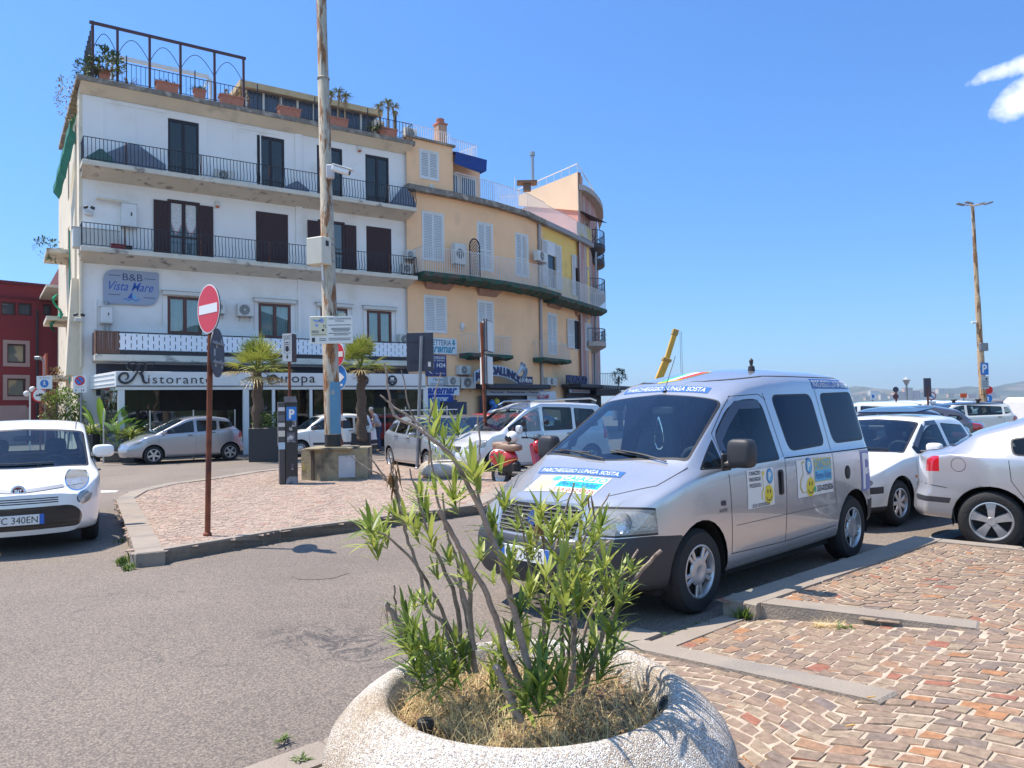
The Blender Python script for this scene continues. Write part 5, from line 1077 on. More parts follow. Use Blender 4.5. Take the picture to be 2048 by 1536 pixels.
s0,s1,z0,z1,y=q; w=s1-s0; h=z1-z0; b=MB()
for k in range(3): cx=s0+w*(.38+.17*k); stroke(b,[(cx-.12,z0+h*.5),(cx-.02,z0+h*(.85-.1*k)),(cx+.08,z0+h*.7),(cx+.02,z0+h*.55)],.03,y-.003,y,M=p.M)
b.build('wave_emblem',M_NAVY,o); words(o,q,p,'MARTUSCELLI',.15,.85,.1,.3,M_NAVY)
o,q=board(p,842,919,773,791,'ferry_company_sign','wide white board with bold slanted blue word caremar over the shop blind',M_SIGNW,off=.3); words(o,q,p,'caremar',.06,.94,.15,.85,M_CARB,.05,.3)
o=thing('blue_blind','blue drop awning lettered caremar beneath the wide white board','awning',p.M@Vector((1,-.5,2.3))); s0,s1,z0,z1=p.rect(845,907,793,804,.6); b=MB(); b.add([(s0,-.05,z1+.25),(s1,-.05,z1+.25),(s1,-.6,z1),(s0,-.6,z1),(s0,-.6,z0),(s1,-.6,z0)],[(0,3,2,1),(3,4,5,2)],0,p.M); b.build('cloth',mat('blue_cloth',(.015,.06,.30),rough=.8),o,smooth=False); b=MB(); addtext(b,'caremar',s0+.5,s1-.3,z0+.05,z1-.03,-.606,0,p.M,.03,.3); b.build('lettering',M_SIGNW,o)
s0,s1,z0,z1=p.rect(848,884,806,840,0); b=MB(); b.bx(s0,s1,-.01,.0,0,z1,M=p.M); b.build('ticket_door',mat('dark_shop_glass',(.03,.035,.05),rough=.1),bh)
s0,s1,z0,z1=FS[0].rect(884,905,800,840,.1); b=MB(); b.bx(s0,FS[0].len,-.1,-.04,0,z1,M=FS[0].M); b.bx(0,FS[1].hit(931,820)[0],-.1,-.04,0,z1-.1,M=FS[1].M)
for x in np.arange(s0,FS[0].len,.14): b.tube([FS[0].M@Vector((x,-.07,z1-.02)),FS[0].M@Vector((x,-.07,z1+.32))],.012,4)
b.build('navy_gate',mat('navy_metal',(.03,.045,.11),rough=.5),label='low navy metal gate with spikes left of the diving shop',cat='gate')
# diving shop
p=FS[2]; pa=FS[1]
sh=thing('diving_shop','dark diving and fishing shop front with canopy and arched name board','shop front',p.M@Vector((0,0,0)))
PSh=Pl(FS[1].M@Vector((FS[1].hit(952,800)[0],-.25,0)),FS[3].M@Vector((FS[3].hit(1066,800)[0],-.25,0)))
zc_=PSh.hit(1010,779)[1]; zcT=PSh.hit(1010,769)[1]
b=MB(); b.bx(-.2,PSh.len+.2,-.9,.25,zc_,zcT,M=PSh.M,ch=.05); b.build('canopy',mat('canopy_dark',(.03,.03,.04),rough=.6),sh)
z1=PSh.hit(1010,780)[1]; z0=PSh.hit(1010,791)[1]
b=MB(); b.bx(.3,PSh.len-.1,-.3,-.1,z0,z1,M=PSh.M); b.build('fascia',mat('fascia_blue_white',(.40,.46,.56),rough=.5),sh)
b=MB(); addtext(b,'Nautica , Subacquea - Pesca',.5,PSh.len-.3,z0+.08,z1-.07,-.304,0,PSh.M,.03); b.build('lettering',MATS['sign_navy'],sh)
b=MB(); wallmesh(b,0,PSh.len,0,z0,[(PSh.hit(975,815)[0],PSh.hit(1014,815)[0],.1,z0-.1),(PSh.hit(1024,815)[0],PSh.hit(1050,815)[0],.9,z0-.2)],.2,PSh.M); b.build('front',mat('shop_front_dark',(.035,.03,.045),rough=.6),sh)
b=MB(); b.bx(PSh.hit(1024,815)[0],PSh.hit(1050,815)[0],.02,.04,.9,z0-.2,M=PSh.M); b.build('shop_window',mat('teal_window',(.12,.22,.24),rough=.1),sh)
b=MB(); b.bx(PSh.hit(972,815)[0],PSh.hit(1016,815)[0],.02,.05,.0,z0,M=PSh.M); b.build('doorway',mat('shop_black',(.012,.012,.015),rough=.7),sh)
for i,(px_,py_,c) in enumerate(((984,806,(.05,.20,.55)),(993,803,(.6,.5,.05)),(989,813,(.1,.25,.6)),(1000,815,(.15,.15,.2)),(985,821,(.03,.1,.35)),(996,824,(.4,.1,.08)))):
 s,z=PSh.hit(px_,py_,.3); o=thing('beach_ball',['blue ball at the top left of the shop-door display','yellow ball in the shop-door display','lighter blue ball below the yellow one in the shop door','dark grey ball at the right of the shop-door display','navy ball low in the shop-door display','red ball lowest in the shop-door display'][i],'ball',PSh.M@Vector((s,-.3,z-.15)),0,'balls and floats hung at the shop door')
 b=MB(); b.sph((s,-.3,z),.17,12,M=PSh.M); b.build('shell',mat('ball%d'%i,c,rough=.4),o); b=MB(); b.lathe([(.03,.165),(.03,.19)],8,M=PSh.M@TR(s,-.3,z)); b.build('valve',M_WHITE,o)
# arched board
an=thing('arched_shop_sign','arched white-edged board with chunky navy name letters and a leaping marlin','sign',PSh.M@Vector((1.5,-.6,zcT)))
sa=PSh.hit(948,765,.7)[0]; sb=PSh.hit(1036,765,.7)[0]; zt_=PSh.hit(1000,738,.7)[1]; H_=zt_-zcT; Wd=sb-sa
def arch(t,lift): return (sa+Wd*t, zcT+H_*(.30+.55*math.sin(math.pi*t)**.8)*1.0+lift)
b=MB(); n=24; vs=[]
for i in range(n+1):
 t=i/n; x,z=arch(t,0); vs+=[(x,-.72,z-.26),(x,-.72,z+.30),(x,-.64,z-.26),(x,-.64,z+.30)]
b.add(vs,[(4*i,4*i+4,4*i+5,4*i+1) for i in range(n)]+[(4*i+1,4*i+5,4*i+7,4*i+3) for i in range(n)]+[(4*i+2,4*i+3,4*i+7,4*i+6) for i in range(n)]+[(4*i,4*i+2,4*i+6,4*i+4) for i in range(n)],0,PSh.M); b.build('board',mat('pale_blue_board',(.42,.52,.62),rough=.5),an)
b=MB(); addtext(b,'MADDALUNO',sa+Wd*.03,sb-Wd*.0,0,.46,-.76,0,PSh.M,.05,0,.03,warp=lambda X,Z:(X,arch((X-sa)/Wd,0)[1]-.21+Z)); b.build('lettering',mat('letters_navy',(.01,.018,.09),rough=.5),an)
b=MB(); x0=PSh.hit(1037,763,.7)[0]; x1=PSh.hit(1062,763,.7)[0]; z1=PSh.hit(1050,755,.7)[1]; b.bx(x0-.1,x1+.1,-.74,-.66,zcT+.02,z1+.05,M=PSh.M); b.build('small_board',MATS['letters_navy'],an)
b=MB(); addtext(b,'del Mare',x0,x1,zcT+.1,z1,-.75,0,PSh.M,.02); b.build('lettering',M_WHITE2,an)
def Q(zx,zy): s,z=PSh.hit(780+zx/4.267,540+zy/4.267,.8); return (s,z)
out=[Q(*p_) for p_ in [(1120,785),(1150,805),(1170,850),(1168,890),(1150,925),(1155,940),(1140,935),(1128,960),(1122,925),(1128,905),(1140,880),(1135,860),(1118,865),(1105,880),(1085,895),(1070,905),(1085,880),(1100,850),(1112,815)]]
b=MB(); n=len(out); plate(b,out,-.84,-.78,M=PSh.M); b.build('marlin',mat('marlin_blue',(.10,.16,.24),rough=.4,col2=(.5,.56,.62),scale=3,c2pos=(.5,.56)),an,smooth=False)
# banner
o,q=board(FS[3],1053,1083,777,808,'fishing_banner','white cloth banner reading BIG GAME hanging right of the diving shop',M_SIGNW,off=.35,cat='banner',th=.02)
bn=o; pb=Pl(PSh.M@Vector((PSh.hit(1055,792,.2)[0],-.2,0)),FS[4].M@Vector((FS[4].hit(1112,792,.4)[0],-.4,0)))
for ch_ in list(o.children): bpy.data.objects.remove(ch_)
z0a,z1a=pb.hit(1055,801)[1],pb.hit(1055,777)[1]; z0b,z1b=pb.hit(1112,809)[1],pb.hit(1112,782)[1]; b=MB(); n=14; vs=[]
for i in range(n+1):
 t=i/n;
 for j in range(7): u=j/6; vs.append((pb.len*t,.03*math.sin(t*9+u*5),(z0a+(z0b-z0a)*t)*(1-u)+(z1a+(z1b-z1a)*t)*u-.08*math.sin(math.pi*t)*u))
b.add(vs,[(7*i+j,7*i+7+j,7*i+8+j,7*i+1+j) for i in range(n) for j in range(6)],0,pb.M); b.build('cloth',mat('banner_cloth',(.62,.65,.70),rough=.8),bn)
b=MB(); zm=(z0a+z1a+z0b+z1b)/4; addtext(b,'BIG GAME',pb.len*.3,pb.len*.72,zm-.2,zm+.1,-.06,0,pb.M,.02); b.build('lettering',mat('red_letters',(.45,.03,.04),rough=.6),bn)
b=MB(); addtext(b,'Campionato Mondiale a squadre',pb.len*.15,pb.len*.8,zm+.26,zm+.34,-.06,0,pb.M,.01); b.build('lettering',MATS['sign_navy'],bn)
# second shop
PN=Pl(FS[4].M@Vector((FS[4].hit(1124,800)[0],-.3,0)),FS[5].M@Vector((FS[5].len+.9,-.3,0)))
sh=thing('clothing_shop','dark shop front under a flat canopy at the end of the beige house','shop front',PN.M@Vector((0,0,0)))
zc_=PN.hit(1160,777)[1]; zcT=PN.hit(1160,770)[1]; b=MB(); b.bx(-.2,PN.len+4.5,-1.1,.25,zc_,zcT,M=PN.M,ch=.04); b.build('canopy',MATS['canopy_dark'],sh)
b=MB(); wallmesh(b,0,PN.len,0,zc_,[(PN.len*.12,PN.len*.36,.6,zc_-.8),(PN.len*.45,PN.len*.62,.1,zc_-.8),(PN.len*.7,PN.len*.95,.6,zc_-.8)],.2,PN.M); b.build('front',MATS['shop_front_dark'],sh)
b=MB(); b.bx(PN.len*.1,PN.len*.96,.04,.07,.1,zc_-.6,M=PN.M); b.build('shop_window',mat('pale_window',(.10,.13,.15),rough=.1),sh)
o,q=board(PN,1140,1180,779,786,'light_box','pale light box with small lettering under the flat canopy',mat('lightbox',(.35,.45,.60),rough=.4),off=.25); words(o,q,PN,'MARINE SHOP',.1,.9,.25,.75,mat('red_letters',(.45,.03,.04)),.01)
o=thing('letter_sign','free-standing navy letters NORD SUD on the flat canopy','sign',PN.M@Vector((1,-.6,zcT))); b=MB(); s0=PN.hit(1131,760,.6)[0]; s1=PN.hit(1172,763,.6)[0]; zt_=PN.hit(1150,751,.6)[1]; addtext(b,'NORDSUD',s0,s1,zcT+.05,zt_,-.7,0,PN.M,.06,0,.08); b.build('lettering',MATS['letters_navy'],o); b=MB(); b.bx(s0,s1,-.66,-.6,zcT-.02,zcT+.08,M=PN.M); b.build('rail',M_IRON,o)
# ============================================================ pink house with curved canopy
pk0=W(1037,391,55.3); pk1=W(1155,344,50.0); PC=Pl(pk0,pk1); zpk=pk1.z
pk=thing('pink_house','tall pink house with a sunlit cream gable and curved roof canopy','building',(pk1.x,pk1.y,0))
b=MB(); zl0=PC.hit(1052,406)[1]; zl1=PC.hit(1157,421)[1]; b.add([(0,0,zl0),(PC.len,0,zl1),(PC.len,0,zpk),(0,0,zpk)],[(0,1,2,3)],0,PC.M); b.add([(0,.3,zl0),(PC.len,.3,zl1),(PC.len,.3,zpk),(0,.3,zpk),(0,0,zpk),(PC.len,0,zpk),(0,0,zl0),(PC.len,0,zl1)],[(0,3,2,1),(4,5,2,3),(6,0,1,7)],0,PC.M); b.build('gable',mat('cream_sunlit',(.66,.52,.37),rough=.9,var=.06,scale=.6),pk)
k=[pk1];
for px_,D in ((1168,51.2),(1180,52.6),(1190,54.4),(1196,57)): k.append(W(px_,500,D))
K=[Pl(k[i],k[i+1]) for i in range(4)]
for i,pl in enumerate(K):
 b=MB(); hs=[]
 for (x0,x1,yt,yb) in ((1172,1176,447,500),(1174,1179,540,562),(1175,1182,640,705)):
  if bounds and (i==(0 if x1<1168 else 1)): r=pl.rect(x0,x1,yt,yb); hs.append((max(.05,r[0]),min(pl.len-.05,r[1]),r[2],r[3]))
 wallmesh(b,0,pl.len,0,zpk-(.9 if i else .0),hs,.2,pl.M); b.build('wall',M_PINK,pk)
 for r in hs: b=MB(); b.bx(r[0],r[1],.12,.15,r[2],r[3],M=pl.M); b.build('window',M_PANE,pk); b=MB(); [b.bx(*e,M=pl.M) for e in ((r[0]-.15,r[0],-.03,-.002,r[2]-.15,r[3]+.15),(r[1],r[1]+.15,-.03,-.002,r[2]-.15,r[3]+.15),(r[0],r[1],-.03,-.002,r[3],r[3]+.15))]; b.build('window_frame',mat('grey_surround',(.42,.40,.42),rough=.9),pk)
 b=MB(); b.bx(0,.35,-.02,-.002,0,zpk-1.2,M=pl.M); b.build('pilaster',mat('pink_pale',(.52,.42,.40),rough=.9),pk)
b=MB(); b.prism([(pk0.x,pk0.y+.2),(pk1.x,pk1.y+.2)]+[(q.x-.02,q.y+.2) for q in k[1:]]+[(k[-1].x-1,k[-1].y+8),(pk0.x+2,pk0.y+8)],0,zpk-1); b.build('core',M_PINK,pk)
# canopy: curved slab that overhangs on the right
zca=W(1157,368,50).z; b=MB(); rim=[]; inn=[]
ang=np.linspace(0,1,12)
for t in ang:
 pt=K[0].M@Vector((0,0,0)) if False else None
path=[W(1157,372,50),W(1170,369,50.3),W(1183,380,51.2),W(1193,396,52.4),W(1201,412,53.8),W(1206,428,55.4),W(1207,445,57.5),W(1203,462,60)]
inner=[W(1157,372,50.2),W(1163,372,51.2),W(1170,380,52.4),W(1180,396,54),W(1187,412,55.6),W(1192,428,57.4),W(1196,445,59.5),W(1198,462,62)]
vs=[]
for p_,q_ in zip(path,inner): vs+=[(p_.x,p_.y,zca-.35),(p_.x,p_.y,zca),(q_.x,q_.y,zca-.35),(q_.x,q_.y,zca)]
b.add(vs,[(4*i,4*i+4,4*i+5,4*i+1) for i in range(7)]+[(4*i+2,4*i+6,4*i+4,4*i) for i in range(7)]+[(4*i+1,4*i+5,4*i+7,4*i+3) for i in range(7)]+[(0,1,3,2)]); b.build('canopy',mat('canopy_concrete',(.42,.38,.35),rough=.9,var=.12,scale=2),pk)
b=MB(); pts=[pk0+Vector((0,0,.45)),pk1+Vector((0,0,.55)),W(1172,362,50.6)+Vector((0,0,.2)),W(1190,395,52.4)+Vector((0,0,.3))]; b.tube(pts,.04,5);
for i in range(9): c=pk0.lerp(pk1,i/8); b.tube([c,c+Vector((0,0,.5))],.03,4)
b.build('roof_rail',M_WHITE,pk)
b=MB(); b.add([tuple(PC.M@Vector((.3,.35,zl0-.05))),tuple(PC.M@Vector((PC.len,.35,zl1))),tuple(PC.M@Vector((PC.len,2.6,zl1-.5))),tuple(PC.M@Vector((.3,2.6,zl0-.4)))],[(0,1,2,3)]); b.build('shade_roof',M_BROWN,pk)
def cbal(px0,px1,pyr,pys,pyb,D,label=None,slabm=None):
 """rounded corner balcony on the sea side"""
 a=W(px0,pys,D); c=W(px1,pys,D+.5); r=(c.x-a.x); zsl=a.z; zrl=W(px0+8,pyr,D).z; zbb=W(px0+8,pyb,D).z; n=12
 def pt(t,rr): return (a.x-.6+ (r+.6)*rr*math.sin(t)**.6 , D+1.2-1.9*math.cos(t)*rr)
 T=np.linspace(0.02,math.pi*.95,n); b=MB(); vs=[]
 for t in T: x,y=pt(t,1); x2,y2=pt(t,.45); vs+=[(x,y,zsl),(x,y,zsl-.3),(x2,y2,zbb),(a.x-.6,y2,zsl)]
 b.add(vs,[(4*i+j,4*i+4+j,4*i+5+j,4*i+1+j) for i in range(n-1) for j in range(2)]+[(4*i+3,4*i+7,4*i+4,4*i) for i in range(n-1)]); so=b.build('balcony',slabm or MATS['canopy_dark'],pk)
 b=MB(); P_=[Vector((*pt(t,.97),0)) for t in np.linspace(.02,math.pi*.95,26)]
 for p_ in P_: b.tube([(p_.x,p_.y,zsl),(p_.x,p_.y,zrl)],.018,4,caps=False)
 b.tube([(p_.x,p_.y,zrl) for p_ in P_],.03,4); b.build('railing',M_IRON,so)
 b=MB();
 for k_ in range(3): bush(b,(P_[3+6*k_].x-.15,P_[3+6*k_].y,zsl+.35),.25,.25,.3,40,.12)
 b.build('plants',mat('dark_leaf',(.02,.035,.025),rough=.8),so)
cbal(1188,1212,463,489,512,53); cbal(1188,1211,508,520,534,54); cbal(1190,1213,559,590,618,53); cbal(1188,1214,658,684,706,52,slabm=MATS['canopy_concrete'])
b=MB(); a=W(1196,775,51); b.bx(a.x,a.x+2.2,50,53,a.z-.25,a.z); c=W(1245,785,51)
b=MB(); b.prism([(W(1192,780,50).x,50),(W(1240,780,50).x,50.3),(W(1243,780,54).x,54),(W(1192,780,54).x,54)],W(1220,790,50).z,W(1220,779,50).z); tz=W(1220,779,50).z; b.build('terrace',MATS['canopy_dark'],pk)
b=MB()
for x in np.linspace(W(1195,780,50).x,W(1240,780,50).x,14): b.tube([(x,50.1,tz),(x,50.1,tz+1.05)],.02,4,caps=False)
b.tube([(W(1194,780,50).x,50.1,tz+1.05),(W(1240,780,50).x,50.1,tz+1.05)],.03,4); b.build('terrace_railing',M_GREYM,pk)
b=MB(); x0=W(1193,800,51).x;
for x in (x0,W(1236,800,51).x): b.bx(x,x+.3,51,51.3,0,tz-.3)
b.build('terrace_posts',M_IRON,pk)
b=MB(); c=W(1238,752,50.3); bush(b,c,.5,.4,.45,240,.2); b.tube([(c.x-.1,c.y,tz),(c.x,c.y,c.z)],.05,5); b.build('terrace_plant',MATS['dark_leaf'],label='dark bushy plant at the outer corner of the sea terrace',cat='plant')
b=MB(); b.tube([W(1192,455,53),W(1190,800,53)],.08,6); b.build('downpipe',M_GREYM,pk)
# ============================================================ red building, street at far left
rd=thing('red_building','dark red apartment block with grey-framed square windows at the left edge','building',W(50,800,47))
RL=Pl(W(-260,700,42),W(122,700,49)); zrt_=RL.hit(55,568)[1]
M_RED=mat('red_stucco',(.20,.022,.028),rough=.85,var=.08,scale=.6); b=MB()
rw=[RL.rect(2,31,604,630),RL.rect(36,64,606,631),RL.rect(86,103,608,631),RL.rect(14,51,688,726),RL.rect(14,51,757,793),RL.rect(13,52,822,836)]
wallmesh(b,0,RL.len,0,zrt_,rw,.25,RL.M); b.build('wall',M_RED,rd)
for i,r in enumerate(rw):
 if i>=3: b=MB(); [b.bx(*e,M=RL.M) for e in ((r[0]-.22,r[0],-.06,.05,r[2]-.22,r[3]+.22),(r[1],r[1]+.22,-.06,.05,r[2]-.22,r[3]+.22),(r[0],r[1],-.06,.05,r[3],r[3]+.22),(r[0],r[1],-.06,.05,r[2]-.22,r[2]))]; b.build('window_surround',mat('pink_grey_stone',(.38,.27,.26),rough=.9),rd)
 b=MB(); w_=.09; [b.bx(*e,M=RL.M) for e in ((r[0],r[0]+w_,.08,.14,r[2],r[3]),(r[1]-w_,r[1],.08,.14,r[2],r[3]),(r[0]+w_,r[1]-w_,.08,.14,r[3]-w_,r[3]),(r[0]+w_,r[1]-w_,.08,.14,r[2],r[2]+w_))]; so=b.build('window_frame',mat('dark_red_frame',(.05,.01,.015),rough=.5),rd)
 b=MB(); b.bx(r[0],r[1],.15,.17,r[2],r[3],M=RL.M); b.build('pane',M_PANE if i<3 else mat('painted_reflection_pane',(.10,.13,.13),rough=.05,col2=(.35,.30,.20),scale=1.2,c2pos=(.5,.56)),so)  # tan patches in the lower panes' colour imitate reflections
b=MB(); b.bx(-.2,RL.len,-.12,.5,zrt_-.1,zrt_+.08,M=RL.M); b.bx(0,RL.len,-.08,.0,RL.hit(55,599)[1],RL.hit(55,595)[1],M=RL.M); b.build('cornice',mat('dark_red_trim',(.12,.012,.02),rough=.8),rd)
b=MB(); s,_=RL.hit(74,700); b.tube([RL.M@Vector((s,-.08,zrt_-1.6)),RL.M@Vector((s,-.08,0))],.07,6); b.build('downpipe',M_IRON,rd)
b=MB(); b.bx(0,RL.hit(52,800)[0],-.1,-.002,0,RL.hit(30,811)[1],M=RL.M); b.build('plinth',mat('pink_plinth',(.36,.27,.27),rough=.9,var=.1,scale=2),rd)
b=MB(); b.bx(0,RL.len,.3,6,0,zrt_-.2,M=RL.M); b.build('core',M_RED,rd)
# narrow cream house in the side street
ns=thing('street_house','narrow cream house with dark red upper wall in the side street behind the guesthouse','building',W(118,800,46))
b=MB(); p_=Pl(W(99,700,54),W(133,700,44)); wallmesh(b,0,p_.len,0,p_.hit(120,590)[1],[p_.rect(119,121,655,700)],.2,p_.M); b.build('wall',M_STUCS,ns)
zq=p_.hit(120,590)[1]; b=MB(); wallmesh(b,0,p_.len*.8,zq,p_.hit(115,540)[1],[],.2,p_.M); b.build('upper_wall',mat('oxblood',(.16,.04,.045),rough=.9),ns)
b=MB(); b.bx(0,p_.len,-1.0,.1,zq-.15,zq,M=p_.M); b.build('balcony',M_SLAB,ns)
# ============================================================ CARS
def paint(name,col,metal=.0,rough=.35,flake=0):
 return mat(name,col,rough=rough,metal=metal,coat=1.0,inner=(.03,.03,.032),var=.03,scale=1.5)
M_TYRE=mat('tyre_rubber',(.018,.018,.019),rough=.8,bump=.3,bscale=60); M_RIMS=mat('silver_wheel',(.50,.51,.53),rough=.3,metal=.6,coat=.4); M_RIMD=mat('dull_black',(.012,.012,.013),rough=.8)  # M_RIMD: plain near-black for wheel backs, wells, grilles and underbodies
M_CHROME=mat('chrome',(.72,.73,.75),rough=.08,metal=1); M_BUMP=mat('dark_bumper_plastic',(.030,.032,.038),rough=.55,var=.2,scale=4,inner=(.02,.02,.02)); M_SEAM=mat('panel_gap',(.012,.012,.013),rough=.8)
M_RUBB=mat('window_rubber',(.012,.012,.014),rough=.5); M_CGL=glass('windscreen_glass',(.70,.83,.86),1.2,haze=.0); M_CGS=glass('side_glass',(.50,.60,.62),.8); M_CGD=mat('privacy_glass',(.006,.010,.035),rough=.03,spec=.16)
M_LENS=glass('lamp_lens',(.9,.92,.93),1.2,.05,haze=.30); M_REFL=mat('lamp_reflector',(.62,.66,.70),rough=.18,metal=.85,bump=.5,bscale=40); M_REDL=mat('red_lamp_lens',(.45,.008,.015),rough=.12,coat=1); M_ORL=mat('orange_lamp_lens',(.60,.16,.02),rough=.2,coat=1)
M_SEAT=mat('seat_fabric',(.030,.032,.038),rough=.9,var=.2,scale=8); M_DASH=mat('dashboard_plastic',(.05,.052,.055),rough=.7); M_SEATG=mat('grey_seat_fabric',(.09,.10,.11),rough=.9)
def tab(t,x,s=0):
 """smoothed table lookup; t = [(x, value)...] front to rear"""
 xs=np.array([p[0] for p in t][::-1],float); ys=np.array([p[1] for p in t][::-1],float); x=np.asarray(x,float)
 if not s: return np.interp(x,xs,ys)
 k=np.linspace(-2,2,9); w=np.exp(-k*k/1.2); w/=w.sum()
 return sum(wi*np.interp(x+ki*s,xs,ys) for ki,wi in zip(k,w))
def car_body(S):
 xf,xr=S['xf'],S['xr']; Ws=S.get('width'); n=S.get('n',64)
 t=np.linspace(0,1,n); t=.5-.5*np.cos(math.pi*t)*(.55)-(.5-.5*.55)*(1-2*t)   # denser at the ends
 X=xf+(xr-xf)*np.clip(t,0,1)
 X=np.unique(np.concatenate([X,[xf,xr]]))[::-1]
 zt=tab(S['top'],X,.035); zb=tab(S['bot'],X,.05); wb=tab(S['w'],X,.06); zbelt=tab(S['belt'],X,.06); we=tab(S['edge'],X,.05); dr=tab(S['drop'],X,.05)
 pf=np.ones(len(X)); af,ar=S.get('roundf',.55),S.get('roundr',.35); kf,kr=S.get('kf',.80),S.get('kr',.88)
 for i,x in enumerate(X):
  if x>xf-af: u=(x-(xf-af))/af; pf[i]=1-(1-kf)*u**2.6
  if x<xr+ar: u=((xr+ar)-x)/ar; pf[i]=min(pf[i],1-(1-kr)*u**2.6)
 rings=[]
 for i,x in enumerate(X):
  w=wb[i]*pf[i]; e=we[i]*pf[i]; b=min(zbelt[i],zt[i]-.035); e=min(e,w-.02); zed=max(zt[i]-dr[i],b+.012)
  h=b-zb[i]
  P=[(w-.13,zb[i]),(w-.035,zb[i]+.02),(w-.012,zb[i]+.25*h),(w,zb[i]+.55*h),(w-.004,zb[i]+.80*h),(w-.014,b-.03),(w-.032,b+.004),(e+.04*(w-e),zed-.05*(zed-b)),(e-.012,zed+.005),(e*.86,zed+(zt[i]-zed)*.55),(e*.5,zt[i]-(zt[i]-zed)*.14),(e*.2,zt[i]-.004),(0,zt[i])]
  if S.get('crease'):
   zc,dc=S['crease']; P[3]=(w,zc+.06); P[2]=(w-dc,zc-.05)
  pts=[Vector(p) for p in P]
  for _ in range(2):
   q=[pts[0]]
   for a,c in zip(pts[:-1],pts[1:]): q+=[a*.75+c*.25,a*.25+c*.75]
   q.append(pts[-1]); pts=q
  rings.append([(p.x,p.y) for p in pts])
 m=len(rings[0]); Wf=max(.3,wb[0]*pf[0]); Wr=wb[-1]*pf[-1]; bf,br=S.get('bulgef',.10),S.get('bulger',.05); gf,gr=S.get('gf',.7),S.get('gr',.6)
 nose=S['nose']; tail=S['tail']
 def shift(x,y,z):
  o=0
  if x>xf-gf: g=((x-(xf-gf))/gf)**2; o+=g*(float(tab(nose,[-z],.02)[0])+bf*(1-(y/Wf)**2))
  if x<xr+gr: g=(((xr+gr)-x)/gr)**2; o-=g*(float(tab(tail,[-z],.02)[0])+br*(1-(y/Wr)**2))
  return x+o
 V=[];F=[]
 for i,x in enumerate(X):
  for j in range(m): y,z=rings[i][j]; V.append((shift(x,y,z),y,z))
  for j in range(m-2,-1,-1): y,z=rings[i][j]; V.append((shift(x,-y,z),-y,z))
 c=2*m-1
 for i in range(len(X)-1):
  for j in range(c-1): F.append((i*c+j,(i+1)*c+j,(i+1)*c+j+1,i*c+j+1))
 K=10
 for ii,x,fl in ((0,X[0],False),(len(X)-1,X[-1],True)):
  base=len(V)
  for j in range(m):
   y0,z=rings[ii][j]
   for k in range(2*K+1): y=y0*(1-k/K); V.append((shift(x,y,z),y,z))
  for j in range(m-1):
   for k in range(2*K):
    a=base+j*(2*K+1)+k; f=(a,a+1,a+2*K+2,a+2*K+1); F.append(f[::-1] if fl else f)
 bm=bmesh.new(); vv=[bm.verts.new(v) for v in V]
 for f in F:
  try: bm.faces.new([vv[i] for i in f])
  except Exception: pass
 bmesh.ops.remove_doubles(bm,verts=bm.verts,dist=.0004); bmesh.ops.dissolve_degenerate(bm,edges=bm.edges,dist=.0003)
 bmesh.ops.recalc_face_normals(bm,faces=bm.faces); bm.normal_update()
 # outward check
 s=sum((f.calc_center_median().y*f.normal.y)*f.calc_area() for f in bm.faces)
 if s<0: bmesh.ops.reverse_faces(bm,faces=bm.faces); bm.normal_update()
 return bm
AX={'y':(0,2),'x':(1,2),'z':(0,1)}
def cut(bm,poly,ax,filt,rid,lay,over=True):
 """cut a convex polygon (seen along axis ax) into the skin and mark the faces with region id"""
 a,b=AX[ax]; pa=[p[0] for p in poly]; pb=[p[1] for p in poly]; lo=(min(pa)-.001,min(pb)-.001); hi=(max(pa)+.001,max(pb)+.001)
 ar=sum(poly[i][0]*poly[(i+1)%len(poly)][1]-poly[(i+1)%len(poly)][0]*poly[i][1] for i in range(len(poly)))
 if ar<0: poly=poly[::-1]
 fs=[]
 for f in bm.faces:
  c=f.calc_center_median()
  if not filt(c,f.normal): continue
  xs=[v.co[a] for v in f.verts]; ys=[v.co[b] for v in f.verts]
  if max(xs)<lo[0] or min(xs)>hi[0] or max(ys)<lo[1] or min(ys)>hi[1]: continue
  fs.append(f)
 n=len(poly)
 for i in range(n):
  p,q=poly[i],poly[(i+1)%n]; d=(q[0]-p[0],q[1]-p[1])
  if abs(d[0])+abs(d[1])<1e-6: continue
  no=[0,0,0]; co=[0,0,0]; no[a]=d[1]; no[b]=-d[0]; co[a]=p[0]; co[b]=p[1]  # outward for CCW
  L_=math.hypot(d[0],d[1]); no=Vector(no)/L_; co=Vector(co)
  geom=list({e for f in fs for e in f.edges})+list({v for f in fs for v in f.verts})+fs
  r=bmesh.ops.bisect_plane(bm,geom=geom,dist=1e-5,plane_co=co,plane_no=no)
  nf=[g for g in r['geom'] if isinstance(g,bmesh.types.BMFace)]
  fs=[f for f in nf if (f.calc_center_median()-co).dot(no)<0]
 for f in fs:
  if over or f[lay]==0: f[lay]=rid
 return fs
def extract(bm,lay,rid,M=None):
 idx={};V=[];F=[]
 for f in bm.faces:
  if f[lay]!=rid: continue
  t=[]
  for v in f.verts:
   if v.index not in idx: idx[v.index]=len(V); V.append(tuple(v.co))
   t.append(idx[v.index])
  F.append(tuple(t))
 return V,F
def meshobj(name,V,F,mt,parent,sharp=40,label=None):
 b=MB(); b.add(V,F); o=b.build(name,mt,parent,world=False,sharp=sharp)
 if label: o['label']=label
 return o
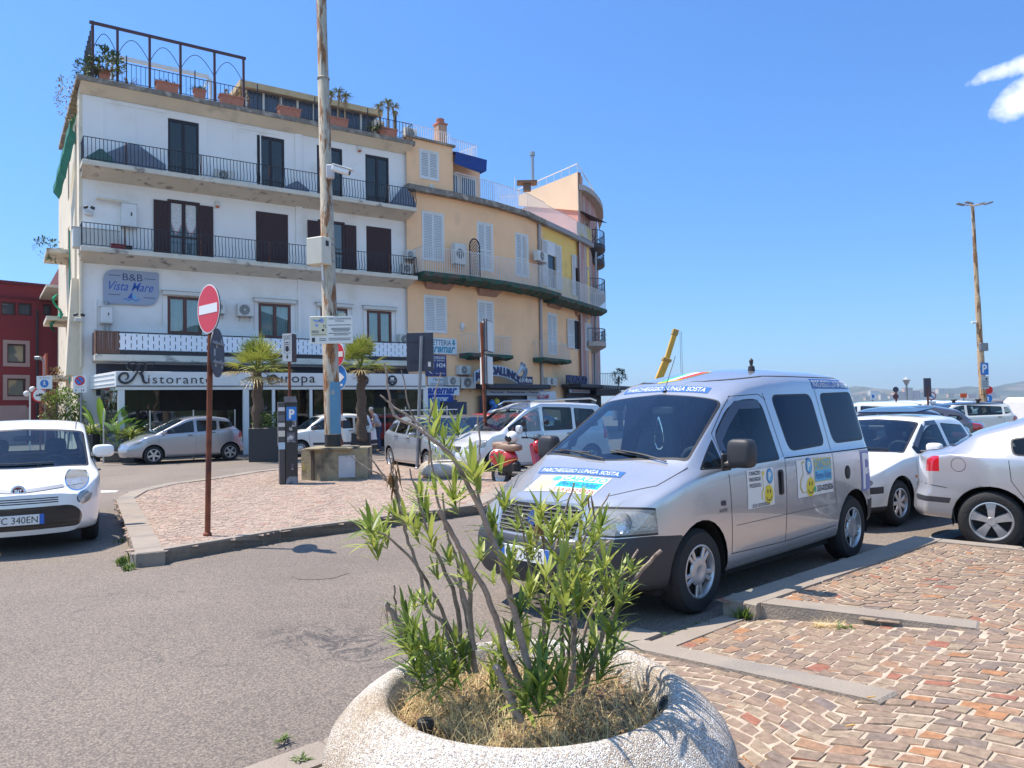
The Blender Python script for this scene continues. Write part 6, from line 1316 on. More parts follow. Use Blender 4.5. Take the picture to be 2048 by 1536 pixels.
def wheel(parent,x,y,r,rr,w,style,side,mt=None,name='wheel',steer=0):
 """side=+1 left"""
 M=TR(x,y,r)@Matrix.Rotation(steer,4,'Z')@Matrix.Rotation(R(-90)*side,4,'X')  # local z -> outboard
 b=MB(); prof=[(rr,-w/2),(rr+.03,-w/2-.004),(r-.03,-w/2+.0),(r-.008,-w/2+.03),(r,-w*.3),(r,w*.3),(r-.008,w/2-.03),(r-.03,w/2),(rr+.03,w/2+.004),(rr,w/2)]
 b.lathe(prof,36,M=M); to=b.build('tyre',M_TYRE,parent,world=False,sharp=50);
 b=MB(); b.lathe([(rr,w/2+.002),(rr-.012,w/2+.004),(rr-.022,w/2-.02),(rr-.03,w/2-.05)],36,M=M);
 zf=w/2-.012
 if style=='scudo':
  b.lathe([(0,.012+zf),(.04,.012+zf),(.05,.016+zf),(rr*.50,.006+zf),(rr*.54,-.008+zf)],36,M=M)
  for k in range(5):
   a=k*2*math.pi/5+math.pi/2
   for da in (-.17,.17):
    MM=M@Matrix.Rotation(a+da,4,'Z'); b.box((rr*.70,0,zf-.006),(rr*.52,rr*.17,.02),M=MM,ch=.005)
 elif style=='five':
  b.lathe([(0,.004+zf),(rr*.2,.006+zf),(rr*.24,-.004+zf)],30,M=M)
  for k in range(5):
   a=k*2*math.pi/5+math.pi/2; MM=M@Matrix.Rotation(a,4,'Z')
   b.add([(rr*.15,-rr*.13,zf),(rr*.15,rr*.13,zf),(rr*.6,rr*.17,zf+.006),(rr*.6,-rr*.17,zf+.006),(rr*.93,rr*.25,zf-.002),(rr*.93,-rr*.25,zf-.002),(rr*.15,-rr*.15,zf-.03),(rr*.15,rr*.15,zf-.03),(rr*.93,rr*.28,zf-.035),(rr*.93,-rr*.28,zf-.035)],[(0,3,2,1),(3,5,4,2),(0,6,9,5,3),(1,2,4,8,7)],M=MM)
 elif style=='star':
  b.lathe([(0,.004+zf),(rr*.28,.004+zf),(rr*.32,-.01+zf)],24,M=M)
  for k in range(5): b.box((rr*.6,0,zf-.004),(rr*.75,rr*.34,.015),M=M@Matrix.Rotation(k*2*math.pi/5+.3,4,'Z'),ch=.005)
 elif style=='seven':
  b.lathe([(0,.006+zf),(rr*.26,.006+zf),(rr*.3,-.01+zf)],24,M=M)
  for k in range(7): b.box((rr*.6,0,zf-.004),(rr*.72,rr*.27,.014),M=M@Matrix.Rotation(k*2*math.pi/7,4,'Z'),ch=.005)
 else:
  b.lathe([(0,.004+zf),(rr*.45,.0+zf),(rr*.62,-.008+zf)],24,M=M)
  for k in range(12): b.box((rr*.78,0,zf-.01),(rr*.36,rr*.14,.012),M=M@Matrix.Rotation(k*math.pi/6,4,'Z'))
 ro=b.build('rim',mt or M_RIMS,parent,world=False,sharp=35)
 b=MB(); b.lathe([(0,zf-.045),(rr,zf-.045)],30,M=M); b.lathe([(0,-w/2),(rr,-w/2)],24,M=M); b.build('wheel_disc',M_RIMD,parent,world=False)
 return M,zf
def make_car(name,label,cat,loc,heading,S,group=None):
 """local frame: x forward, y left, z up, origin on the ground under the front axle"""
 root=thing(name,label,cat,(loc[0],loc[1],loc[2] if len(loc)>2 else 0),heading,group)
 bm=car_body(S)
 S.setdefault('lampx',S['xf']-.42); S.setdefault('tailx',S['xr']+.24)
 for xc in (S['lampx'],S['tailx']): bmesh.ops.bisect_plane(bm,geom=bm.verts[:]+bm.edges[:]+bm.faces[:],plane_co=(xc,0,0),plane_no=(1,0,0))
 lay=bm.faces.layers.int.new('r'); bm.faces.ensure_lookup_table()
 sideL=lambda c,n: c.y>.30; sideR=lambda c,n: c.y<-.30
 pm=S['paint']; regs=[(0,'body',pm,None)]; rid=1
 for rg in S.get('regions',[]):
  nm,mt,ax,poly,where=rg[:5]; sides=[(where,1)] if where not in('LR',) else [('L',1),('R',-1)]
  for sd,sg in sides:
   if sd=='L': f=sideL
   elif sd=='R': f=sideR
   elif sd=='F': f=lambda c,n: c.x>S['xf']-.75
   elif sd=='B': f=lambda c,n: c.x<S['xr']+.75
   elif sd=='FL': f=lambda c,n: c.x>S.get('lampx',S['xf']-.75) and c.y>0
   elif sd=='BL': f=lambda c,n: c.x<S['tailx'] and c.y>0
   elif sd=='T': f=lambda c,n: n.z>.15
   else: f=lambda c,n: True
   cuts_=[poly]
   if ax=='x' and sd in('FL','BL'): cuts_=[poly]
   cut(bm,poly,ax,f,rid,lay); regs.append((rid,nm,mt,rg[5] if len(rg)>5 else None)); rid+=1
   if sd in('FL','BL'):
    base=f; g=(lambda c,n: c.x>S.get('lampx',S['xf']-.75) and c.y<0) if sd=='FL' else (lambda c,n: c.x<S['tailx'] and c.y<0)
    cut(bm,[(-p[0],p[1]) for p in poly] if ax=='x' else poly,ax,g,rid,lay); regs.append((rid,nm,mt,rg[5] if len(rg)>5 else None)); rid+=1
 # wheel arches
 ra=S.get('ra',S['r']+.055); fa=[]
 for xa in (0,-S['wb']):
  for f in (sideL,sideR):
   got=cut(bm,ell(xa,S['r']+.01,ra,ra*S.get('ay',1),28),'y',lambda c,n,f=f: f(c,n) and abs(c.y)>.35,999,lay)
   # open down to the sill
   cut(bm,[(xa-ra*.98,-.1),(xa+ra*.98,-.1),(xa+ra*.98,S['r']*.9),(xa-ra*.98,S['r']*.9)],'y',lambda c,n,f=f: f(c,n) and abs(c.y)>.35 and abs(c.x-xa)<ra,999,lay)
 bmesh.ops.delete(bm,geom=[f for f in bm.faces if f[lay]==999],context='FACES')
 bm.verts.index_update(); bm.normal_update()
 bvh=BVHTree.FromBMesh(bm)
 parts={}
 for r_,nm,mt,par in regs:
  V,F=extract(bm,lay,r_)
  if not F: continue
  p=parts.get(par,root) if par else root
  parts[nm]=meshobj(nm,V,F,mt,p,sharp=S.get('sharp',38))
 bm.free()
 # floor, wheel wells
 hw=min(v for _,v in S['w'])
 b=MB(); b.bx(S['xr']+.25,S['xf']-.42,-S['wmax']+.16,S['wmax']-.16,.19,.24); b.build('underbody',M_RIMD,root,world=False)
 for xa in (0,-S['wb']):
  b=MB()
  for sg in (1,-1):
   y1=S['wmax']-.02; y0=.42; vs=[]; n=14
   for i in range(n+1):
    a=math.pi*(-.08+1.16*i/n); x=xa+ra*1.02*math.cos(a); z=S['r']+.01+ra*1.02*math.sin(a); vs+=[(x,sg*(y1-.03),z),(x,sg*y0,z)]
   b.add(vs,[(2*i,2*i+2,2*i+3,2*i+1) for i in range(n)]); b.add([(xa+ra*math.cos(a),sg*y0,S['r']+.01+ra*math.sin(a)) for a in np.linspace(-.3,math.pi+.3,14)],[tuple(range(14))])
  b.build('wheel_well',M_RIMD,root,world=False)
 tw=S.get('tw',.19); yt=S['wmax']-tw/2-.035
 for xa,st in ((0,S.get('steer',0)),(-S['wb'],0)):
  for sg in (1,-1): wheel(root,xa,sg*yt,S['r'],S['rr'],tw,S.get('style','plain'),sg,S.get('rim'),steer=st)
 def proj(p,ax,sg,off=.0015):
  if ax=='y': o=Vector((p[0],sg*3,p[1])); d=Vector((0,-sg,0))
  elif ax=='x': o=Vector((sg*8 if sg>0 else -12,p[0],p[1])); d=Vector((-sg,0,0))
  else: o=Vector((p[0],p[1],4)); d=Vector((0,0,-1))
  h=bvh.ray_cast(o,d)
  if h[0] is None: return None
  nn=h[1]; nn=nn if nn.dot(d)<0 else -nn
  return h[0]+nn*off,nn
 def ribbon(pts,ax,sg,w=.006,nm='panel_gap',mt=None,off=.0015,th=0,step=.05,par=None,closed=False):
  P=[]
  if closed: pts=list(pts)+[pts[0]]
  for p,q in zip(pts[:-1],pts[1:]):
   L_=math.hypot(q[0]-p[0],q[1]-p[1]); k=max(1,int(L_/step))
   for i in range(k): P.append((p[0]+(q[0]-p[0])*i/k,p[1]+(q[1]-p[1])*i/k))
  P.append(pts[-1]); vs=[];m=len(P);last=None
  for i in range(m):
   a=P[max(i-1,0)];c=P[min(i+1,m-1)]; dx,dy=c[0]-a[0],c[1]-a[1]; l=math.hypot(dx,dy) or 1; nx,ny=-dy/l*w/2,dx/l*w/2
   A=proj((P[i][0]+nx,P[i][1]+ny),ax,sg,off+th); B=proj((P[i][0]-nx,P[i][1]-ny),ax,sg,off+th)
   if A is None or B is None: continue
   if th:
    A2=proj((P[i][0]+nx,P[i][1]+ny),ax,sg,-.002); B2=proj((P[i][0]-nx,P[i][1]-ny),ax,sg,-.002); vs+=[A2[0] if A2 else A[0],A[0],B[0],B2[0] if B2 else B[0]]
   else: vs+=[A[0],B[0]]
  k=4 if th else 2; m=len(vs)//k; fs=[]
  for i in range(m-1):
   if (vs[k*(i+1)]-vs[k*i]).length>.45: continue
   for j in range(k-1): fs.append((k*i+j,k*i+k+j,k*i+k+j+1,k*i+j+1))
  if th and m>1: fs+=[(0,1,2,3),(4*m-1,4*m-2,4*m-3,4*m-4)]
  b=MB(); b.add([tuple(v) for v in vs],fs); return b.build(nm,mt or M_SEAM,par or root,world=False,sharp=60)
 def decal(poly_or_vf,ax,sg,nm,mt,off=.002,par=None,sub=.06):
  """flat shape wrapped on the skin"""
  V,F=poly_or_vf; bb_=bmesh.new(); vv=[bb_.verts.new((v[0],v[1],0)) for v in V]
  for f in F:
   try: bb_.faces.new([vv[i] for i in f])
   except Exception: pass
  xs=[v[0] for v in V]; ys=[v[1] for v in V]
  for lo,hi,no in ((min(xs),max(xs),(1,0,0)),(min(ys),max(ys),(0,1,0))):
   x=lo+sub
   while x<hi: bmesh.ops.bisect_plane(bb_,geom=bb_.verts[:]+bb_.edges[:]+bb_.faces[:],plane_co=(x if no[0] else 0,x if no[1] else 0,0),plane_no=no); x+=sub
  bb_.verts.index_update(); vs=[];ok=True
  for v in bb_.verts:
   h=proj((v.co.x,v.co.y),ax,sg,off); vs.append(tuple(h[0]) if h else None)
  fs=[tuple(v.index for v in f.verts) for f in bb_.faces]; fs=[f for f in fs if all(vs[i] is not None for i in f)]
  vs=[v if v else (0,0,0.3) for v in vs]; bb_.free(); b=MB(); b.add(vs,fs); return b.build(nm,mt,par or root,world=False,sharp=80,smooth=True)
 def tdecal(s,x0,x1,z0,z1,ax,sg,nm,mt,off=.004,par=None,bold=0,shear=0,warp=None):
  """x0 is where the text starts when read from outside"""
  v,f=textmesh(s,bold,shear); a=np.array(v); ax0,ax1,ay0,ay1=a[:,0].min(),a[:,0].max(),a[:,1].min(),a[:,1].max()
  V=[]
  for q in v:
   u=(q[0]-ax0)/(ax1-ax0); w=(q[1]-ay0)/(ay1-ay0); p=(x0+(x1-x0)*u,z0+(z1-z0)*w)
   if warp: p=warp(u,w)
   V.append(p)
  return decal((V,f),ax,sg,nm,mt,off,par,.12)
 H_=dict(root=root,proj=proj,ribbon=ribbon,decal=decal,tdecal=tdecal,parts=parts,bvh=bvh,S=S)
 for gp in S.get('gaps',[]):
  pts,where=gp[:2]; w=gp[2] if len(gp)>2 else .006
  for sg in ((1,-1) if where=='LR' else (1,)): ribbon(pts,'y' if where=='LR' else where,sg,w)
 for ml in S.get('moulds',[]):
  for sg in (1,-1): ribbon(ml[0],'y',sg,ml[1],'side_moulding',ml[2],.001,.012)
 for hd in S.get('handles',[]):
  for sg in (1,-1):
   h=proj((hd[0],hd[1]),'y',sg,0)
   if h:
    b=MB(); T=TR(*h[0]); b.tube([(-.085,sg*.0,0),(-.06,sg*.035,.004),(.06,sg*.035,.004),(.085,sg*.0,0)],[.010,.013,.013,.010],6,M=T); b.build('door_handle',hd[2] if len(hd)>2 else pm,root,world=False)
 if S.get('mirror'):
  mx,mz,my,ms,mm=S['mirror']
  for sg in (1,-1):
   b=MB(); b.rb((mx,sg*(my+ms[1]*.5+.05),mz),ms,.6); mo=b.build('door_mirror',mm,root,world=False,sharp=80)
   b=MB(); b.box((mx+.0,sg*(my+.03),mz-ms[2]*.42),(ms[0]*.5,.12,.035),ch=.01); b.build('mirror_arm',M_BUMP,mo,world=False)
   b=MB(); b.box((mx-ms[0]*.5-.002,sg*(my+ms[1]*.5+.05),mz),(.006,ms[1]*.7,ms[2]*.7)); b.build('mirror_glass',M_CHROME,mo,world=False)
 if S.get('interior',True):
  zs=S.get('zseat',.52); top_=S.get('zhead',1.25); xs1=S.get('xseat',-1.25); dl=S.get('xdash',-.35); zd=S.get('zdash',.95); hwid=S['wmax']-.22
  b=MB(); b.rb((dl-.12,0,zd-.14),(.56,hwid*2-.02,.28),.4); b.build('dashboard',S.get('dashm',M_DASH),root,world=False,sharp=70)
  for xx in [xs1]+S.get('rows',[xs1-.9]):
   for yy in (.36,-.36):
    b=MB(); b.rb((xx+.22,yy,zs-.06),(.5,.5,.18),.5); b.rb((xx-.06,yy,zs+.30),(.16,.48,.64),.5,ry=R(-12)); so=b.build('seat',S.get('seatm',M_SEAT),root,world=False,sharp=70)
    b=MB(); b.rb((xx-.17,yy,top_-.07),(.10,.27,.20),.6); b.tube([(xx-.15,yy-.06,top_-.25),(xx-.17,yy-.06,top_-.1)],.006,4); b.tube([(xx-.15,yy+.06,top_-.25),(xx-.17,yy+.06,top_-.1)],.006,4); b.build('headrest',S.get('seatm',M_SEAT),so,world=False,sharp=70)
  b=MB(); T=TR(dl-.42,.36,zd+.0)@Matrix.Rotation(R(-62),4,'Y'); k=20; b.tube([(.185*math.cos(2*math.pi*i/k),.185*math.sin(2*math.pi*i/k),0) for i in range(k+1)],.015,6,M=T); b.tube([(-.17,0,0),(.17,0,0)],.014,5,M=T); b.tube([(0,0,0),(0,-.17,0)],.014,5,M=T); b.tube([(0,0,0),(0,0,-.3)],.03,6,M=T); b.build('steering_wheel',S.get('swm',M_DASH),root,world=False)
  b=MB(); b.box((S.get('xmir',dl-.35),0,S.get('zmir',top_+.0)),(.03,.24,.07),ch=.012); b.build('rear_view_mirror',M_BLACKP,root,world=False)
 return H_
def lamp_inner(h,pts,ax,sg,depth,parent=None,bulbs=()):
 """reflector bowl some centimetres behind the lens"""
 pr=h['proj']; V=[];P=[]
 for p in pts:
  q=pr(p,ax,sg,-depth)
  if q: P.append(tuple(q[0]))
 if len(P)>2:
  b=MB(); b.add(P,[tuple(range(len(P)))]); b.build('reflector',M_REFL,parent or h['root'],world=False)
def plate_num(h,y0,z0,w,hh,x,txt,tilt=0,sg=1,rzz=0):
 """number plate at the front (sg=1) or rear"""
 root=h['root']; M=TR(x,y0,z0)@Matrix.Rotation(R(90)*sg+rzz,4,'Z')@Matrix.Rotation(tilt,4,'X')
 b=MB(); b.bx(-w/2,w/2,-.006,.004,-hh/2,hh/2,M=M,ch=.003); po=b.build('number_plate',M_WHITE2,root,world=False)
 b=MB(); b.bx(-w/2,-w/2+w*.09,-.0075,-.006,-hh/2,hh/2,M=M); b.build('blue_band',mat('plate_blue',(.02,.13,.50),rough=.4),po,world=False); b=MB(); b.bx(w/2-w*.09,w/2,-.0075,-.006,-hh/2,hh/2,M=M); b.build('blue_band',mat('plate_blue',(.02,.13,.50),rough=.4),po,world=False)
 b=MB(); addtext(b,txt,-w*.38,w*.38,-hh*.33,hh*.33,-.008,0,M,.0); b.build('plate_lettering',M_BLACKP,po,world=False); return po
def inset(poly,d):
 cx=sum(p[0] for p in poly)/len(poly); cy=sum(p[1] for p in poly)/len(poly); n=len(poly); ar=sum(poly[i][0]*poly[(i+1)%n][1]-poly[(i+1)%n][0]*poly[i][1] for i in range(n)); s=1 if ar>0 else -1; out=[]
 for i in range(n):
  a=Vector(poly[i-1]);p=Vector(poly[i]);c=Vector(poly[(i+1)%n]); e1=(p-a).normalized(); e2=(c-p).normalized(); n1=Vector((-e1.y,e1.x))*s; n2=Vector((-e2.y,e2.x))*s; m_=(n1+n2)
  m_=m_/max(.3,m_.length_squared/2) if m_.length>1e-6 else n1; out.append(tuple(p+m_*d))
 return out
def win(poly,r,glassm,seal=.018,nm='side_window',ax='y',where='LR',n=4):
 P=rpoly(poly,r,n); P2=rpoly(inset(poly,seal),r*.8 if not isinstance(r,list) else [q*.8 for q in r],n)
 return [('window_seal',M_RUBB,ax,P,where),(nm,glassm,ax,P2,where)]
# ---------------------------------------------------------------- the silver people carrier
SILV=mat('silver_metallic_paint',(.55,.55,.56),rough=.27,metal=.6,coat=1.0,inner=(.03,.03,.032),var=.03,scale=1.5,dirt=((.50,.48,.46),1.2,.62,.9))
van=dict(xf=.83,xr=-3.40,wb=2.824,r=.325,rr=.205,wmax=.905,tw=.2,style='scudo',ra=.385,n=76,roundf=.75,roundr=.28,kf=.80,kr=.91,bulgef=.13,bulger=.05,gf=.75,gr=.5,
 top=[(.83,.88),(.72,.935),(.45,1.02),(.25,1.085),(.12,1.135),(.06,1.16),(-.74,1.69),(-.84,1.745),(-1.1,1.85),(-1.45,1.93),(-1.9,1.965),(-2.6,1.965),(-3.0,1.945),(-3.2,1.90),(-3.32,1.82),(-3.40,1.70)],
 belt=[(.83,.78),(.5,.93),(.2,1.02),(-.1,1.08),(-.5,1.11),(-1.2,1.14),(-3.4,1.15)],
 bot=[(.83,.27),(.4,.24),(-1,.25),(-2.6,.26),(-3.4,.34)],
 w=[(.83,.88),(.5,.895),(0,.905),(-2.9,.905),(-3.4,.895)],
 edge=[(.83,.70),(.4,.77),(.1,.79),(-.05,.785),(-.72,.665),(-1.2,.70),(-1.6,.73),(-3.2,.73),(-3.4,.72)],
 drop=[(.83,.04),(.3,.05),(-.0,.055),(-.72,.06),(-1.0,.09),(-1.5,.14),(-3.0,.14),(-3.4,.10)],
 nose=[(-.10,-.06),(-.25,.0),(-.40,.06),(-.58,.05),(-.64,.0),(-.78,-.05),(-.95,-.10)],tail=[(-.2,.0),(-.35,.09),(-.58,.08),(-.62,.0),(-1.2,-.02),(-1.9,-.12)],
 paint=SILV,sharp=40,zseat=.78,zhead=1.50,xseat=-1.15,rows=[-2.1],xdash=-.42,zdash=1.06,xmir=-.80,zmir=1.56,dashm=mat('grey_dashboard',(.36,.42,.40),rough=.7),lampx=.50)
van['regions']=[('windscreen_seal',M_RUBB,'z',rpoly([(-.01,.775),(-.725,.662),(-.775,0),(-.725,-.662),(-.01,-.775),(.10,0)],.05,4),'T'),
 ('windscreen',M_CGL,'z',rpoly([(-.035,.75),(-.715,.64),(-.76,0),(-.715,-.64),(-.035,-.75),(.075,0)],.05,4),'T')]
van['regions']+=win([(-.05,1.095),(-.375,1.09),(-.385,1.325)],.02,M_CGS,nm='quarter_window')
van['regions']+=win([(-.43,1.085),(-1.29,1.105),(-1.24,1.65),(-.86,1.645),(-.43,1.355)],[.03,.05,.12,.2,.08],M_CGS,nm='front_door_window',n=6)
van['regions']+=win([(-1.50,1.165),(-2.25,1.19),(-2.19,1.695),(-1.41,1.685)],.10,M_CGD,nm='side_window')
van['regions']+=win([(-2.44,1.195),(-3.22,1.205),(-3.17,1.715),(-2.37,1.70)],.10,M_CGD,nm='rear_side_window')
van['regions']+=[('bumper',M_BUMP,'y',[(.10,.18),(1.3,.18),(1.3,.655),(.55,.66),(.28,.64),(.12,.58)],'A')]
van['regions']+=[('rear_bumper',M_BUMP,'y',[(-3.22,.2),(-4,.2),(-4,.60),(-3.16,.58)],'A')]
van['regions']+=[('headlight_surround',M_RUBB,'x',rpoly([(.455,.665),(.97,.665),(.97,.81),(.80,.865),(.48,.875)],.03,3),'FL'),('headlight',M_LENS,'x',rpoly([(.47,.68),(.96,.68),(.95,.80),(.80,.85),(.49,.86)],.03,3),'FL')]
van['regions']+=[('grille_frame',mat('grille_silver',(.34,.35,.37),rough=.3,metal=.6),'x',rpoly([(.43,.62),(.45,.84),(.38,.885),(-.38,.885),(-.45,.84),(-.43,.62)],.03,3),'F'),('grille',M_RIMD,'x',rpoly([(.40,.635),(.42,.83),(.36,.865),(-.36,.865),(-.42,.83),(-.40,.635)],.03,3),'F')]
van['regions']+=[('tail_light',M_REDL,'y',[(-3.37,.82),(-4,.82),(-4,1.28),(-3.32,1.28)],'LR')]
van['regions']+=win([(.55,1.15),(.50,1.66),(-.50,1.66),(-.55,1.15)],.06,M_CGD,nm='rear_window',ax='x',where='B')
van['gaps']=[([(-.41,1.09),(-.42,.90),(-.44,.40)],'LR'),([(-1.30,1.70),(-1.37,1.1),(-1.35,.38)],'LR'),([(-2.30,1.74),(-2.34,1.15),(-2.36,.72),(-2.40,.60)],'LR'),([(-1.37,1.115),(-3.36,1.12)],'LR',.012),([(-.44,.40),(-1.35,.38),(-2.40,.40)],'LR'),([(-.405,1.09),(-.41,1.365),(-.84,1.672),(-1.23,1.69),(-1.32,1.64)],'LR'),([(-.84,1.80),(-1.5,1.86),(-3.2,1.86)],'LR',.008),([(-.50,.62),(-2.2,.62)],'LR',.004)]
van['moulds']=[]; van['handles']=[]
VH=math.atan2(-.693,-.721)
h=make_car('people_carrier','silver high-roofed people carrier with PARCHEGGIO LUNGA SOSTA stickers parked at the kerb','van',(.817,6.58),VH,van)
root=h['root']; rb=h['ribbon']; dc=h['decal']; td=h['tdecal']
# grille bars, badge, plate
for i in range(7):
 z=.655+.03*i; b=MB(); P=[h['proj']((y,z),'x',1,.004) for y in np.linspace(-.40,.40,17)]; P=[q[0] for q in P if q]; b.tube(P,.0055,5); b.build('grille_bar',mat('grille_silver',(.34,.35,.37)),h['parts']['grille'],world=False)
b=MB(); q=h['proj']((0,.755),'x',1,.012)[0]; T=TR(*q)@Matrix.Rotation(R(80),4,'Y'); b.lathe([(0,.012),(.055,.010),(.06,.0)],24,M=T); b.build('badge',mat('badge_blue',(.03,.06,.20),rough=.3),h['parts']['grille'],world=False)
plate_num(h,.0,.50,.52,.11,h['proj']((0,.50),'x',1,.02)[0].x,'CX 708KR')
for sg in (1,-1):
 P=[(sg*a,c) for a,c in [(.48,.69),(.86,.69),(.85,.79),(.79,.84),(.50,.85)]]; lamp_inner(h,P,'x',1,.045)
 for yy,rr_ in ((.58,.07),(.73,.075)):
  q=h['proj']((sg*yy,.765),'x',1,-.035)
  if q: b=MB(); T=TR(*q[0])@Matrix.Rotation(R(82),4,'Y')@Matrix.Rotation(0,4,'X'); b.lathe([(.0,-.02),(.03,-.018),(rr_*.8,.0),(rr_,.012)],20,M=T); b.sph((0,0,.0),.014,8,M=T); b.build('lamp_bowl',M_CHROME,root,world=False)
for sg in (1,-1): rb([(.03,sg*.80),(.36,sg*.74),(.66,sg*.50)],'z',1,.007)
# wipers
for y0,y1,x0,x1 in ((.02,-.60,.09,-.04),(.62,.06,.05,-.03)):
 b=MB(); P=[h['proj']((x0+(x1-x0)*t,y0+(y1-y0)*t),'z',1,.018+.01*math.sin(3.14*t)) for t in np.linspace(0,1,8)]; b.tube([q[0] for q in P if q],.008,5)
 P=[h['proj']((x1+.04-.03*t,y0+(y1-y0)*(.35+.75*t)),'z',1,.012) for t in np.linspace(0,1,8)]; b.tube([q[0] for q in P if q],.007,5); b.build('wiper',M_BLACKP,root,world=False)
# aerials
q=h['proj']((-.80,.02),'z',1,0)[0]; b=MB(); b.lathe([(.02,0),(.012,.03),(.003,.05)],8,M=TR(*q)@Matrix.Rotation(R(-60),4,'Y')); b.tube([q+Vector((0,0,.01)),q+Vector((-.16,.02,.34))],.0035,5); b.build('aerial',M_BLACKP,root,world=False)
q=h['proj']((-1.75,.38),'z',1,0)[0]; b=MB(); b.lathe([(.035,0),(.03,.04),(.012,.05),(.018,.075),(.02,.10),(.006,.12)],10,M=TR(*q)); b.build('roof_knob',M_BLACKP,root,world=False)
# mirror
for sg in (1,-1):
 b=MB(); b.rb((-.36,sg*1.045,1.215),(.15,.21,.23),.45); b.build('door_mirror',M_BUMP,root,world=False,sharp=80)
 mo=root.children[-1]; b=MB(); b.box((-.38,sg*.94,1.125),(.10,.12,.06),ch=.02); b.box((-.39,sg*.885,1.14),(.13,.03,.14),ch=.01); b.build('mirror_arm',M_BUMP,mo,world=False)
 b=MB(); b.box((-.427,sg*1.05,1.215),(.006,.15,.17)); b.build('mirror_glass',M_CHROME,mo,world=False)
# door handle, fuel cap, wind deflector
M_ST=mat('sticker_white',(.72,.72,.70),rough=.4); M_STB=mat('sticker_blue',(.035,.12,.36),rough=.4); M_STC=mat('sticker_cyan',(.10,.42,.66),rough=.4); M_STY=mat('sticker_yellow',(.70,.56,.04),rough=.4); M_STO=mat('sticker_olive',(.50,.44,.12),rough=.4); M_STK=mat('sticker_ink',(.03,.03,.06),rough=.5); M_STG=mat('sticker_green',(.05,.42,.18),rough=.4); M_STR=mat('sticker_red',(.55,.02,.03),rough=.4); M_STT=mat('sticker_turquoise',(.02,.45,.48),rough=.4)
def rect(x0,x1,z0,z1): return ([(x0,z0),(x1,z0),(x1,z1),(x0,z1)],[(0,1,2,3)])
def poly(p): return (list(p),[tuple(range(len(p)))])
for sg in (1,-1):
 dc(poly(rpoly([(-1.22,.80),(-1.31,.80),(-1.31,1.02),(-1.22,1.02)],.03)),'y',sg,'door_handle',M_RUBB,.004)
 b=MB(); q=h['proj']((-1.265,.91),'y',sg,.012)[0]; b.box(tuple(q),(.035,.02,.19),ch=.008); b.build('door_grip',mat('soft_black',(.03,.03,.035),rough=.6),root,world=False)
 dc(poly(ell(-2.66,.90,.062,.068,20)),'y',sg,'fuel_cap',M_SEAM,.003); dc(poly(ell(-2.66,.90,.044,.05,20)),'y',sg,'fuel_cap_lid',M_BUMP,.006)
 P=[(-.46,1.22),(-.47,1.32),(-.62,1.425),(-.88,1.595),(-1.20,1.60)]; rb(P,'y',sg,.075,'wind_deflector',mat('smoked_plastic',(.05,.055,.075),rough=.25,coat=.6),.004)
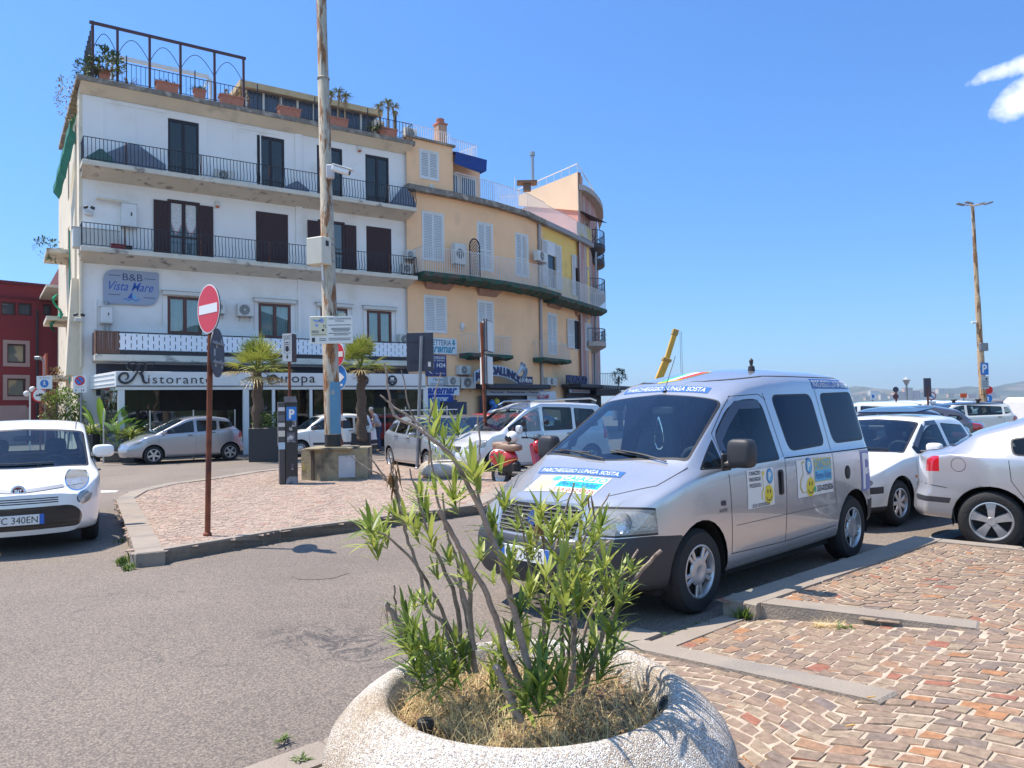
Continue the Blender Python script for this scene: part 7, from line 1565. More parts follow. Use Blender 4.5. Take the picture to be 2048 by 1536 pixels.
# stickers on the left side (text reads front-of-car at left: x decreases to the right)
def sideboard(sg,x0,x1,z0,z1,kind):
 s=1 if sg>0 else -1; X=lambda u: x0+(x1-x0)*u; Z=lambda v: z0+(z1-z0)*v
 base=dc(rect(x0,x1,z0,z1),'y',sg,'sticker',M_ST,.003)
 T=[(.52,.10)]
 if kind=='big':
  th=[(.12,.10),(.05,.28),(.08,.50),(.15,.62),(.13,.95),(.20,.97),(.24,.60),(.36,.58),(.38,.15)]; fx,fy,fr=.34,.25,.115
  dc(poly([(X(u),Z(v)) for u,v in th]),'y',sg,'thumb_emblem',M_STO,.0045,base); dc(poly([(X(u*.86+.035),Z(v*.9+.04)) for u,v in th]),'y',sg,'thumb_inner',M_ST,.0055,base)
  dc(rect(X(.46),X(.97),Z(.34),Z(.985)),'y',sg,'sticker_frame',M_STO,.0045,base); dc(rect(X(.475),X(.955),Z(.36),Z(.68)),'y',sg,'sticker_field',M_STC,.0055,base)
  td('CAIAZZO',X(.47),X(.955),Z(.70),Z(.95),'y',sg,'lettering',M_STC,.0065,base,.02); td('Porto-Valet',X(.49),X(.94),Z(.42),Z(.62),'y',sg,'lettering',M_STB,.0075,base,.005,.15)
  td('333-0325026',X(.52),X(.985),Z(.08),Z(.25),'y',sg,'lettering',M_STK,.0065,base,.02); dc(poly(ell(X(.455),Z(.165),.026,.028,14)),'y',sg,'phone_dot',M_STG,.0065,base); px_,pz_=X(.32),Z(.82)
 else:
  th=[(.52,.18),(.50,.35),(.58,.52),(.56,.92),(.64,.94),(.66,.52),(.78,.45),(.76,.16)]; fx,fy,fr=.78,.30,.17
  dc(poly([(X(u),Z(v)) for u,v in th]),'y',sg,'thumb_emblem',M_STY,.0045,base); dc(poly([(X(u*.8+.13),Z(v*.85+.03)) for u,v in th]),'y',sg,'thumb_inner',M_ST,.0055,base)
  for t_,v in (('CAIAZZO',.86),('PARCHEGGIO',.70),('POZZUOLI',.54)): td(t_,X(.08),X(.50),Z(v),Z(v+.10),'y',sg,'lettering',M_STK,.0065,base,.02)
  td('333 0325026',X(.14),X(.80),Z(.02),Z(.11),'y',sg,'lettering',M_STK,.0065,base,.01); px_,pz_=X(.84),Z(.78)
 cx,cz=X(fx),Z(fy); r_=abs(x1-x0)*fr; k=1
 dc(poly(ell(cx,cz,r_,r_*1.05,24)),'y',sg,'smiling_face',M_STY,.0065,base)
 for e in (-.3,.3): dc(poly(ell(cx+e*r_,cz+.35*r_,r_*.10,r_*.25,10)),'y',sg,'face_eye',M_STK,.0085,base)
 n=10; V=[];
 for i in range(n+1): a=math.pi*(1.12+.76*i/n); V+=[(cx+math.cos(a)*r_*.62,cz+math.sin(a)*r_*.62),(cx+math.cos(a)*r_*.72,cz+math.sin(a)*r_*.74)]
 dc((V,[(2*i,2*i+2,2*i+3,2*i+1) for i in range(n)]),'y',sg,'face_mouth',M_STK,.0085,base)
 rr_=abs(x1-x0)*(.085 if kind=='big' else .12)
 dc(poly(ell(px_,pz_,rr_,rr_*1.2,20)),'y',sg,'parking_roundel',M_STB,.0065,base); dc(poly(ell(px_,pz_,rr_*.8,rr_*1.0,20)),'y',sg,'roundel_inner',M_STC,.0075,base); q_=rr_*.45*(1 if x1>x0 else -1); td('P',px_-q_,px_+q_,pz_-rr_*.6,pz_+rr_*.6,'y',sg,'lettering',M_ST,.0085,base,.03)
sideboard(1,-.68,-1.13,.73,1.05,'small'); sideboard(1,-1.57,-2.31,.74,1.08,'big')
sideboard(-1,-1.13,-.68,.73,1.05,'small'); sideboard(-1,-2.31,-1.57,.74,1.08,'big')
for sg,(x0,x1) in ((1,(-3.0,-3.30)),(-1,(-3.30,-3.0))):
 s_=dc(rect(x0,x1,.68,1.09),'y',sg,'parking_sticker',mat('sticker_lilac',(.15,.18,.42),rough=.4),.003); td('P',x0+(x1-x0)*.12,x0+(x1-x0)*.85,.70,1.07,'y',sg,'lettering',M_ST,.005,s_,.02)
 xa,xb=(-2.27,-3.17) if sg>0 else (-3.17,-2.27); s_=dc(rect(xa,xb,1.745,1.84),'y',sg,'roof_sticker',M_STB,.003); td('PARCHEGGIO LUNGA SOSTA',xa+(xb-xa)*.03,xa+(xb-xa)*.97,1.758,1.828,'y',sg,'lettering',M_ST,.005,s_,.01)
 td('2.0 JTD',-.24 if sg>0 else -.36,-.36 if sg>0 else -.24,.745,.775,'y',sg,'engine_badge',M_STK,.004,None,.02); dc(poly(rpoly([(-.27,.80),(-.34,.80),(-.34,.84),(-.27,.84)],.015)),'y',sg,'engine_emblem',M_STK,.004)
# bonnet and roof stickers seen from the front: reading left to right = +y to -y seen from ahead? (viewer ahead sees +y on the right)
def topd(s,y0,y1,x0,x1,mt,par,bold=0,shear=0,off=.005): return td(s,0,1,0,1,'z',1,'lettering',mt,off,par,bold,shear,warp=lambda u,w:(x0+(x1-x0)*w,y0+(y1-y0)*u))
def topq(y0,y1,x0,x1,mt,nm='sticker',off=.003,par=None,sk=0): return dc(([(x0,y0),(x0,y1),(x1,y1+sk),(x1,y0+sk)],[(0,1,2,3)]),'z',1,nm,mt,off,par)
# stickers on bonnet and roof, given by their corners on the skin (top-left, top-right, bottom-right, bottom-left as read from ahead)
def qw(c):
 TL,TR_,BR,BL=c
 return lambda u,w: tuple((BL[i]*(1-u)+BR[i]*u)*(1-w)+(TL[i]*(1-u)+TR_[i]*u)*w for i in (0,1))
def qdec(c,u0,u1,w0,w1,mt,nm='sticker',off=.003,par=None): f=qw(c); return dc(([f(u0,w0),f(u1,w0),f(u1,w1),f(u0,w1)],[(0,1,2,3)]),'z',1,nm,mt,off,par)
def qtxt(c,s,u0,u1,w0,w1,mt,par,off=.005,bold=.01,shear=0): f=qw(c); return td(s,0,1,0,1,'z',1,'lettering',mt,off,par,bold,shear,warp=lambda u,w:f(u0+(u1-u0)*u,w0+(w1-w0)*w))
c1=((.235,-.555),(.255,.374),(.356,.393),(.360,-.50)); s_=qdec(c1,0,1,0,1,M_STB,'bonnet_sticker'); qtxt(c1,'PARCHEGGIO LUNGA SOSTA.',.03,.97,.18,.82,M_ST,s_)
c2=((.405,-.409),(.389,.339),(.692,.393),(.735,-.30)); s_=qdec(c2,0,1,0,1,M_ST,'bonnet_sticker')
qdec(c2,.38,.98,.30,.66,M_STT,'sticker_field',.0045,s_); qtxt(c2,'CAIAZZO',.38,.98,.70,.96,M_STT,s_,.0048,.02); qtxt(c2,'Porto-Valet',.42,.94,.36,.62,M_STB,s_,.006,.008,.15); qtxt(c2,'333-0325026',.40,.98,.05,.24,M_STR,s_,.0048)
f_=qw(c2); dc(poly([f_(.16+.13*math.cos(t),.42+.36*math.sin(t)) for t in np.linspace(0,6.28,21)[:-1]]),'z',1,'smiling_face',mat('pale_yellow',(.72,.66,.30),rough=.5),.0048,s_); dc(poly([f_(.29+.06*math.cos(t),.80+.15*math.sin(t)) for t in np.linspace(0,6.28,17)[:-1]]),'z',1,'parking_roundel',M_STC,.006,s_)
c3=((-.965,-.535),(-.913,.452),(-.80,.473),(-.83,-.475)); s_=qdec(c3,0,1,0,1,M_STB,'roof_sticker'); qtxt(c3,'PARCHEGGIO LUNGA SOSTA',.04,.96,.15,.85,M_ST,s_)
c4=((-1.40,-.14),(-1.44,.14),(-1.08,.02),(-1.02,-.22)); s_=qdec(c4,0,1,0,1,M_STY,'tricolour_sticker',.003)
for (a_,b_),mt_ in (((.04,.34),M_STG),((.34,.66),M_ST),((.66,.96),M_STR)): qdec(c4,a_,b_,.07,.93,mt_,'tricolour_band',.0045,s_)
b=MB(); P=[(-.80,-.05-.05*math.sin(t),1.50-.30*math.sin(t/2)) for t in np.linspace(0,6.28,24)]; b.tube(P,.007,5); b.build('bead_chain',M_CHROME,root,world=False)
# ============================================================ generic cars
def V2(x,y): v=Vector((x,y)); return v.normalized()
def pose(g,hv,xa,ya):
 hv=hv.normalized(); l=Vector((-hv.y,hv.x)); o=Vector((g.x,g.y))-hv*xa-l*ya; return (o.x,o.y,0),math.atan2(hv.y,hv.x)
def gen(paint_,fo,ro,wb,Wd,Hh,zb=(.86,.93,.97),cowl=(-.10,.98),wt=(-.85,1.42),roof=1.50,rr=(-2.7,1.42),rb=(-2.95,.95),nose_h=.70,hood=None,r=.30,rim=.19,style='plain',win3=True,xb=None,glassF=None,glassR=None,xc=None,**kw):
 """hatchback-like spec: fo/ro overhangs, wb wheelbase, wt windscreen top, rr rear roof edge, rb rear window base"""
 xf=fo; xr=-(wb+ro); hw=Wd/2
 top=[(xf,nose_h-.06),(xf-.10,nose_h+.02),(xf-.3,nose_h+.10),(cowl[0]+.25,cowl[1]-.05),(cowl[0],cowl[1]),(wt[0],wt[1]),(wt[0]-.14,wt[1]+.045),(wt[0]-.45,roof-.005),((wt[0]+rr[0])/2-.2,roof),(rr[0]+.12,rr[1]+.012),(rr[0],rr[1]-.03),(rb[0],rb[1])]
 if hood: top=hood(top)
 if rb[0]-xr>.03 or True: top+= [(min(rb[0]-.02,xr+.02),rb[1]-.02 if not kw.get('boot') else kw['boot']),(xr,(rb[1]-.10) if not kw.get('boot') else kw['boot']-.04)] if xr<rb[0]-.03 else []
 top=sorted({round(a,4):b for a,b in top}.items(),reverse=True)
 ew=hw-kw.get('tumble',.20); H_=Hh
 S=dict(xf=xf,xr=xr,wb=wb,r=r,rr=rim,wmax=hw,tw=.19,style=style,n=kw.get('n',54),roundf=kw.get('roundf',.7),roundr=kw.get('roundr',.5),kf=kw.get('kf',.76),kr=kw.get('kr',.82),bulgef=.14,bulger=kw.get('bulger',.10),gf=.7,gr=.55,ra=r+.045,
      top=top,belt=[(xf,nose_h-.06),(xf-.35,zb[0]-.06),(cowl[0],zb[0]+.02),(-wb*.5,zb[1]),(xr,zb[2])],bot=[(xf,.24),(.35,.20),(-wb+.3,.21),(xr,.30)],
      w=[(xf,hw-.03),(.3,hw-.005),(-wb,hw),(xr,hw-.03)],edge=[(xf,hw-.22),(cowl[0]+.1,hw-.10),(wt[0],ew+.01),(wt[0]-.6,ew),(rr[0],ew-.05),(xr,ew-.03)],
      drop=[(xf,.04),(cowl[0],.05),(wt[0],.05),(wt[0]-.6,.075),(rr[0]+.3,.07),(xr,.04)],
      nose=kw.get('nose',[(-.10,-.08),(-.25,-.0),(-.38,.05),(-.52,.04),(-.58,.0),(-.72,-.06),(-.9,-.16)]),tail=kw.get('tail',[(-.2,-.02),(-.35,.07),(-.52,.06),(-.60,.02),(-.9,.0),(-1.1,-.04),(-1.5,-.2)]),
      paint=paint_,zhead=min(Hh-.22,1.25),zseat=.42,xseat=wt[0]-.25,rows=[wt[0]-1.05],xdash=cowl[0]-.30,zdash=cowl[1]-.05,xmir=wt[0]-.02,zmir=wt[1]-.12)
 S.update({k:v for k,v in kw.items() if k in('tailx','rim','steer','dashm','seatm','handles','moulds','mirror','crease','lampx','interior')})
 gF=glassF or M_CGS; gR=glassR or gF
 yb=hw-.135; yt=ew-.035
 rg=[('windscreen_seal',M_RUBB,'z',rpoly([(cowl[0]-.03,yb),(wt[0]+.0,yt+.02),(wt[0]-.035,0),(wt[0]+.0,-yt-.02),(cowl[0]-.03,-yb),(cowl[0]+.06,0)],.05,3),'T'),
  ('windscreen',M_CGL,'z',rpoly([(cowl[0]-.055,yb-.025),(wt[0]+.03,yt-.01),(wt[0]-.0,0),(wt[0]+.03,-yt+.01),(cowl[0]-.055,-yb+.025),(cowl[0]+.035,0)],.05,3),'T')]
 # side windows
 xb=xb or wt[0]-.45; xc=xc or rr[0]+.35
 def zbel(x): return float(np.interp(-x,[-xf,-cowl[0],wb*.5,-xr],[nose_h-.06,zb[0]+.02,zb[1],zb[2]]))+.02
 def zto(x): return float(np.interp(-x,[-wt[0],-(wt[0]-.45),-rr[0]],[wt[1]-.05,roof-.075,rr[1]-.085]))-.05
 zA=lambda x: cowl[1]+(wt[1]-cowl[1])*(x-cowl[0])/(wt[0]-cowl[0])-.075
 xa0=cowl[0]-.22; xa1=wt[0]-.06
 rg+=win([(xa0,zbel(xa0)),(xb+.03,zbel(xb)),(xb+.03,zto(xb)),(xa1-.05,min(zto(xa1),zA(xa1))),(xa0,max(zA(xa0),zbel(xa0)+.05))],[.02,.03,.04,.08,.02],gF,.015,'front_door_window',n=3)
 rg+=win([(xb-.06,zbel(xb)),(xc+.04,zbel(xc)),(xc+.02,zto(xc)),(xb-.06,zto(xb))],.05,gR,.015,'rear_door_window',n=3)
 if win3:
  x2=kw.get('x2',rr[0]-.06); rg+=win([(xc-.05,zbel(xc)+.01),(x2,zbel(x2)+.07),(x2+.08,zto(rr[0])-.02),(xc-.06,zto(xc)-.01)],.05,gR,.015,'quarter_window',n=3)
 rw=kw.get('rw',(rb[1]+.04,rr[1]-.07)); k=kw.get('rwk',1); rg+=win([((ew-.12)*k,rw[1]),((ew-.02)*k,rw[0]),(-(ew-.02)*k,rw[0]),(-(ew-.12)*k,rw[1])],.06,gR,.02,'rear_window','x','B',3)
 S['regions']=rg+kw.get('regions',[]); xd=kw.get('xdoor',cowl[0]-.12)
 S['gaps']=kw.get('gaps',[([(xd,zbel(xd)-.06),(xd-.02,.55),(xd-.06,.30)],'LR'),([(xb-.01,zbel(xb)),(xb-.02,.28)],'LR'),([(xd-.06,.30),(xb,.28),(-wb+r+.08,.28)],'LR')]+([([(xc,zbel(xc)),(xc+.02,.75),(-wb+r+.02,.52)],'LR')] if not kw.get('threedoor') else []))
 S.setdefault('handles',[(xb+.17,zbel(xb)-.10),(xc+.16,zbel(xc)-.09)]); S.setdefault('mirror',(xa0-.05,zbel(xa0)+.08,hw-.02,(.11,.18,.13),paint_))
 S['hw']=hw; return S
P_WHITE=mat('white_car_paint',(.78,.78,.76),rough=.28,coat=1,inner=(.03,.03,.032)); P_WHITE2=mat('ivory_car_paint',(.72,.70,.64),rough=.3,coat=1,inner=(.03,.03,.032))
P_SIL=mat('light_silver_paint',(.36,.37,.41),rough=.28,metal=.55,coat=1,inner=(.03,.03,.032)); P_SIL2=mat('bright_silver_paint',(.47,.47,.50),rough=.30,metal=.45,coat=1,inner=(.03,.03,.032)); P_SILG=mat('grey_silver_paint',(.34,.36,.39),rough=.3,metal=.5,coat=1,inner=(.03,.03,.032)); P_BRN=mat('bronze_grey_paint',(.17,.145,.135),rough=.3,metal=.5,coat=1,inner=(.03,.03,.032))
P_RED=mat('red_car_paint',(.52,.010,.012),rough=.25,coat=1,inner=(.03,.03,.032)); P_BLK=mat('black_car_paint',(.015,.015,.028),rough=.2,coat=1,inner=(.02,.02,.02)); P_GRY=mat('dark_grey_car_paint',(.07,.072,.09),rough=.3,metal=.4,coat=1,inner=(.02,.02,.02)); P_WSIL=mat('silver_white_paint',(.62,.63,.65),rough=.3,metal=.25,coat=1,inner=(.03,.03,.032))
def fl(y0,y1,z0,z1,nm='headlight',mt=None,sk=.0,r=.04): return [(nm,mt or M_LENS,'x',rpoly([(y0,z0),(y1,z0+sk),(y1,z1+sk*.6),(y0,z1)],r,3),'FL')]
def grille(y,z0,z1,nm='grille',mt=None): return [(nm,mt or M_RIMD,'x',rpoly([(y,z0),(y*.96,z1),(-y*.96,z1),(-y,z0)],.03,3),'F')]
def bl(pts,nm='tail_light',mt=None): return [(nm,mt or M_REDL,'x',pts,'BL')]
def bside(pts,nm='tail_light',mt=None): return [(nm,mt or M_REDL,'y',pts,'LR')]
def lamp_bowls(h,lst):
 for sg in (1,-1):
  for y,z,r_,dp in lst:
   q=h['proj']((sg*y,z),'x',1,-dp)
   if q:
    T=TR(*q[0])@Matrix.Rotation(R(84),4,'Y'); b=MB(); b.lathe([(0,-.03),(r_*.5,-.022),(r_*.85,0),(r_,.015)],20,M=T); b.sph((0,0,-.005),.016,8,M=T); b.build('lamp_bowl',M_CHROME,h['root'],world=False)
# --- white high-roofed small family car, front left of the picture
FL_=W(36,985,8.9); hv=V2(.505,-.863)
S=gen(P_WHITE,.86,.68,2.61,1.76,1.56,zb=(.87,.92,.97),cowl=(.02,.965),wt=(-.66,1.435),roof=1.565,rr=(-3.0,1.48),rb=(-3.2,1.0),nose_h=.74,r=.315,rim=.20,style='five',kf=.74,roundf=.85,tumble=.17,n=66,lampx=.12,
 hood=lambda t:[(.86,.70),(.80,.745),(.66,.80),(.42,.865),(.2,.92),(.02,.965)]+[p for p in t if p[0]<.0],
 nose=[(-.10,-.10),(-.22,-.02),(-.34,.03),(-.55,.03),(-.70,.01),(-.82,-.05)],
 regions=[('headlight_ring',M_CHROME,'x',ell(.600,.830,.135,.125,28),'FL'),('headlight',M_LENS,'x',ell(.600,.830,.120,.110,28),'FL'),
  ('lamp_ring',M_CHROME,'x',ell(.675,.625,.085,.085,24),'FL'),('driving_light',M_LENS,'x',ell(.675,.625,.072,.072,24),'FL'),
  ('lower_grille',mat('gloss_black',(.012,.012,.015),rough=.3,coat=.5),'x',rpoly([(.62,.30),(.66,.44),(.56,.56),(-.56,.56),(-.66,.44),(-.62,.30)],[.06,.1,.1,.1,.1,.06],5),'F'),
  ('skirt',M_BUMP,'x',[(1,.1),(1,.235),(-1,.235),(-1,.1)],'F')],mirror=(-.30,1.13,.74,(.13,.26,.17),P_WHITE))
# origin from the badge position
l=Vector((-hv.y,hv.x)); o=Vector((FL_.x,FL_.y))-hv*.93
h=make_car('family_car','white high-roofed family car facing the camera at the left edge with plate FC 340EN','car',(o.x,o.y,0),math.atan2(hv.y,hv.x),S); r0=h['root']
lamp_bowls(h,[(.600,.815,.075,.075),(.675,.625,.05,.05)])
plate_num(h,0,.425,.52,.115,h['proj']((0,.425),'x',1,.015)[0].x,'FC 340EN')
for sg in (1,-1): h['ribbon']([(sg*.06,.735),(sg*.45,.765)],'x',1,.030,'chrome_bar',M_GREYM,.002,.008)
q=h['proj']((0,.735),'x',1,.004)[0]; T=TR(*q)@Matrix.Rotation(R(84),4,'Y')@Matrix.Rotation(R(90),4,'Z'); b=MB(); b.lathe([(.052,.012),(.062,.016),(.072,.012),(.076,0)],28,M=T); bo=b.build('badge_ring',M_CHROME,r0,world=False)
b=MB(); b.prism(ell(0,0,.053,.053,24),.0,.008,M=T); b.build('badge',mat('badge_plum',(.14,.02,.05),rough=.3),bo,world=False)
b=MB(); v_,f_=textmesh('FIAT',.01); a_=np.array(v_); mx_=a_[:,0].max(); b.add([(p[0]/mx_*.07-.035,p[1]/.7*.05-.025,.0095) for p in v_],f_,M=T); b.build('badge_lettering',M_CHROME,bo,world=False)
for z_ in (.605,.630,.655): h['ribbon']([(-.40,z_),(.40,z_)],'x',1,.012,'grille_slot',M_SEAM,.0015)
for z_ in (.35,.40,.47,.51): h['ribbon']([(-.5,z_),(.5,z_)],'x',1,.008,'grille_slat',M_BUMP,.004)
h['ribbon']([(-.66,.775),(-.3,.75),(.3,.75),(.66,.775)],'x',1,.005,'panel_gap',M_SEAM,.001)
b=MB(); P=[h['proj']((-.03-.05*abs(t),t),'z',1,.015) for t in np.linspace(-.60,.35,10)]; b.tube([q[0] for q in P if q],.008,5); b.build('wiper',M_BLACKP,r0,world=False)
h['ribbon']([(-.70,.60),(-1.6,.63),(-2.8,.60)],'z',1,.012,'roof_channel',M_SEAM,.001)
# --- silver mono-volume hatchback in front of the restaurant
S=gen(P_SIL,.72,.43,2.42,1.72,1.55,zb=(.90,.98,1.10),cowl=(-.02,.98),wt=(-.95,1.44),roof=1.545,rr=(-2.45,1.47),rb=(-2.75,1.05),nose_h=.72,r=.295,rim=.195,style='star',xb=-1.28,xc=-2.02,x2=-2.62,tumble=.2,
 regions=fl(.50,.80,.62,.74,sk=.04)+bside([(-2.70,.78),(-3.0,.78),(-3.0,1.0),(-2.76,1.0)])+[('fog_light',M_LENS,'x',ell(.55,.38,.06,.03,16),'FL')])
o,a=pose(G(308,929),V2(-.80,-.60),0,.83); h=make_car('hatchback','silver one-box hatchback seen side on in front of the restaurant','car',o,a,S)
# --- white boxy hatchback right of the ticket machine
S=gen(P_WHITE,.70,.62,2.30,1.64,1.54,zb=(.90,.94,.97),cowl=(-.18,.98),wt=(-.78,1.42),roof=1.54,rr=(-2.78,1.46),rb=(-2.88,1.0),nose_h=.74,r=.29,rim=.18,style='plain',xb=-1.20,xc=-2.02,x2=-2.66,tumble=.17,
 regions=fl(.48,.78,.66,.82)+bside([(-2.76,.98),(-3.1,.98),(-3.1,1.38),(-2.70,1.38)])+bside([(-2.60,.36),(-3.1,.36),(-3.1,.52),(-2.70,.52)],'rear_bumper',M_BUMP)+grille(.30,.55,.64),moulds=[([(-.45,.45),(-1.88,.43)],.08,M_BUMP)],mirror=(-.48,1.02,.80,(.11,.17,.13),M_BLACKP))
o,a=pose(G(724,908),V2(-.85,-.52),-2.30,.79); h=make_car('hatchback','small white boxy hatchback with tall red tail lamp behind the rusty mast','car',o,a,S)
# --- grey-silver hatchback with roof bars
S=gen(P_SILG,.86,.69,2.51,1.69,1.48,zb=(.88,.95,1.02),cowl=(-.15,.95),wt=(-.95,1.385),roof=1.475,rr=(-2.75,1.38),rb=(-3.02,1.05),nose_h=.66,r=.30,rim=.19,style='five',xb=-1.30,xc=-2.10,x2=-2.85,
 regions=[('headlight',M_LENS,'x',rpoly([(.42,.60),(.74,.62),(.78,.80),(.66,.84),(.44,.72)],.03,3),'FL')]+grille(.30,.52,.66)+[('lower_grille',M_RIMD,'x',rpoly([(.45,.26),(.40,.42),(-.40,.42),(-.45,.26)],.03,3),'F')],mirror=(-.52,.98,.83,(.11,.19,.12),P_SILG))
o,a=pose(G(780,938),V2(.50,-.866),-2.51,-.81); h=make_car('hatchback','grey-silver hatchback with roof bars facing right beside the small island planter','car',o,a,S); r0=h['root']
lamp_bowls(h,[(.58,.70,.07,.04)]); plate_num(h,0,.47,.50,.11,h['proj']((0,.47),'x',1,.015)[0].x,'DP 215LM')
q=h['proj']((0,.60),'x',1,.004)[0]; b=MB(); b.lathe([(0,.01),(.05,.008),(.06,0)],20,M=TR(*q)@Matrix.Rotation(R(84),4,'Y')); b.build('badge',M_CHROME,r0,world=False)
for x in (-1.25,-2.05):
 b=MB(); b.box((x,0,1.60),(.06,1.30,.025),ch=.008); rb_=b.build('roof_bar',mat('bare_aluminium',(.65,.66,.66),rough=.35,metal=.6),r0,world=False)
 for sg in (1,-1): b=MB(); b.box((x,sg*.55,1.53),(.08,.06,.13),ch=.01); b.build('bar_foot',M_BLACKP,rb_,world=False)
# --- bronze-grey hatchback behind
S=gen(P_BRN,.82,.66,2.44,1.68,1.45,zb=(.88,.94,1.0),cowl=(-.15,.94),wt=(-.92,1.355),roof=1.445,rr=(-2.65,1.35),rb=(-2.92,1.02),nose_h=.66,r=.295,rim=.18,xb=-1.28,xc=-2.02,regions=fl(.45,.78,.60,.74,sk=.05)+grille(.32,.54,.64),seatm=mat('red_seat',(.30,.02,.02),rough=.8))
o=W(1000,870,21.8); hv=V2(.45,-.89); SB=S; hB=make_car('hatchback','bronze-grey hatchback between the grey-silver car and the long rusty post','car',(o.x-.40,22.9,0),math.atan2(hv.y,hv.x),S)
# --- silver-white tall leisure activity vehicle
S=gen(P_WSIL,.66,.62,2.78,1.76,1.80,zb=(.98,1.02,1.04),cowl=(-.10,1.06),wt=(-.86,1.60),roof=1.765,rr=(-3.24,1.70),rb=(-3.35,1.06),nose_h=.78,r=.315,rim=.19,style='seven',xb=-1.28,xc=-2.26,x2=-3.06,tumble=.13,kr=.93,roundr=.25,bulger=.04,tail=[(-.2,.0),(-.4,.06),(-.55,.05),(-.62,.0),(-1.1,-.01),(-1.7,-.06)],
 regions=fl(.48,.82,.66,.86,sk=.03)+bside([(-3.20,.80),(-3.5,.80),(-3.5,1.24),(-3.22,1.24)])+grille(.36,.58,.72),mirror=(-.50,1.10,.86,(.12,.2,.2),P_WSIL))
o,a=pose(G(997,953),V2(-.85,-.53),0,.86); h=make_car('leisure_van','silver-white tall family van with roof rails behind the scooter','van',o,a,S); r0=h['root']
for sg in (1,-1): b=MB(); b.tube([(-.95,sg*.70,1.70),(-1.15,sg*.70,1.79),(-2.9,sg*.70,1.83),(-3.1,sg*.70,1.77)],.02,6); b.build('roof_rail',M_CHROME,r0,world=False)
# --- red cars and a white one behind
S=gen(P_RED,.80,.62,2.40,1.66,1.46,zb=(.88,.93,.98),cowl=(-.15,.94),wt=(-.92,1.37),roof=1.455,rr=(-2.60,1.37),rb=(-2.85,1.0),nose_h=.66,r=.29,rim=.18,regions=fl(.45,.76,.60,.74,sk=.05)+grille(.30,.54,.64)+bside([(-2.82,.85),(-3.2,.85),(-3.2,1.05),(-2.86,1.05)]))
p=W(1035,850,28.5); hR=make_car('hatchback','red hatchback behind the bronze-grey one with a sun glint on its roof','car',(p.x+.3,27.6,0),math.atan2(-.5,.86),S,'red cars in the second row')
p=W(1098,850,26.5); copytree(hR['root'],(p.x+.35,25.6,0),math.atan2(-.66,.75),'red hatchback seen through the windows of the silver-white family van','red cars in the second row')
S=gen(P_WHITE,.85,.70,2.60,1.78,1.66,zb=(.98,1.03,1.06),cowl=(-.15,1.04),wt=(-.85,1.52),roof=1.66,rr=(-2.95,1.57),rb=(-3.15,1.1),nose_h=.8,r=.33,rim=.2,regions=fl(.48,.8,.7,.84)+grille(.35,.6,.74))
p=W(1066,840,34); hW=make_car('sport_utility_car','white high-roofed car parked by the diving shop behind the red ones','car',(p.x+.8,32.6,0),math.atan2(-.55,.83),S)
# --- white saloon behind the van
S=gen(P_WHITE,.86,.92,2.54,1.70,1.42,zb=(.86,.89,.93),cowl=(-.30,.93),wt=(-1.00,1.345),roof=1.415,rr=(-2.35,1.375),rb=(-2.90,.99),nose_h=.66,r=.30,rim=.19,style='seven',xb=-1.45,xc=-2.28,x2=-2.62,boot=.97,tumble=.22,kf=.86,roundf=.5,kr=.86,roundr=.5,n=64,rw=(1.02,1.30),
 nose=[(-.10,-.06),(-.3,.02),(-.5,.04),(-.58,.02),(-.75,.0)],
 hood=lambda t:[(.86,.66),(.78,.70),(.4,.79),(-.05,.885),(-.30,.93)]+[p for p in t if p[0]<-.35],
 regions=[('bumper_strip',M_BUMP,'y',[(.44,.46),(1.2,.46),(1.2,.545),(.44,.545)],'A'),('skirt',M_BUMP,'y',[(-3.6,.1),(1.2,.1),(1.2,.30),(-3.6,.27)],'A')]+fl(.36,.80,.55,.64)+grille(.30,.56,.64)+bside([(-3.36,.72),(-3.6,.72),(-3.6,.9),(-3.36,.9)]),
 moulds=[([(-.42,.515),(-2.08,.515)],.055,M_BUMP)],mirror=(-.62,.985,.83,(.12,.20,.13),P_WHITE),dashm=mat('blue_grey_dash',(.10,.13,.18),rough=.7))
o,a=pose(G(1803,1053),V2(-.80,-.60),0,.82); h=make_car('saloon_car','white angular saloon with tilted sunroof parked directly behind the people carrier','car',o,a,S); r0=h['root']
b=MB(); b.box((-1.62,0,1.47),(.62,.86,.02),ry=R(5),ch=.008); b.build('sunroof',M_CGD,r0,world=False)
for sg in (1,-1): h['decal'](poly([(-.36,.60),(-.44,.60),(-.44,.635),(-.36,.635)]),'y',sg,'side_indicator',M_ORL,.004); h['ribbon']([(-.60,1.0),(-.66,1.03),(-1.06,1.29),(-1.4,1.30)],'y',sg,.06,'wind_deflector',MATS['smoked_plastic'],.004)
b=MB(); P=[h['proj']((-.36,t),'z',1,.015) for t in np.linspace(-.55,.5,10)]; b.tube([q[0] for q in P if q],.008,5); b.build('wiper',M_BLACKP,r0,world=False)
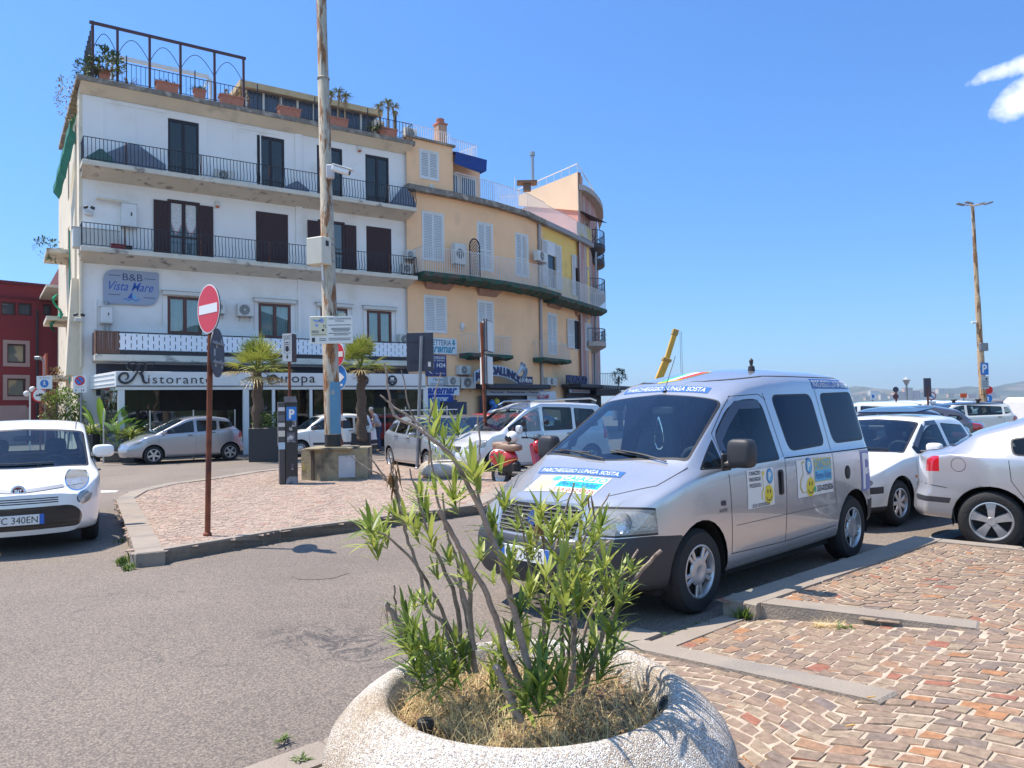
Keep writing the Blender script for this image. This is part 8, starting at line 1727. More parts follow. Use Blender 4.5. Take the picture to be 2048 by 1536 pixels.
# --- bright silver rounded hatchback at the right edge
S=gen(P_SIL2,.86,.56,2.51,1.74,1.45,zb=(.90,.95,1.02),cowl=(-.15,.96),wt=(-1.0,1.36),roof=1.445,rr=(-2.62,1.28),rb=(-2.92,1.04),nose_h=.68,rwk=.72,r=.315,rim=.205,style='five',win3=False,xb=-1.35,xc=-2.34,tailx=-2.99,tumble=.24,kr=.66,roundr=.95,bulger=.16,n=70,rim_m=None,
 regions=bl(rpoly([(.44,.80),(.66,.82),(.66,.99),(.46,.98)],.04,3))+[('bumper_strip',M_BUMP,'y',[(-2.90,.47),(-4,.47),(-4,.53),(-2.88,.53)],'LR'),('skirt',M_BUMP,'y',[(-2.85,.1),(-4,.1),(-4,.31),(-2.85,.29)],'A')]+fl(.45,.8,.6,.75))
S['handles']=[(-1.20,.86,P_SIL2),(-2.10,.88,P_SIL2)]
o,a=pose(G(1985,1103),V2(.85,-.53),-2.51,-.83); h=make_car('hatchback','bright silver rounded hatchback with five-spoke alloy wheel at the right edge','car',o,a,S); r0=h['root']
for sg in (1,-1): h['ribbon']([(-2.80+.07*math.cos(t),.90+.075*math.sin(t)) for t in np.linspace(0,6.28,20)],'y',sg,.004,'fuel_flap'); h['ribbon']([(-2.92,.64),(-3.3,.68)],'y',sg,.006)
# --- right background cars
S=gen(P_BLK,.78,.62,2.30,1.64,1.50,zb=(.92,.97,1.02),cowl=(-.15,.98),wt=(-.85,1.40),roof=1.495,rr=(-2.45,1.38),rb=(-2.80,1.05),nose_h=.7,r=.30,rim=.19,kr=.78,roundr=.7,bulger=.14,style='five',regions=bl(rpoly([(.52,.78),(.76,.80),(.76,1.0),(.54,.98)],.04,3)))
hd=math.atan2(.43,-.9); hK=make_car('hatchback','black rounded hatchback seen from behind beyond the white saloon','car',(7.3,18.3,0),hd,S)
S=gen(P_GRY,.82,.66,2.44,1.70,1.50,zb=(.92,.98,1.04),cowl=(-.15,.98),wt=(-.9,1.40),roof=1.495,rr=(-2.62,1.38),rb=(-2.92,1.06),nose_h=.7,r=.30,rim=.19,kr=.8,style='five',regions=bl(rpoly([(.52,.84),(.80,.86),(.80,1.04),(.54,1.0)],.04,3)))
hG=make_car('hatchback','dark grey hatchback right behind the black rounded one','car',(9.3,21.3,0),hd,S)
S=gen(P_WHITE,.75,.66,2.50,1.72,1.62,zb=(.96,1.0,1.04),cowl=(-.15,1.0),wt=(-.8,1.48),roof=1.62,rr=(-2.95,1.54),rb=(-3.05,1.05),nose_h=.75,r=.30,rim=.19,tumble=.15,regions=bside([(-2.98,1.05),(-3.4,1.05),(-3.4,1.40),(-2.92,1.40)])+fl(.45,.78,.64,.8)+grille(.3,.55,.64))
hT=make_car('estate_car','white tall estate car with high red tail lamps beyond the saloon roof','car',(9.6,24.4,0),hd,S)
S=gen(P_WHITE2,.82,.66,2.57,1.77,1.55,zb=(.95,1.0,1.04),cowl=(-.15,1.0),wt=(-.82,1.45),roof=1.55,rr=(-3.0,1.47),rb=(-3.12,1.06),nose_h=.76,r=.325,rim=.2,tumble=.14,style='five',glassF=M_CGS,x2=-2.95,
 regions=[('roof_panel',P_GRY,'x',[(-1,1.43),(1,1.43),(1,1.8),(-1,1.8)],'A')]+bside([(-2.98,.80),(-3.4,.80),(-3.4,.98),(-3.02,.98)])+bl(rpoly([(.60,.80),(.82,.80),(.82,.98),(.60,.98)],.06,3)))
p=W(1988,850,29); hM=make_car('hatchback','cream hatchback with dark roof and two black roof-bar feet','car',(p.x-2.2,30,0),math.atan2(.05,-1),S)
for x in (-.95,-1.85): b=MB(); b.box((x,.62,1.62),(.18,.16,.06),ch=.015); b.box((x,.60,1.56),(.09,.10,.10),ch=.01); b.build('roof_bar_foot',M_BLACKP,hM['root'],world=False)
for src,px_,D,hdx,lb in ((hT,1742,31,hd,'white estate car furthest left in the far row beside the van roof'),(hW,1800,37,hd+.1,'white high car under the far lantern'),(hK,1752,26,hd,'black hatchback low behind the saloon roof'),(hG,1868,37,hd,'dark grey hatchback in the far row left of the orange sign'),(hW,1850,43,hd,'white car in the farthest row left of the lamp mast'),(hT,1905,47,hd+.2,'white estate car in the farthest row beneath the orange sign'),(hM,2075,40,hd+.1,'cream hatchback in the far row at the right edge')):
 q=W(px_,830,D); copytree(src['root'],(q.x-1.5,D+.8,0),hdx,lb,'cars in the far rows of the car park')
# ============================================================ STREET FURNITURE
M_RPOST=mat('rust_brown_post',(.20,.055,.022),rough=.8,var=.3,scale=7,col2=(.10,.03,.02),c2pos=(.5,.62)); M_SREDP=mat('sign_red',(.60,.012,.02),rough=.35); M_SWHT=mat('sign_face_white',(.74,.74,.73),rough=.35); M_SBLU=mat('sign_face_blue',(.015,.17,.52),rough=.35); M_SBACK=mat('sign_back_grey',(.045,.05,.075),rough=.6,var=.2,scale=3); M_POSTG=mat('galvanised_post',(.24,.25,.27),rough=.5,metal=.5,var=.2,scale=6); M_INK=mat('sign_ink',(.02,.02,.03),rough=.5)
def fm(p,face):
 """frame whose front (-y) looks along the horizontal vector face, origin p"""
 f=Vector((face[0],face[1],0)).normalized(); n=-f; x=Vector((n.y,-n.x,0)); M=Matrix.Identity(4)
 for i in range(3): M[i][0]=x[i]; M[i][1]=n[i]; M[i][3]=p[i]
 return M
def disc(b,r,y0,y1,M,z=0,n=40): plate(b,ell(0,z,r,r,n),y0,y1,0,M)
def postm(name,base,h,r,mt,label,cat,lean=(0,0),n=10):
 o=thing(name,label,cat,base); b=MB(); b.tube([Vector(base),Vector(base)+Vector((lean[0],lean[1],h))],r,n); b.lathe([(r*1.5,0),(r*1.5,.03),(r,.05)],n,M=TR(*base)); b.build('post',mt,o); return o
# no-entry sign
base=G(415,1072,.13); D=base.y
o=postm('no_entry_sign',base,2.98,.034,M_RPOST,'red round no-entry sign on a rusty brown post on the near end of the island','road sign',lean=(.06,0))
M=fm(W(419,618,D-.03),(-.69,-.72))
b=MB(); disc(b,.30,-.012,.0,M); b.build('sign_plate',M_SBACK,o); b=MB(); disc(b,.298,-.015,-.0125,M); fo=b.build('sign_border',M_SWHT,o)
b=MB(); disc(b,.282,-.018,-.0155,M); b.build('sign_face',M_SREDP,fo); b=MB(); b.bx(-.245,.245,-.021,-.0185,-.055,.055,M=M); b.build('white_bar',M_SWHT,fo)
b=MB(); plate(b,ell(0,0,.30,.30,40),-.01,.002,0,fm(W(434,706,D+.05),(.995,.10))); b.build('back_plate',M_SBACK,o)
b=MB(); Mb=fm(W(434,706,D+.05),(.995,.10)); b.bx(-.25,.25,-.03,-.012,.10,.13,M=Mb); b.bx(-.25,.25,-.03,-.012,-.13,-.10,M=Mb); b.build('bracket',M_POSTG,o)
b=MB(); rd_=random.Random(4)
for k in range(8): x,z=rd_.uniform(-.2,.2),rd_.uniform(-.22,.22); b.bx(x,x+rd_.uniform(.02,.07),-.0125,-.011,z,z+rd_.uniform(.03,.1),M=Mb)
b.build('old_sticker',mat('peeled_sticker',(.35,.36,.36),rough=.8),o)
# main rusty mast with plinth
pb0=G(669,956,.13); pl0=G(603,960,.13)
MASTM=bpy.data.materials.new('flaking_mast_paint')
def flaking(mt,base,rust,lo=.50,hi=.56,z1=4.0):
 mt.use_nodes=True; nt=mt.node_tree; N=nt.nodes; L=nt.links; b=N['Principled BSDF']; b.inputs['Roughness'].default_value=.75
 ge=N.new('ShaderNodeNewGeometry'); mp=N.new('ShaderNodeMapping'); mp.inputs['Scale'].default_value=(5,5,1.1); L.new(ge.outputs['Position'],mp.inputs[0])
 n=N.new('ShaderNodeTexNoise'); n.inputs['Scale'].default_value=1.3; n.inputs['Detail'].default_value=9; n.inputs['Roughness'].default_value=.65; L.new(mp.outputs[0],n.inputs['Vector'])
 r=N.new('ShaderNodeValToRGB'); r.color_ramp.elements[0].position=lo; r.color_ramp.elements[1].position=hi; r.color_ramp.elements[0].color=(0,0,0,1); r.color_ramp.elements[1].color=(1,1,1,1); L.new(n.outputs['Fac'],r.inputs[0])
 n2=N.new('ShaderNodeTexNoise'); n2.inputs['Scale'].default_value=6; n2.inputs['Detail'].default_value=6; L.new(mp.outputs[0],n2.inputs['Vector'])
 c1=N.new('ShaderNodeValToRGB'); c1.color_ramp.elements[0].color=(*[q*.78 for q in base],1); c1.color_ramp.elements[1].color=(*[min(1,q*1.2) for q in base],1); c1.color_ramp.elements[0].position=.3; c1.color_ramp.elements[1].position=.7; L.new(n2.outputs['Fac'],c1.inputs[0])
 c2=N.new('ShaderNodeValToRGB'); c2.color_ramp.elements[0].color=(*[q*.4 for q in rust],1); c2.color_ramp.elements[1].color=(*rust,1); c2.color_ramp.elements[0].position=.35; c2.color_ramp.elements[1].position=.6; L.new(n2.outputs['Fac'],c2.inputs[0])
 mx=N.new('ShaderNodeMix'); mx.data_type='RGBA'; L.new(r.outputs[0],mx.inputs['Factor']); L.new(c1.outputs[0],mx.inputs['A']); L.new(c2.outputs[0],mx.inputs['B']); L.new(mx.outputs['Result'],b.inputs['Base Color'])
 bn=N.new('ShaderNodeBump'); bn.inputs['Strength'].default_value=.5; bn.inputs['Distance'].default_value=.01; bn.invert=True; L.new(r.outputs[0],bn.inputs['Height']); L.new(bn.outputs[0],b.inputs['Normal']); return mt
flaking(MASTM,(.42,.37,.29),(.30,.13,.045))
pc=Vector(((pb0.x+.10),16.9,.13));
pcx=W(666,890,16.9).x
ms=thing('lighting_mast','tall rusty flaking lighting mast rising out of the square concrete plinth','mast',(pcx,16.9,.13))
top_=W(642,-20,16.9); b=MB(); zt_=top_.z; bx_=pcx;
def mx_at(z): t=(z-.8)/(zt_-.8); return Vector((bx_+(top_.x-bx_)*t,16.9,z))
rs=[]; pts=[]
for z,r_ in ((.6,.175),(3.2,.168),(3.22,.160),(5.4,.155),(5.42,.147),(6.1,.145),(6.12,.135),(9.0,.125),(9.02,.115),(zt_+3,.10)): pts.append(mx_at(z)); rs.append(r_)
b.tube(pts,rs,20); b.build('shaft',MASTM,ms)
for z in (3.21,5.41,6.11,9.01): b=MB(); b.lathe([(.17,-.03),(.175,0),(.15,.03)],20,M=TR(*mx_at(z))@Matrix.Scale(.93 if z<6 else .80,4)); b.build('collar',MASTM,ms)
b=MB(); b.lathe([(.180,.78),(.180,1.10)],20,M=TR(pcx,16.9,0)); b.build('black_band',mat('black_tar',(.02,.02,.022),rough=.6,var=.4,scale=12),ms)
b=MB(); M=TR(pcx,16.9,0); b.lathe([(.179,1.12),(.176,2.25)],14,M=M,a0=R(-95),a1=R(5)); b.build('blue_paint_patch',mat('faded_blue_paint',(.10,.26,.40),rough=.8,col2=(.40,.36,.29),scale=5,c2pos=(.56,.66)),ms)
# plinth
p0,p1,p2=G(603,960,.13),G(655,962,.13),G(735,958,.13)
e1=(p1-p0); e2=(p2-p1); PA=[(p0.x,p0.y),(p1.x,p1.y),(p2.x,p2.y)]
w1=(p1-p0).length; cen=(p0+p2)/2; c2=cen+Vector((0,.55,0)); hgt=W(603,899,p0.y).z-.13
b=MB(); q=[(p0.x,p0.y),(p1.x,p1.y),(p2.x,p2.y),(p2.x-.12,p2.y+1.25),(p0.x+.05,p0.y+1.3)]; b.prism(q,.13,.13+hgt)
M_PLN=mat('lichen_concrete',(.30,.255,.17),rough=.95,var=.2,scale=3,bump=.6,bscale=18,dirt=((.09,.08,.06),2.2,.50,.66),col2=(.36,.29,.10),c2pos=(.54,.7)); pz=thing('mast_plinth','square lichen-stained concrete plinth around the foot of the rusty mast','plinth',(p1.x,p1.y,.13)); b.build('block',M_PLN,pz,smooth=False)
b=MB(); d=(p1-p0).normalized(); a=p0+d*(.45*w1); M=fm(a+Vector((0,0,0)),(d.y,-d.x)); b.bx(-.04,.04,-.02,.0,.0,hgt-.01,M=M); b.build('groove',mat('dark_groove',(.08,.06,.045),rough=.9),pz)
b=MB(); d=(p2-p1).normalized(); a=p1+d*((p2-p1).length*.47); M=fm(a,(d.y,-d.x)); L_=(p2-p1).length; b.bx(-L_*.20,L_*.22,-.025,-.001,.05,hgt*.80,M=M,ch=.006); b.build('hatch',mat('grey_hatch',(.42,.44,.47),rough=.6,var=.12,scale=5,dirt=((.2,.2,.2),6,.6,.8)),pz)
b=MB(); b.box((pcx,16.9,.13+hgt+.02),(1.0,1.0,.05),ch=.02); b.build('cap',M_PLN,pz)
# box, camera, panel on the mast
def matX(px,py,dy): return W(px,py,16.9+dy)
c=matX(637,504,-.1); z0,z1=W(637,531,16.75).z,W(637,477,16.75).z; o=thing('electric_box','beige electric cabinet strapped to the left side of the rusty mast','electric box',(c.x,16.8,z0))
xl,xr_=W(617,500,16.7).x,W(655,500,16.7).x; M=fm((W(640,500,16.75).x,16.72,0),(-.45,-.89)); b=MB(); b.bx(-.24,.20,-.16,.16,z0,z1,M=M,ch=.015); b.build('casing',mat('beige_cabinet',(.60,.57,.47),rough=.5,var=.05),o)
b=MB(); b.bx(.204,.206,-.04,.06,z0+.40,z0+.52,M=M); b.build('vent',M_BLACKP,o)
for zz in (z0+.1,z1-.12): b=MB(); b.lathe([(.165,-.012),(.165,.012)],18,M=TR(*mx_at(zz))); b.build('strap',M_POSTG,o)
b=MB(); b.tube([Vector((xr_-.1,16.6,z0)),Vector((xr_-.09,16.62,z0-.35))],.02,6); b.build('cable_gland',M_WHITE,o)
c=W(676,345,16.6); o=thing('security_camera','white security camera on an arm high on the rusty mast','camera',(c.x,16.6,c.z))
a=W(655,342,16.75); b=MB(); b.box((a.x+.06,16.75,a.z-.02),(.16,.14,.30),ch=.02); b.build('junction_box',mat('pale_grey_plastic',(.5,.5,.52),rough=.5),o)
b=MB(); M=TR(*W(682,341,16.5))@Matrix.Rotation(R(20),4,'Y')@Matrix.Rotation(R(-10),4,'Z'); b.box((0,0,0),(.42,.13,.12),M=M,ch=.025); b.box((.03,0,.075),(.48,.16,.02),M=M,ch=.005); b.build('housing',M_WHITE2,o)
b=MB(); b.lathe([(.0,.0),(.045,.0),(.05,-.03)],14,M=M@TR(.215,0,0)@Matrix.Rotation(R(90),4,'Y')); b.build('lens',M_BLACKP,o)
zt3,zb3=W(661,632,16.6).z,W(661,687,16.6).z; xl,xr_=W(619,660,16.6).x,W(705,660,16.6).x
o=thing('surveillance_panel','white municipal video surveillance notice panel on the rusty mast','notice panel',((xl+xr_)/2,16.6,zb3)); M=fm(((xl+xr_)/2,16.62,zb3),(-.0,-1)); w=xr_-xl; h_=zt3-zb3
b=MB(); b.bx(-w/2,w/2,-.0,.03,0,h_,M=M,ch=.006); b.build('panel',mat('panel_pale',(.66,.70,.68),rough=.4),o)
b=MB(); b.bx(-w*.485,-w*.10,-.004,-.001,h_*.28,h_*.98,M=M); po=b.build('picture_field',mat('panel_cream',(.60,.60,.44),rough=.5),o)
b=MB(); addtext(b,'AREA',-w*.46,-w*.28,h_*.39,h_*.49,-.007,0,M,.02); addtext(b,'VIDEOSORVEGLIATA',-w*.46,-w*.12,h_*.31,h_*.36,-.007,0,M,.01); addtext(b,'T2',-w*.19,-w*.12,h_*.57,h_*.68,-.007,0,M,.02)
for k,(x0,x1,v) in enumerate(((0,.46,.85),(.1,.38,.77),(.0,.46,.66),(.06,.44,.54),(.06,.44,.49),(.1,.42,.44),(.0,.46,.36),(.12,.4,.30),(.0,.46,.18),(.0,.44,.12),(-.28,-.12,.17),(-.28,-.12,.11))):
 if k==0: addtext(b,'CORPO DI POLIZIA MUNICIPALE',-w*.08+w*.02,w*.47,h_*.87,h_*.93,-.007,0,M,.008)
 elif k==1: addtext(b,'DI POZZUOLI',w*.10,w*.30,h_*.79,h_*.84,-.007,0,M,.008)
 else: b.bx(w*x0 if x0<0 else -w*.06+w*x0,w*x1 if x0<0 else -w*.0+w*x1,-.005,-.003,h_*v,h_*v+.014,M=M)
b.build('lettering',mat('panel_ink',(.10,.11,.15),rough=.6),o)
b=MB(); stroke(b,[(-w*.42,h_*.88),(-w*.34,h_*.82),(-w*.24,h_*.86)],.05,-.007,-.003,M=M); disc(b,.05,-.007,-.003,M@TR(-w*.22,0,h_*.84)); b.bx(-w*.37,-w*.30,-.007,-.003,h_*.62,h_*.72,M=M); b.build('camera_pictogram',mat('pictogram_blue',(.25,.33,.60),rough=.5),o)
b=MB(); b.bx(-w*.45,-w*.38,-.007,-.003,h_*.07,h_*.22,M=M); stroke(b,[(-w*.20,h_*.45),(-w*.19,h_*.50),(-w*.18,h_*.45)],.05,-.007,-.003,M=M); b.build('black_pictogram',M_INK,o)
c=W(683,645,16.95); b=MB(); b.box((c.x+.0,16.98,c.z),(.18,.1,.42),ch=.02); b.build('junction_box',mat('cream_box',(.60,.56,.38),rough=.5),label='cream junction box fixed to the mast just above the notice panel',cat='junction box')
# parking meter
base=G(577,969,.13); D=base.y; mt_=thing('parking_meter','black parking ticket machine with blue P and peeling stickers left of the mast','ticket machine',base)
M=fm((base.x,D,.13),(.35,-.93)); hgt=W(577,800,D).z-.13
M_MET=mat('meter_black',(.018,.018,.022),rough=.35,var=.3,scale=3); b=MB(); b.bx(-.05,.19,-.0,.38,.0,hgt-.05,M=M,ch=.015)
b.add([(-.05,.0,hgt-.05),(.19,.0,hgt-.05),(.19,.38,hgt+.08),(-.05,.38,hgt+.08),(-.05,.38,hgt-.05),(.19,.38,hgt-.05)],[(0,1,2,3),(0,3,4),(1,5,2),(2,5,4,3)],0,M); b.build('body',M_MET,mt_,smooth=False)
b=MB(); b.bx(-.19,-.052,.02,.34,.78,hgt-.04,M=M,ch=.01); b.bx(-.17,-.052,.04,.32,.0,.78,M=M,ch=.01); b.build('front_unit',mat('meter_grey',(.05,.05,.055),rough=.4),mt_)
for i,(z0,z1,c) in enumerate(((1.50,1.58,(.55,.56,.58)),(1.30,1.42,(.10,.11,.13)),(1.18,1.26,(.5,.5,.5)),(.98,1.10,(.55,.53,.45)),(.72,.86,(.35,.5,.6)))): b=MB(); b.bx(-.19,-.06,.012,.019,z0,z1,M=M); b.build('control_panel',mat('panel_tone%d'%i,c,rough=.4),mt_)
b=MB(); b.bx(-.03,.17,-.006,-.001,hgt-.42,hgt-.14,M=M); so=b.build('parking_symbol',M_SBLU,mt_); b=MB(); addtext(b,'P',.02,.13,hgt-.38,hgt-.19,-.009,0,M,.04); b.build('lettering',M_SWHT,so)
for x0,x1,z0,z1 in ((.08,.16,1.18,1.32),(.02,.08,1.10,1.18),(-.02,.14,.86,1.06),(.06,.10,.30,.42)): b=MB(); b.bx(x0,x1,-.005,-.001,z0,z1,M=M); b.build('old_sticker',mat('old_paper',(.5,.5,.5),rough=.8,col2=(.1,.1,.12),scale=14,c2pos=(.45,.55)),mt_)
b=MB(); b.bx(-.045,.185,-.006,.0,.0,.16,M=M); b.build('scuffed_base',mat('scuffed',(.22,.23,.26),rough=.8,col2=(.03,.03,.04),scale=14,c2pos=(.4,.55)),mt_)
# TICKET sign
D=16.6; c=W(578,696,D); o=thing('ticket_sign','upright white TICKET sign with coin pictogram and arrow on a pole behind the machine','sign',(c.x,D,.13)); M=fm((W(579,696,D).x,D,0),(-.25,-.97)); z0,z1=W(579,724,D).z,W(579,668,D).z
b=MB(); b.bx(-.12,.105,-.08,.12,z0,z1,M=M,ch=.008); b.build('casing',mat('casing_dark',(.03,.03,.045),rough=.5),o); b=MB(); b.bx(-.118,.103,-.086,-.081,z0+.005,z1-.005,M=M); fo=b.build('sign_face',mat('face_ivory',(.60,.60,.58),rough=.4),o)
hh=z1-z0; b=MB(); addtext(b,'TICKET',-.10,.09,z1-.12,z1-.04,-.089,0,M,.0); b.bx(-.055,.04,-.089,-.087,z0+hh*.60,z0+hh*.62,M=M); b.bx(-.045,.03,-.089,-.087,z0+hh*.50,z0+hh*.56,M=M); plate(b,ell(-.005,z0+hh*.44,.045,.05,16),-.089,-.087,0,M); b.bx(-.045,.03,-.089,-.087,z0+hh*.66,z0+hh*.70,M=M)
plate(b,[(-.035,z0+.12),(-.005,z0+.05),(.025,z0+.12)],-.089,-.087,0,M); b.bx(-.012,.003,-.089,-.087,z0+.12,z0+.17,M=M)
for e in ((-.075,.065,z0+hh*.80,z0+hh*.81),(-.075,.065,z0+hh*.30,z0+hh*.31),(-.075,-.068,z0+hh*.3,z0+hh*.8),(.058,.065,z0+hh*.3,z0+hh*.8)): b.bx(e[0],e[1],-.089,-.087,e[2],e[3],M=M)
b.build('pictogram',M_INK,fo)
b=MB(); b.tube([Vector((W(578,724,D).x,D+.02,z0)),Vector((W(580,800,D).x,D+.02,.13))],.03,8); b.build('post',M_RPOST,o)
# second no-entry + blue arrow behind the mast
D=17.6; base=W(683,890,D); o=thing('arrow_sign_post','small no-entry disc above a blue right-arrow disc on a rusty post behind the mast','road sign',(base.x,D,.0)); M=fm(W(671,709,D),(-.55,-.83)); M2=fm(W(676,755,D),(-.55,-.83))
b=MB(); b.tube([Vector((base.x,D+.05,.0)),Vector((W(680,690,D).x,D+.05,W(680,690,D).z))],.03,8); b.build('post',M_RPOST,o)
b=MB(); disc(b,.30,-.012,0,M); b.build('sign_plate',M_SWHT,o); b=MB(); disc(b,.282,-.016,-.0125,M); fo=b.build('sign_face',M_SREDP,o); b=MB(); b.bx(-.25,.25,-.02,-.0165,-.06,.06,M=M); b.build('white_bar',M_SWHT,fo)
b=MB(); disc(b,.30,-.012,0,M2); b.build('sign_plate',M_SWHT,o); b=MB(); disc(b,.285,-.016,-.0125,M2); fo=b.build('sign_face',M_SBLU,o); b=MB(); plate(b,[(-.2,-.05),(.03,-.05),(.03,-.14),(.22,0),(.03,.14),(.03,.05),(-.2,.05)],-.02,-.0165,0,M2); b.bx(.03,.16,-.02,-.0165,-.2,-.15,M=M2); b.build('white_arrow',M_SWHT,fo)
b=MB(); Ms=fm(W(687,840,D-.1),(-.2,-1)); plate(b,[(-.1,.18),(.08,0),(-.1,-.02)],-.01,0,0,Ms); plate(b,[(-.09,-.15),(.0,-.2),(.07,-.5),(-.02,-.45)],-.01,0,0,Ms); b.build('torn_notice',M_SWHT,o,smooth=False)
# back of a road sign on a grey pole
base=G(834,938,.13); D=base.y; o=postm('road_sign',base,W(843,672,D).z-.13,.042,M_POSTG,'dark square back of a road sign on a leaning grey pole','road sign',lean=(W(843,672,D).x-base.x,0)); M=fm(W(840,704,D+.05),(-.05,-1)); z0,z1=W(840,744,D).z,W(840,666,D).z; zc=(z0+z1)/2
wl,wr=W(813,704,D).x-W(840,704,D).x,W(867,704,D).x-W(840,704,D).x
b=MB(); b.bx(wl,wr,.0,.03,-(z1-z0)/2,(z1-z0)/2,M=M,ch=.006); b.build('sign_back',M_SBACK,o); b=MB(); b.bx(wr-.14,wr-.07,-.004,-.001,-(z1-z0)*.38,-(z1-z0)*.24,M=M); b.build('inspection_label',M_SWHT,o)
b=MB();
for zz in (-.25,.25): b.bx(wl+.03,wr-.03,-.02,-.001,zz,zz+.03,M=M)
b.build('stiffener',M_SBACK,o)
# rusty post with two boards seen edge on
base=G(974,935,.13); D=base.y; tp=W(963,645,D); o=thing('board_post','long leaning rusty post carrying two white boards seen nearly edge on','sign post',base); b=MB(); b.tube([base,Vector((tp.x,D,tp.z))],.045,10); b.build('post',M_RPOST,o)
for (py0,py1,pxa,pxb) in ((640,703,958,979),(711,769,957,980)):
 z0,z1=W(968,py1,D).z,W(968,py0,D).z; M=fm((W((pxa+pxb)/2,(py0+py1)/2,D).x,D+.1,(z0+z1)/2),(-.975,-.22)); hh=(z1-z0)/2; b=MB(); b.bx(-.42,.42,-.03,.0,-hh,hh,M=M,ch=.008); bo=b.build('board',M_SBACK,o); b=MB(); b.bx(-.40,.40,-.035,-.031,-hh+.02,hh-.02,M=M); b.build('board_face',M_SWHT,bo)
 M=fm((W((pxa+pxb)/2+2,(py0+py1)/2,D).x+.06,D+.12,(z0+z1)/2),(.975,-.22)); b=MB(); b.bx(-.42,.42,-.03,0,-hh,hh,M=M,ch=.008); bo=b.build('board',M_SBACK,o); b=MB(); b.bx(-.40,.40,-.035,-.031,-hh+.02,hh-.02,M=M); b.build('board_face',M_OFFW,bo)
# small signs left
def psign(px,py0,py1,w,D,name,label,base_py,face=(0.1,-1),postm_=M_POSTG):
 z0,z1=W(px,py1,D).z,W(px,py0,D).z; c=W(px,(py0+py1)/2,D); o=thing(name,label,'road sign',(c.x,D,0)); b=MB(); b.tube([Vector((c.x,D+.06,0)),Vector((c.x,D+.06,z1))],.03,8); b.build('post',postm_,o); return o,fm((c.x,D,(z0+z1)/2),face),(z1-z0)/2
D=25.0; o,M,hh=psign(160,751,785,.4,D,'no_parking_sign','white board with no-parking roundel and 0 - 24 beside the guesthouse flank',900); b=MB(); b.bx(-.21,.21,-.01,0,-hh,hh,M=M); fo=b.build('board',M_SWHT,o); b=MB(); disc(b,.155,-.014,-.011,M,z=hh*.38); b.build('red_ring',M_SREDP,fo); b=MB(); disc(b,.115,-.018,-.0145,M,z=hh*.38); b.build('blue_field',M_SBLU,fo); b=MB(); plate(b,[(-.10,hh*.38+.07),(-.07,hh*.38+.1),(.10,hh*.38-.07),(.07,hh*.38-.1)],-.021,-.0185,0,M); b.build('red_bar',M_SREDP,fo); b=MB(); addtext(b,'0 - 24',-.14,.14,-hh*.88,-hh*.62,-.012,0,M,.01); addtext(b,'DIVIETO',-.13,.13,-hh*.4,-hh*.3,-.012,0,M); b.build('lettering',M_INK,fo)
D=30.0; o,M,hh=psign(89,752,778,.5,D,'pedestrian_area_sign','white board with blue walking-figure roundel below a small street camera',900); b=MB(); b.bx(-.29,.29,-.01,0,-hh,hh,M=M); fo=b.build('board',M_SWHT,o); b=MB(); disc(b,.155,-.014,-.011,M,z=-.04); b.build('blue_field',M_SBLU,fo); b=MB(); disc(b,.022,-.017,-.0145,M,z=.06); stroke(b,[(0,.035),(.0,-.03),(-.04,-.12)],.035,-.017,-.0145,M=M); stroke(b,[(0,-.03),(.045,-.11)],.03,-.017,-.0145,M=M); stroke(b,[(-.05,-.02),(0,.02),(.05,-.03)],.025,-.017,-.0145,M=M); b.build('walking_figure',M_SWHT,fo); b=MB(); addtext(b,'AREA PEDONALE',-.2,.2,hh*.62,hh*.80,-.012,0,M); b.build('lettering',M_INK,fo)
c=W(76,716,D); b=MB(); b.box(tuple(c),(.22,.16,.13),ch=.02); b.tube([c,W(86,722,D)],.02,5); b.build('camera',M_POSTG,o); b=MB(); b.tube([W(89,752,D),W(87,716,D)],.03,6); b.build('post',M_POSTG,o)
D=31.5; o,M,hh=psign(79,776,804,.4,D,'no_lorries_sign','white disc with red ring and black lorry partly behind the walking-figure board',900,postm_=M_RPOST); b=MB(); disc(b,.30,-.01,0,M); fo=b.build('red_ring',M_SREDP,o); b=MB(); disc(b,.235,-.014,-.0105,M); b.build('white_field',M_SWHT,fo); b=MB(); b.bx(-.02,.14,-.018,-.0145,-.05,.06,M=M); b.bx(-.13,-.03,-.018,-.0145,-.05,.015,M=M); b.build('lorry',M_INK,fo)
c=W(60,785,36); b=MB(); b.tube([Vector((c.x,36,0)),Vector((c.x,36,c.z))],.04,6); b.sph((c.x-.16,36,c.z-.05),.14,10); b.sph((c.x+.12,36,c.z+.15),.14,10); b.build('globe_lamp',M_WHITE,label='white twin globe lamp in front of the red building',cat='lamp')
# right-hand lamp mast
D=40.; tp=W(1945,412,D); bs=W(1968,822,D); o=thing('lighting_mast','tall slender rusty mast with three lamp arms far right','mast',(bs.x,D,0)); pts=[];rs_=[]
M2_=bpy.data.materials.new('flaking_mast_paint_far'); flaking(M2_,(.50,.36,.22),(.30,.15,.06))
for z,r_ in ((0,.17),(2.6,.165),(4.2,.16),(4.22,.145),(7,.13),(7.02,.115),(9.3,.105),(9.32,.09),(tp.z,.08)): t=z/tp.z; pts.append(Vector((bs.x+(tp.x-bs.x)*t,D,z))); rs_.append(r_)
b=MB(); b.tube(pts,rs_,10); b.build('shaft',M2_,o)
for dx,dy,dz in ((-.62,0,.10),(.62,.3,.18),(.66,-.3,.06),(-.05,.2,.22)):
 b=MB(); e=Vector((tp.x+dx,D+dy,tp.z+dz)); b.tube([tp,e],.03,5); a=b.build('arm',M2_,o); b=MB(); b.box(tuple(e),(.42,.18,.09),ch=.02,ry=-.25*(1 if dx>0 else -1)); b.build('lamp_head',M_POSTG,a)
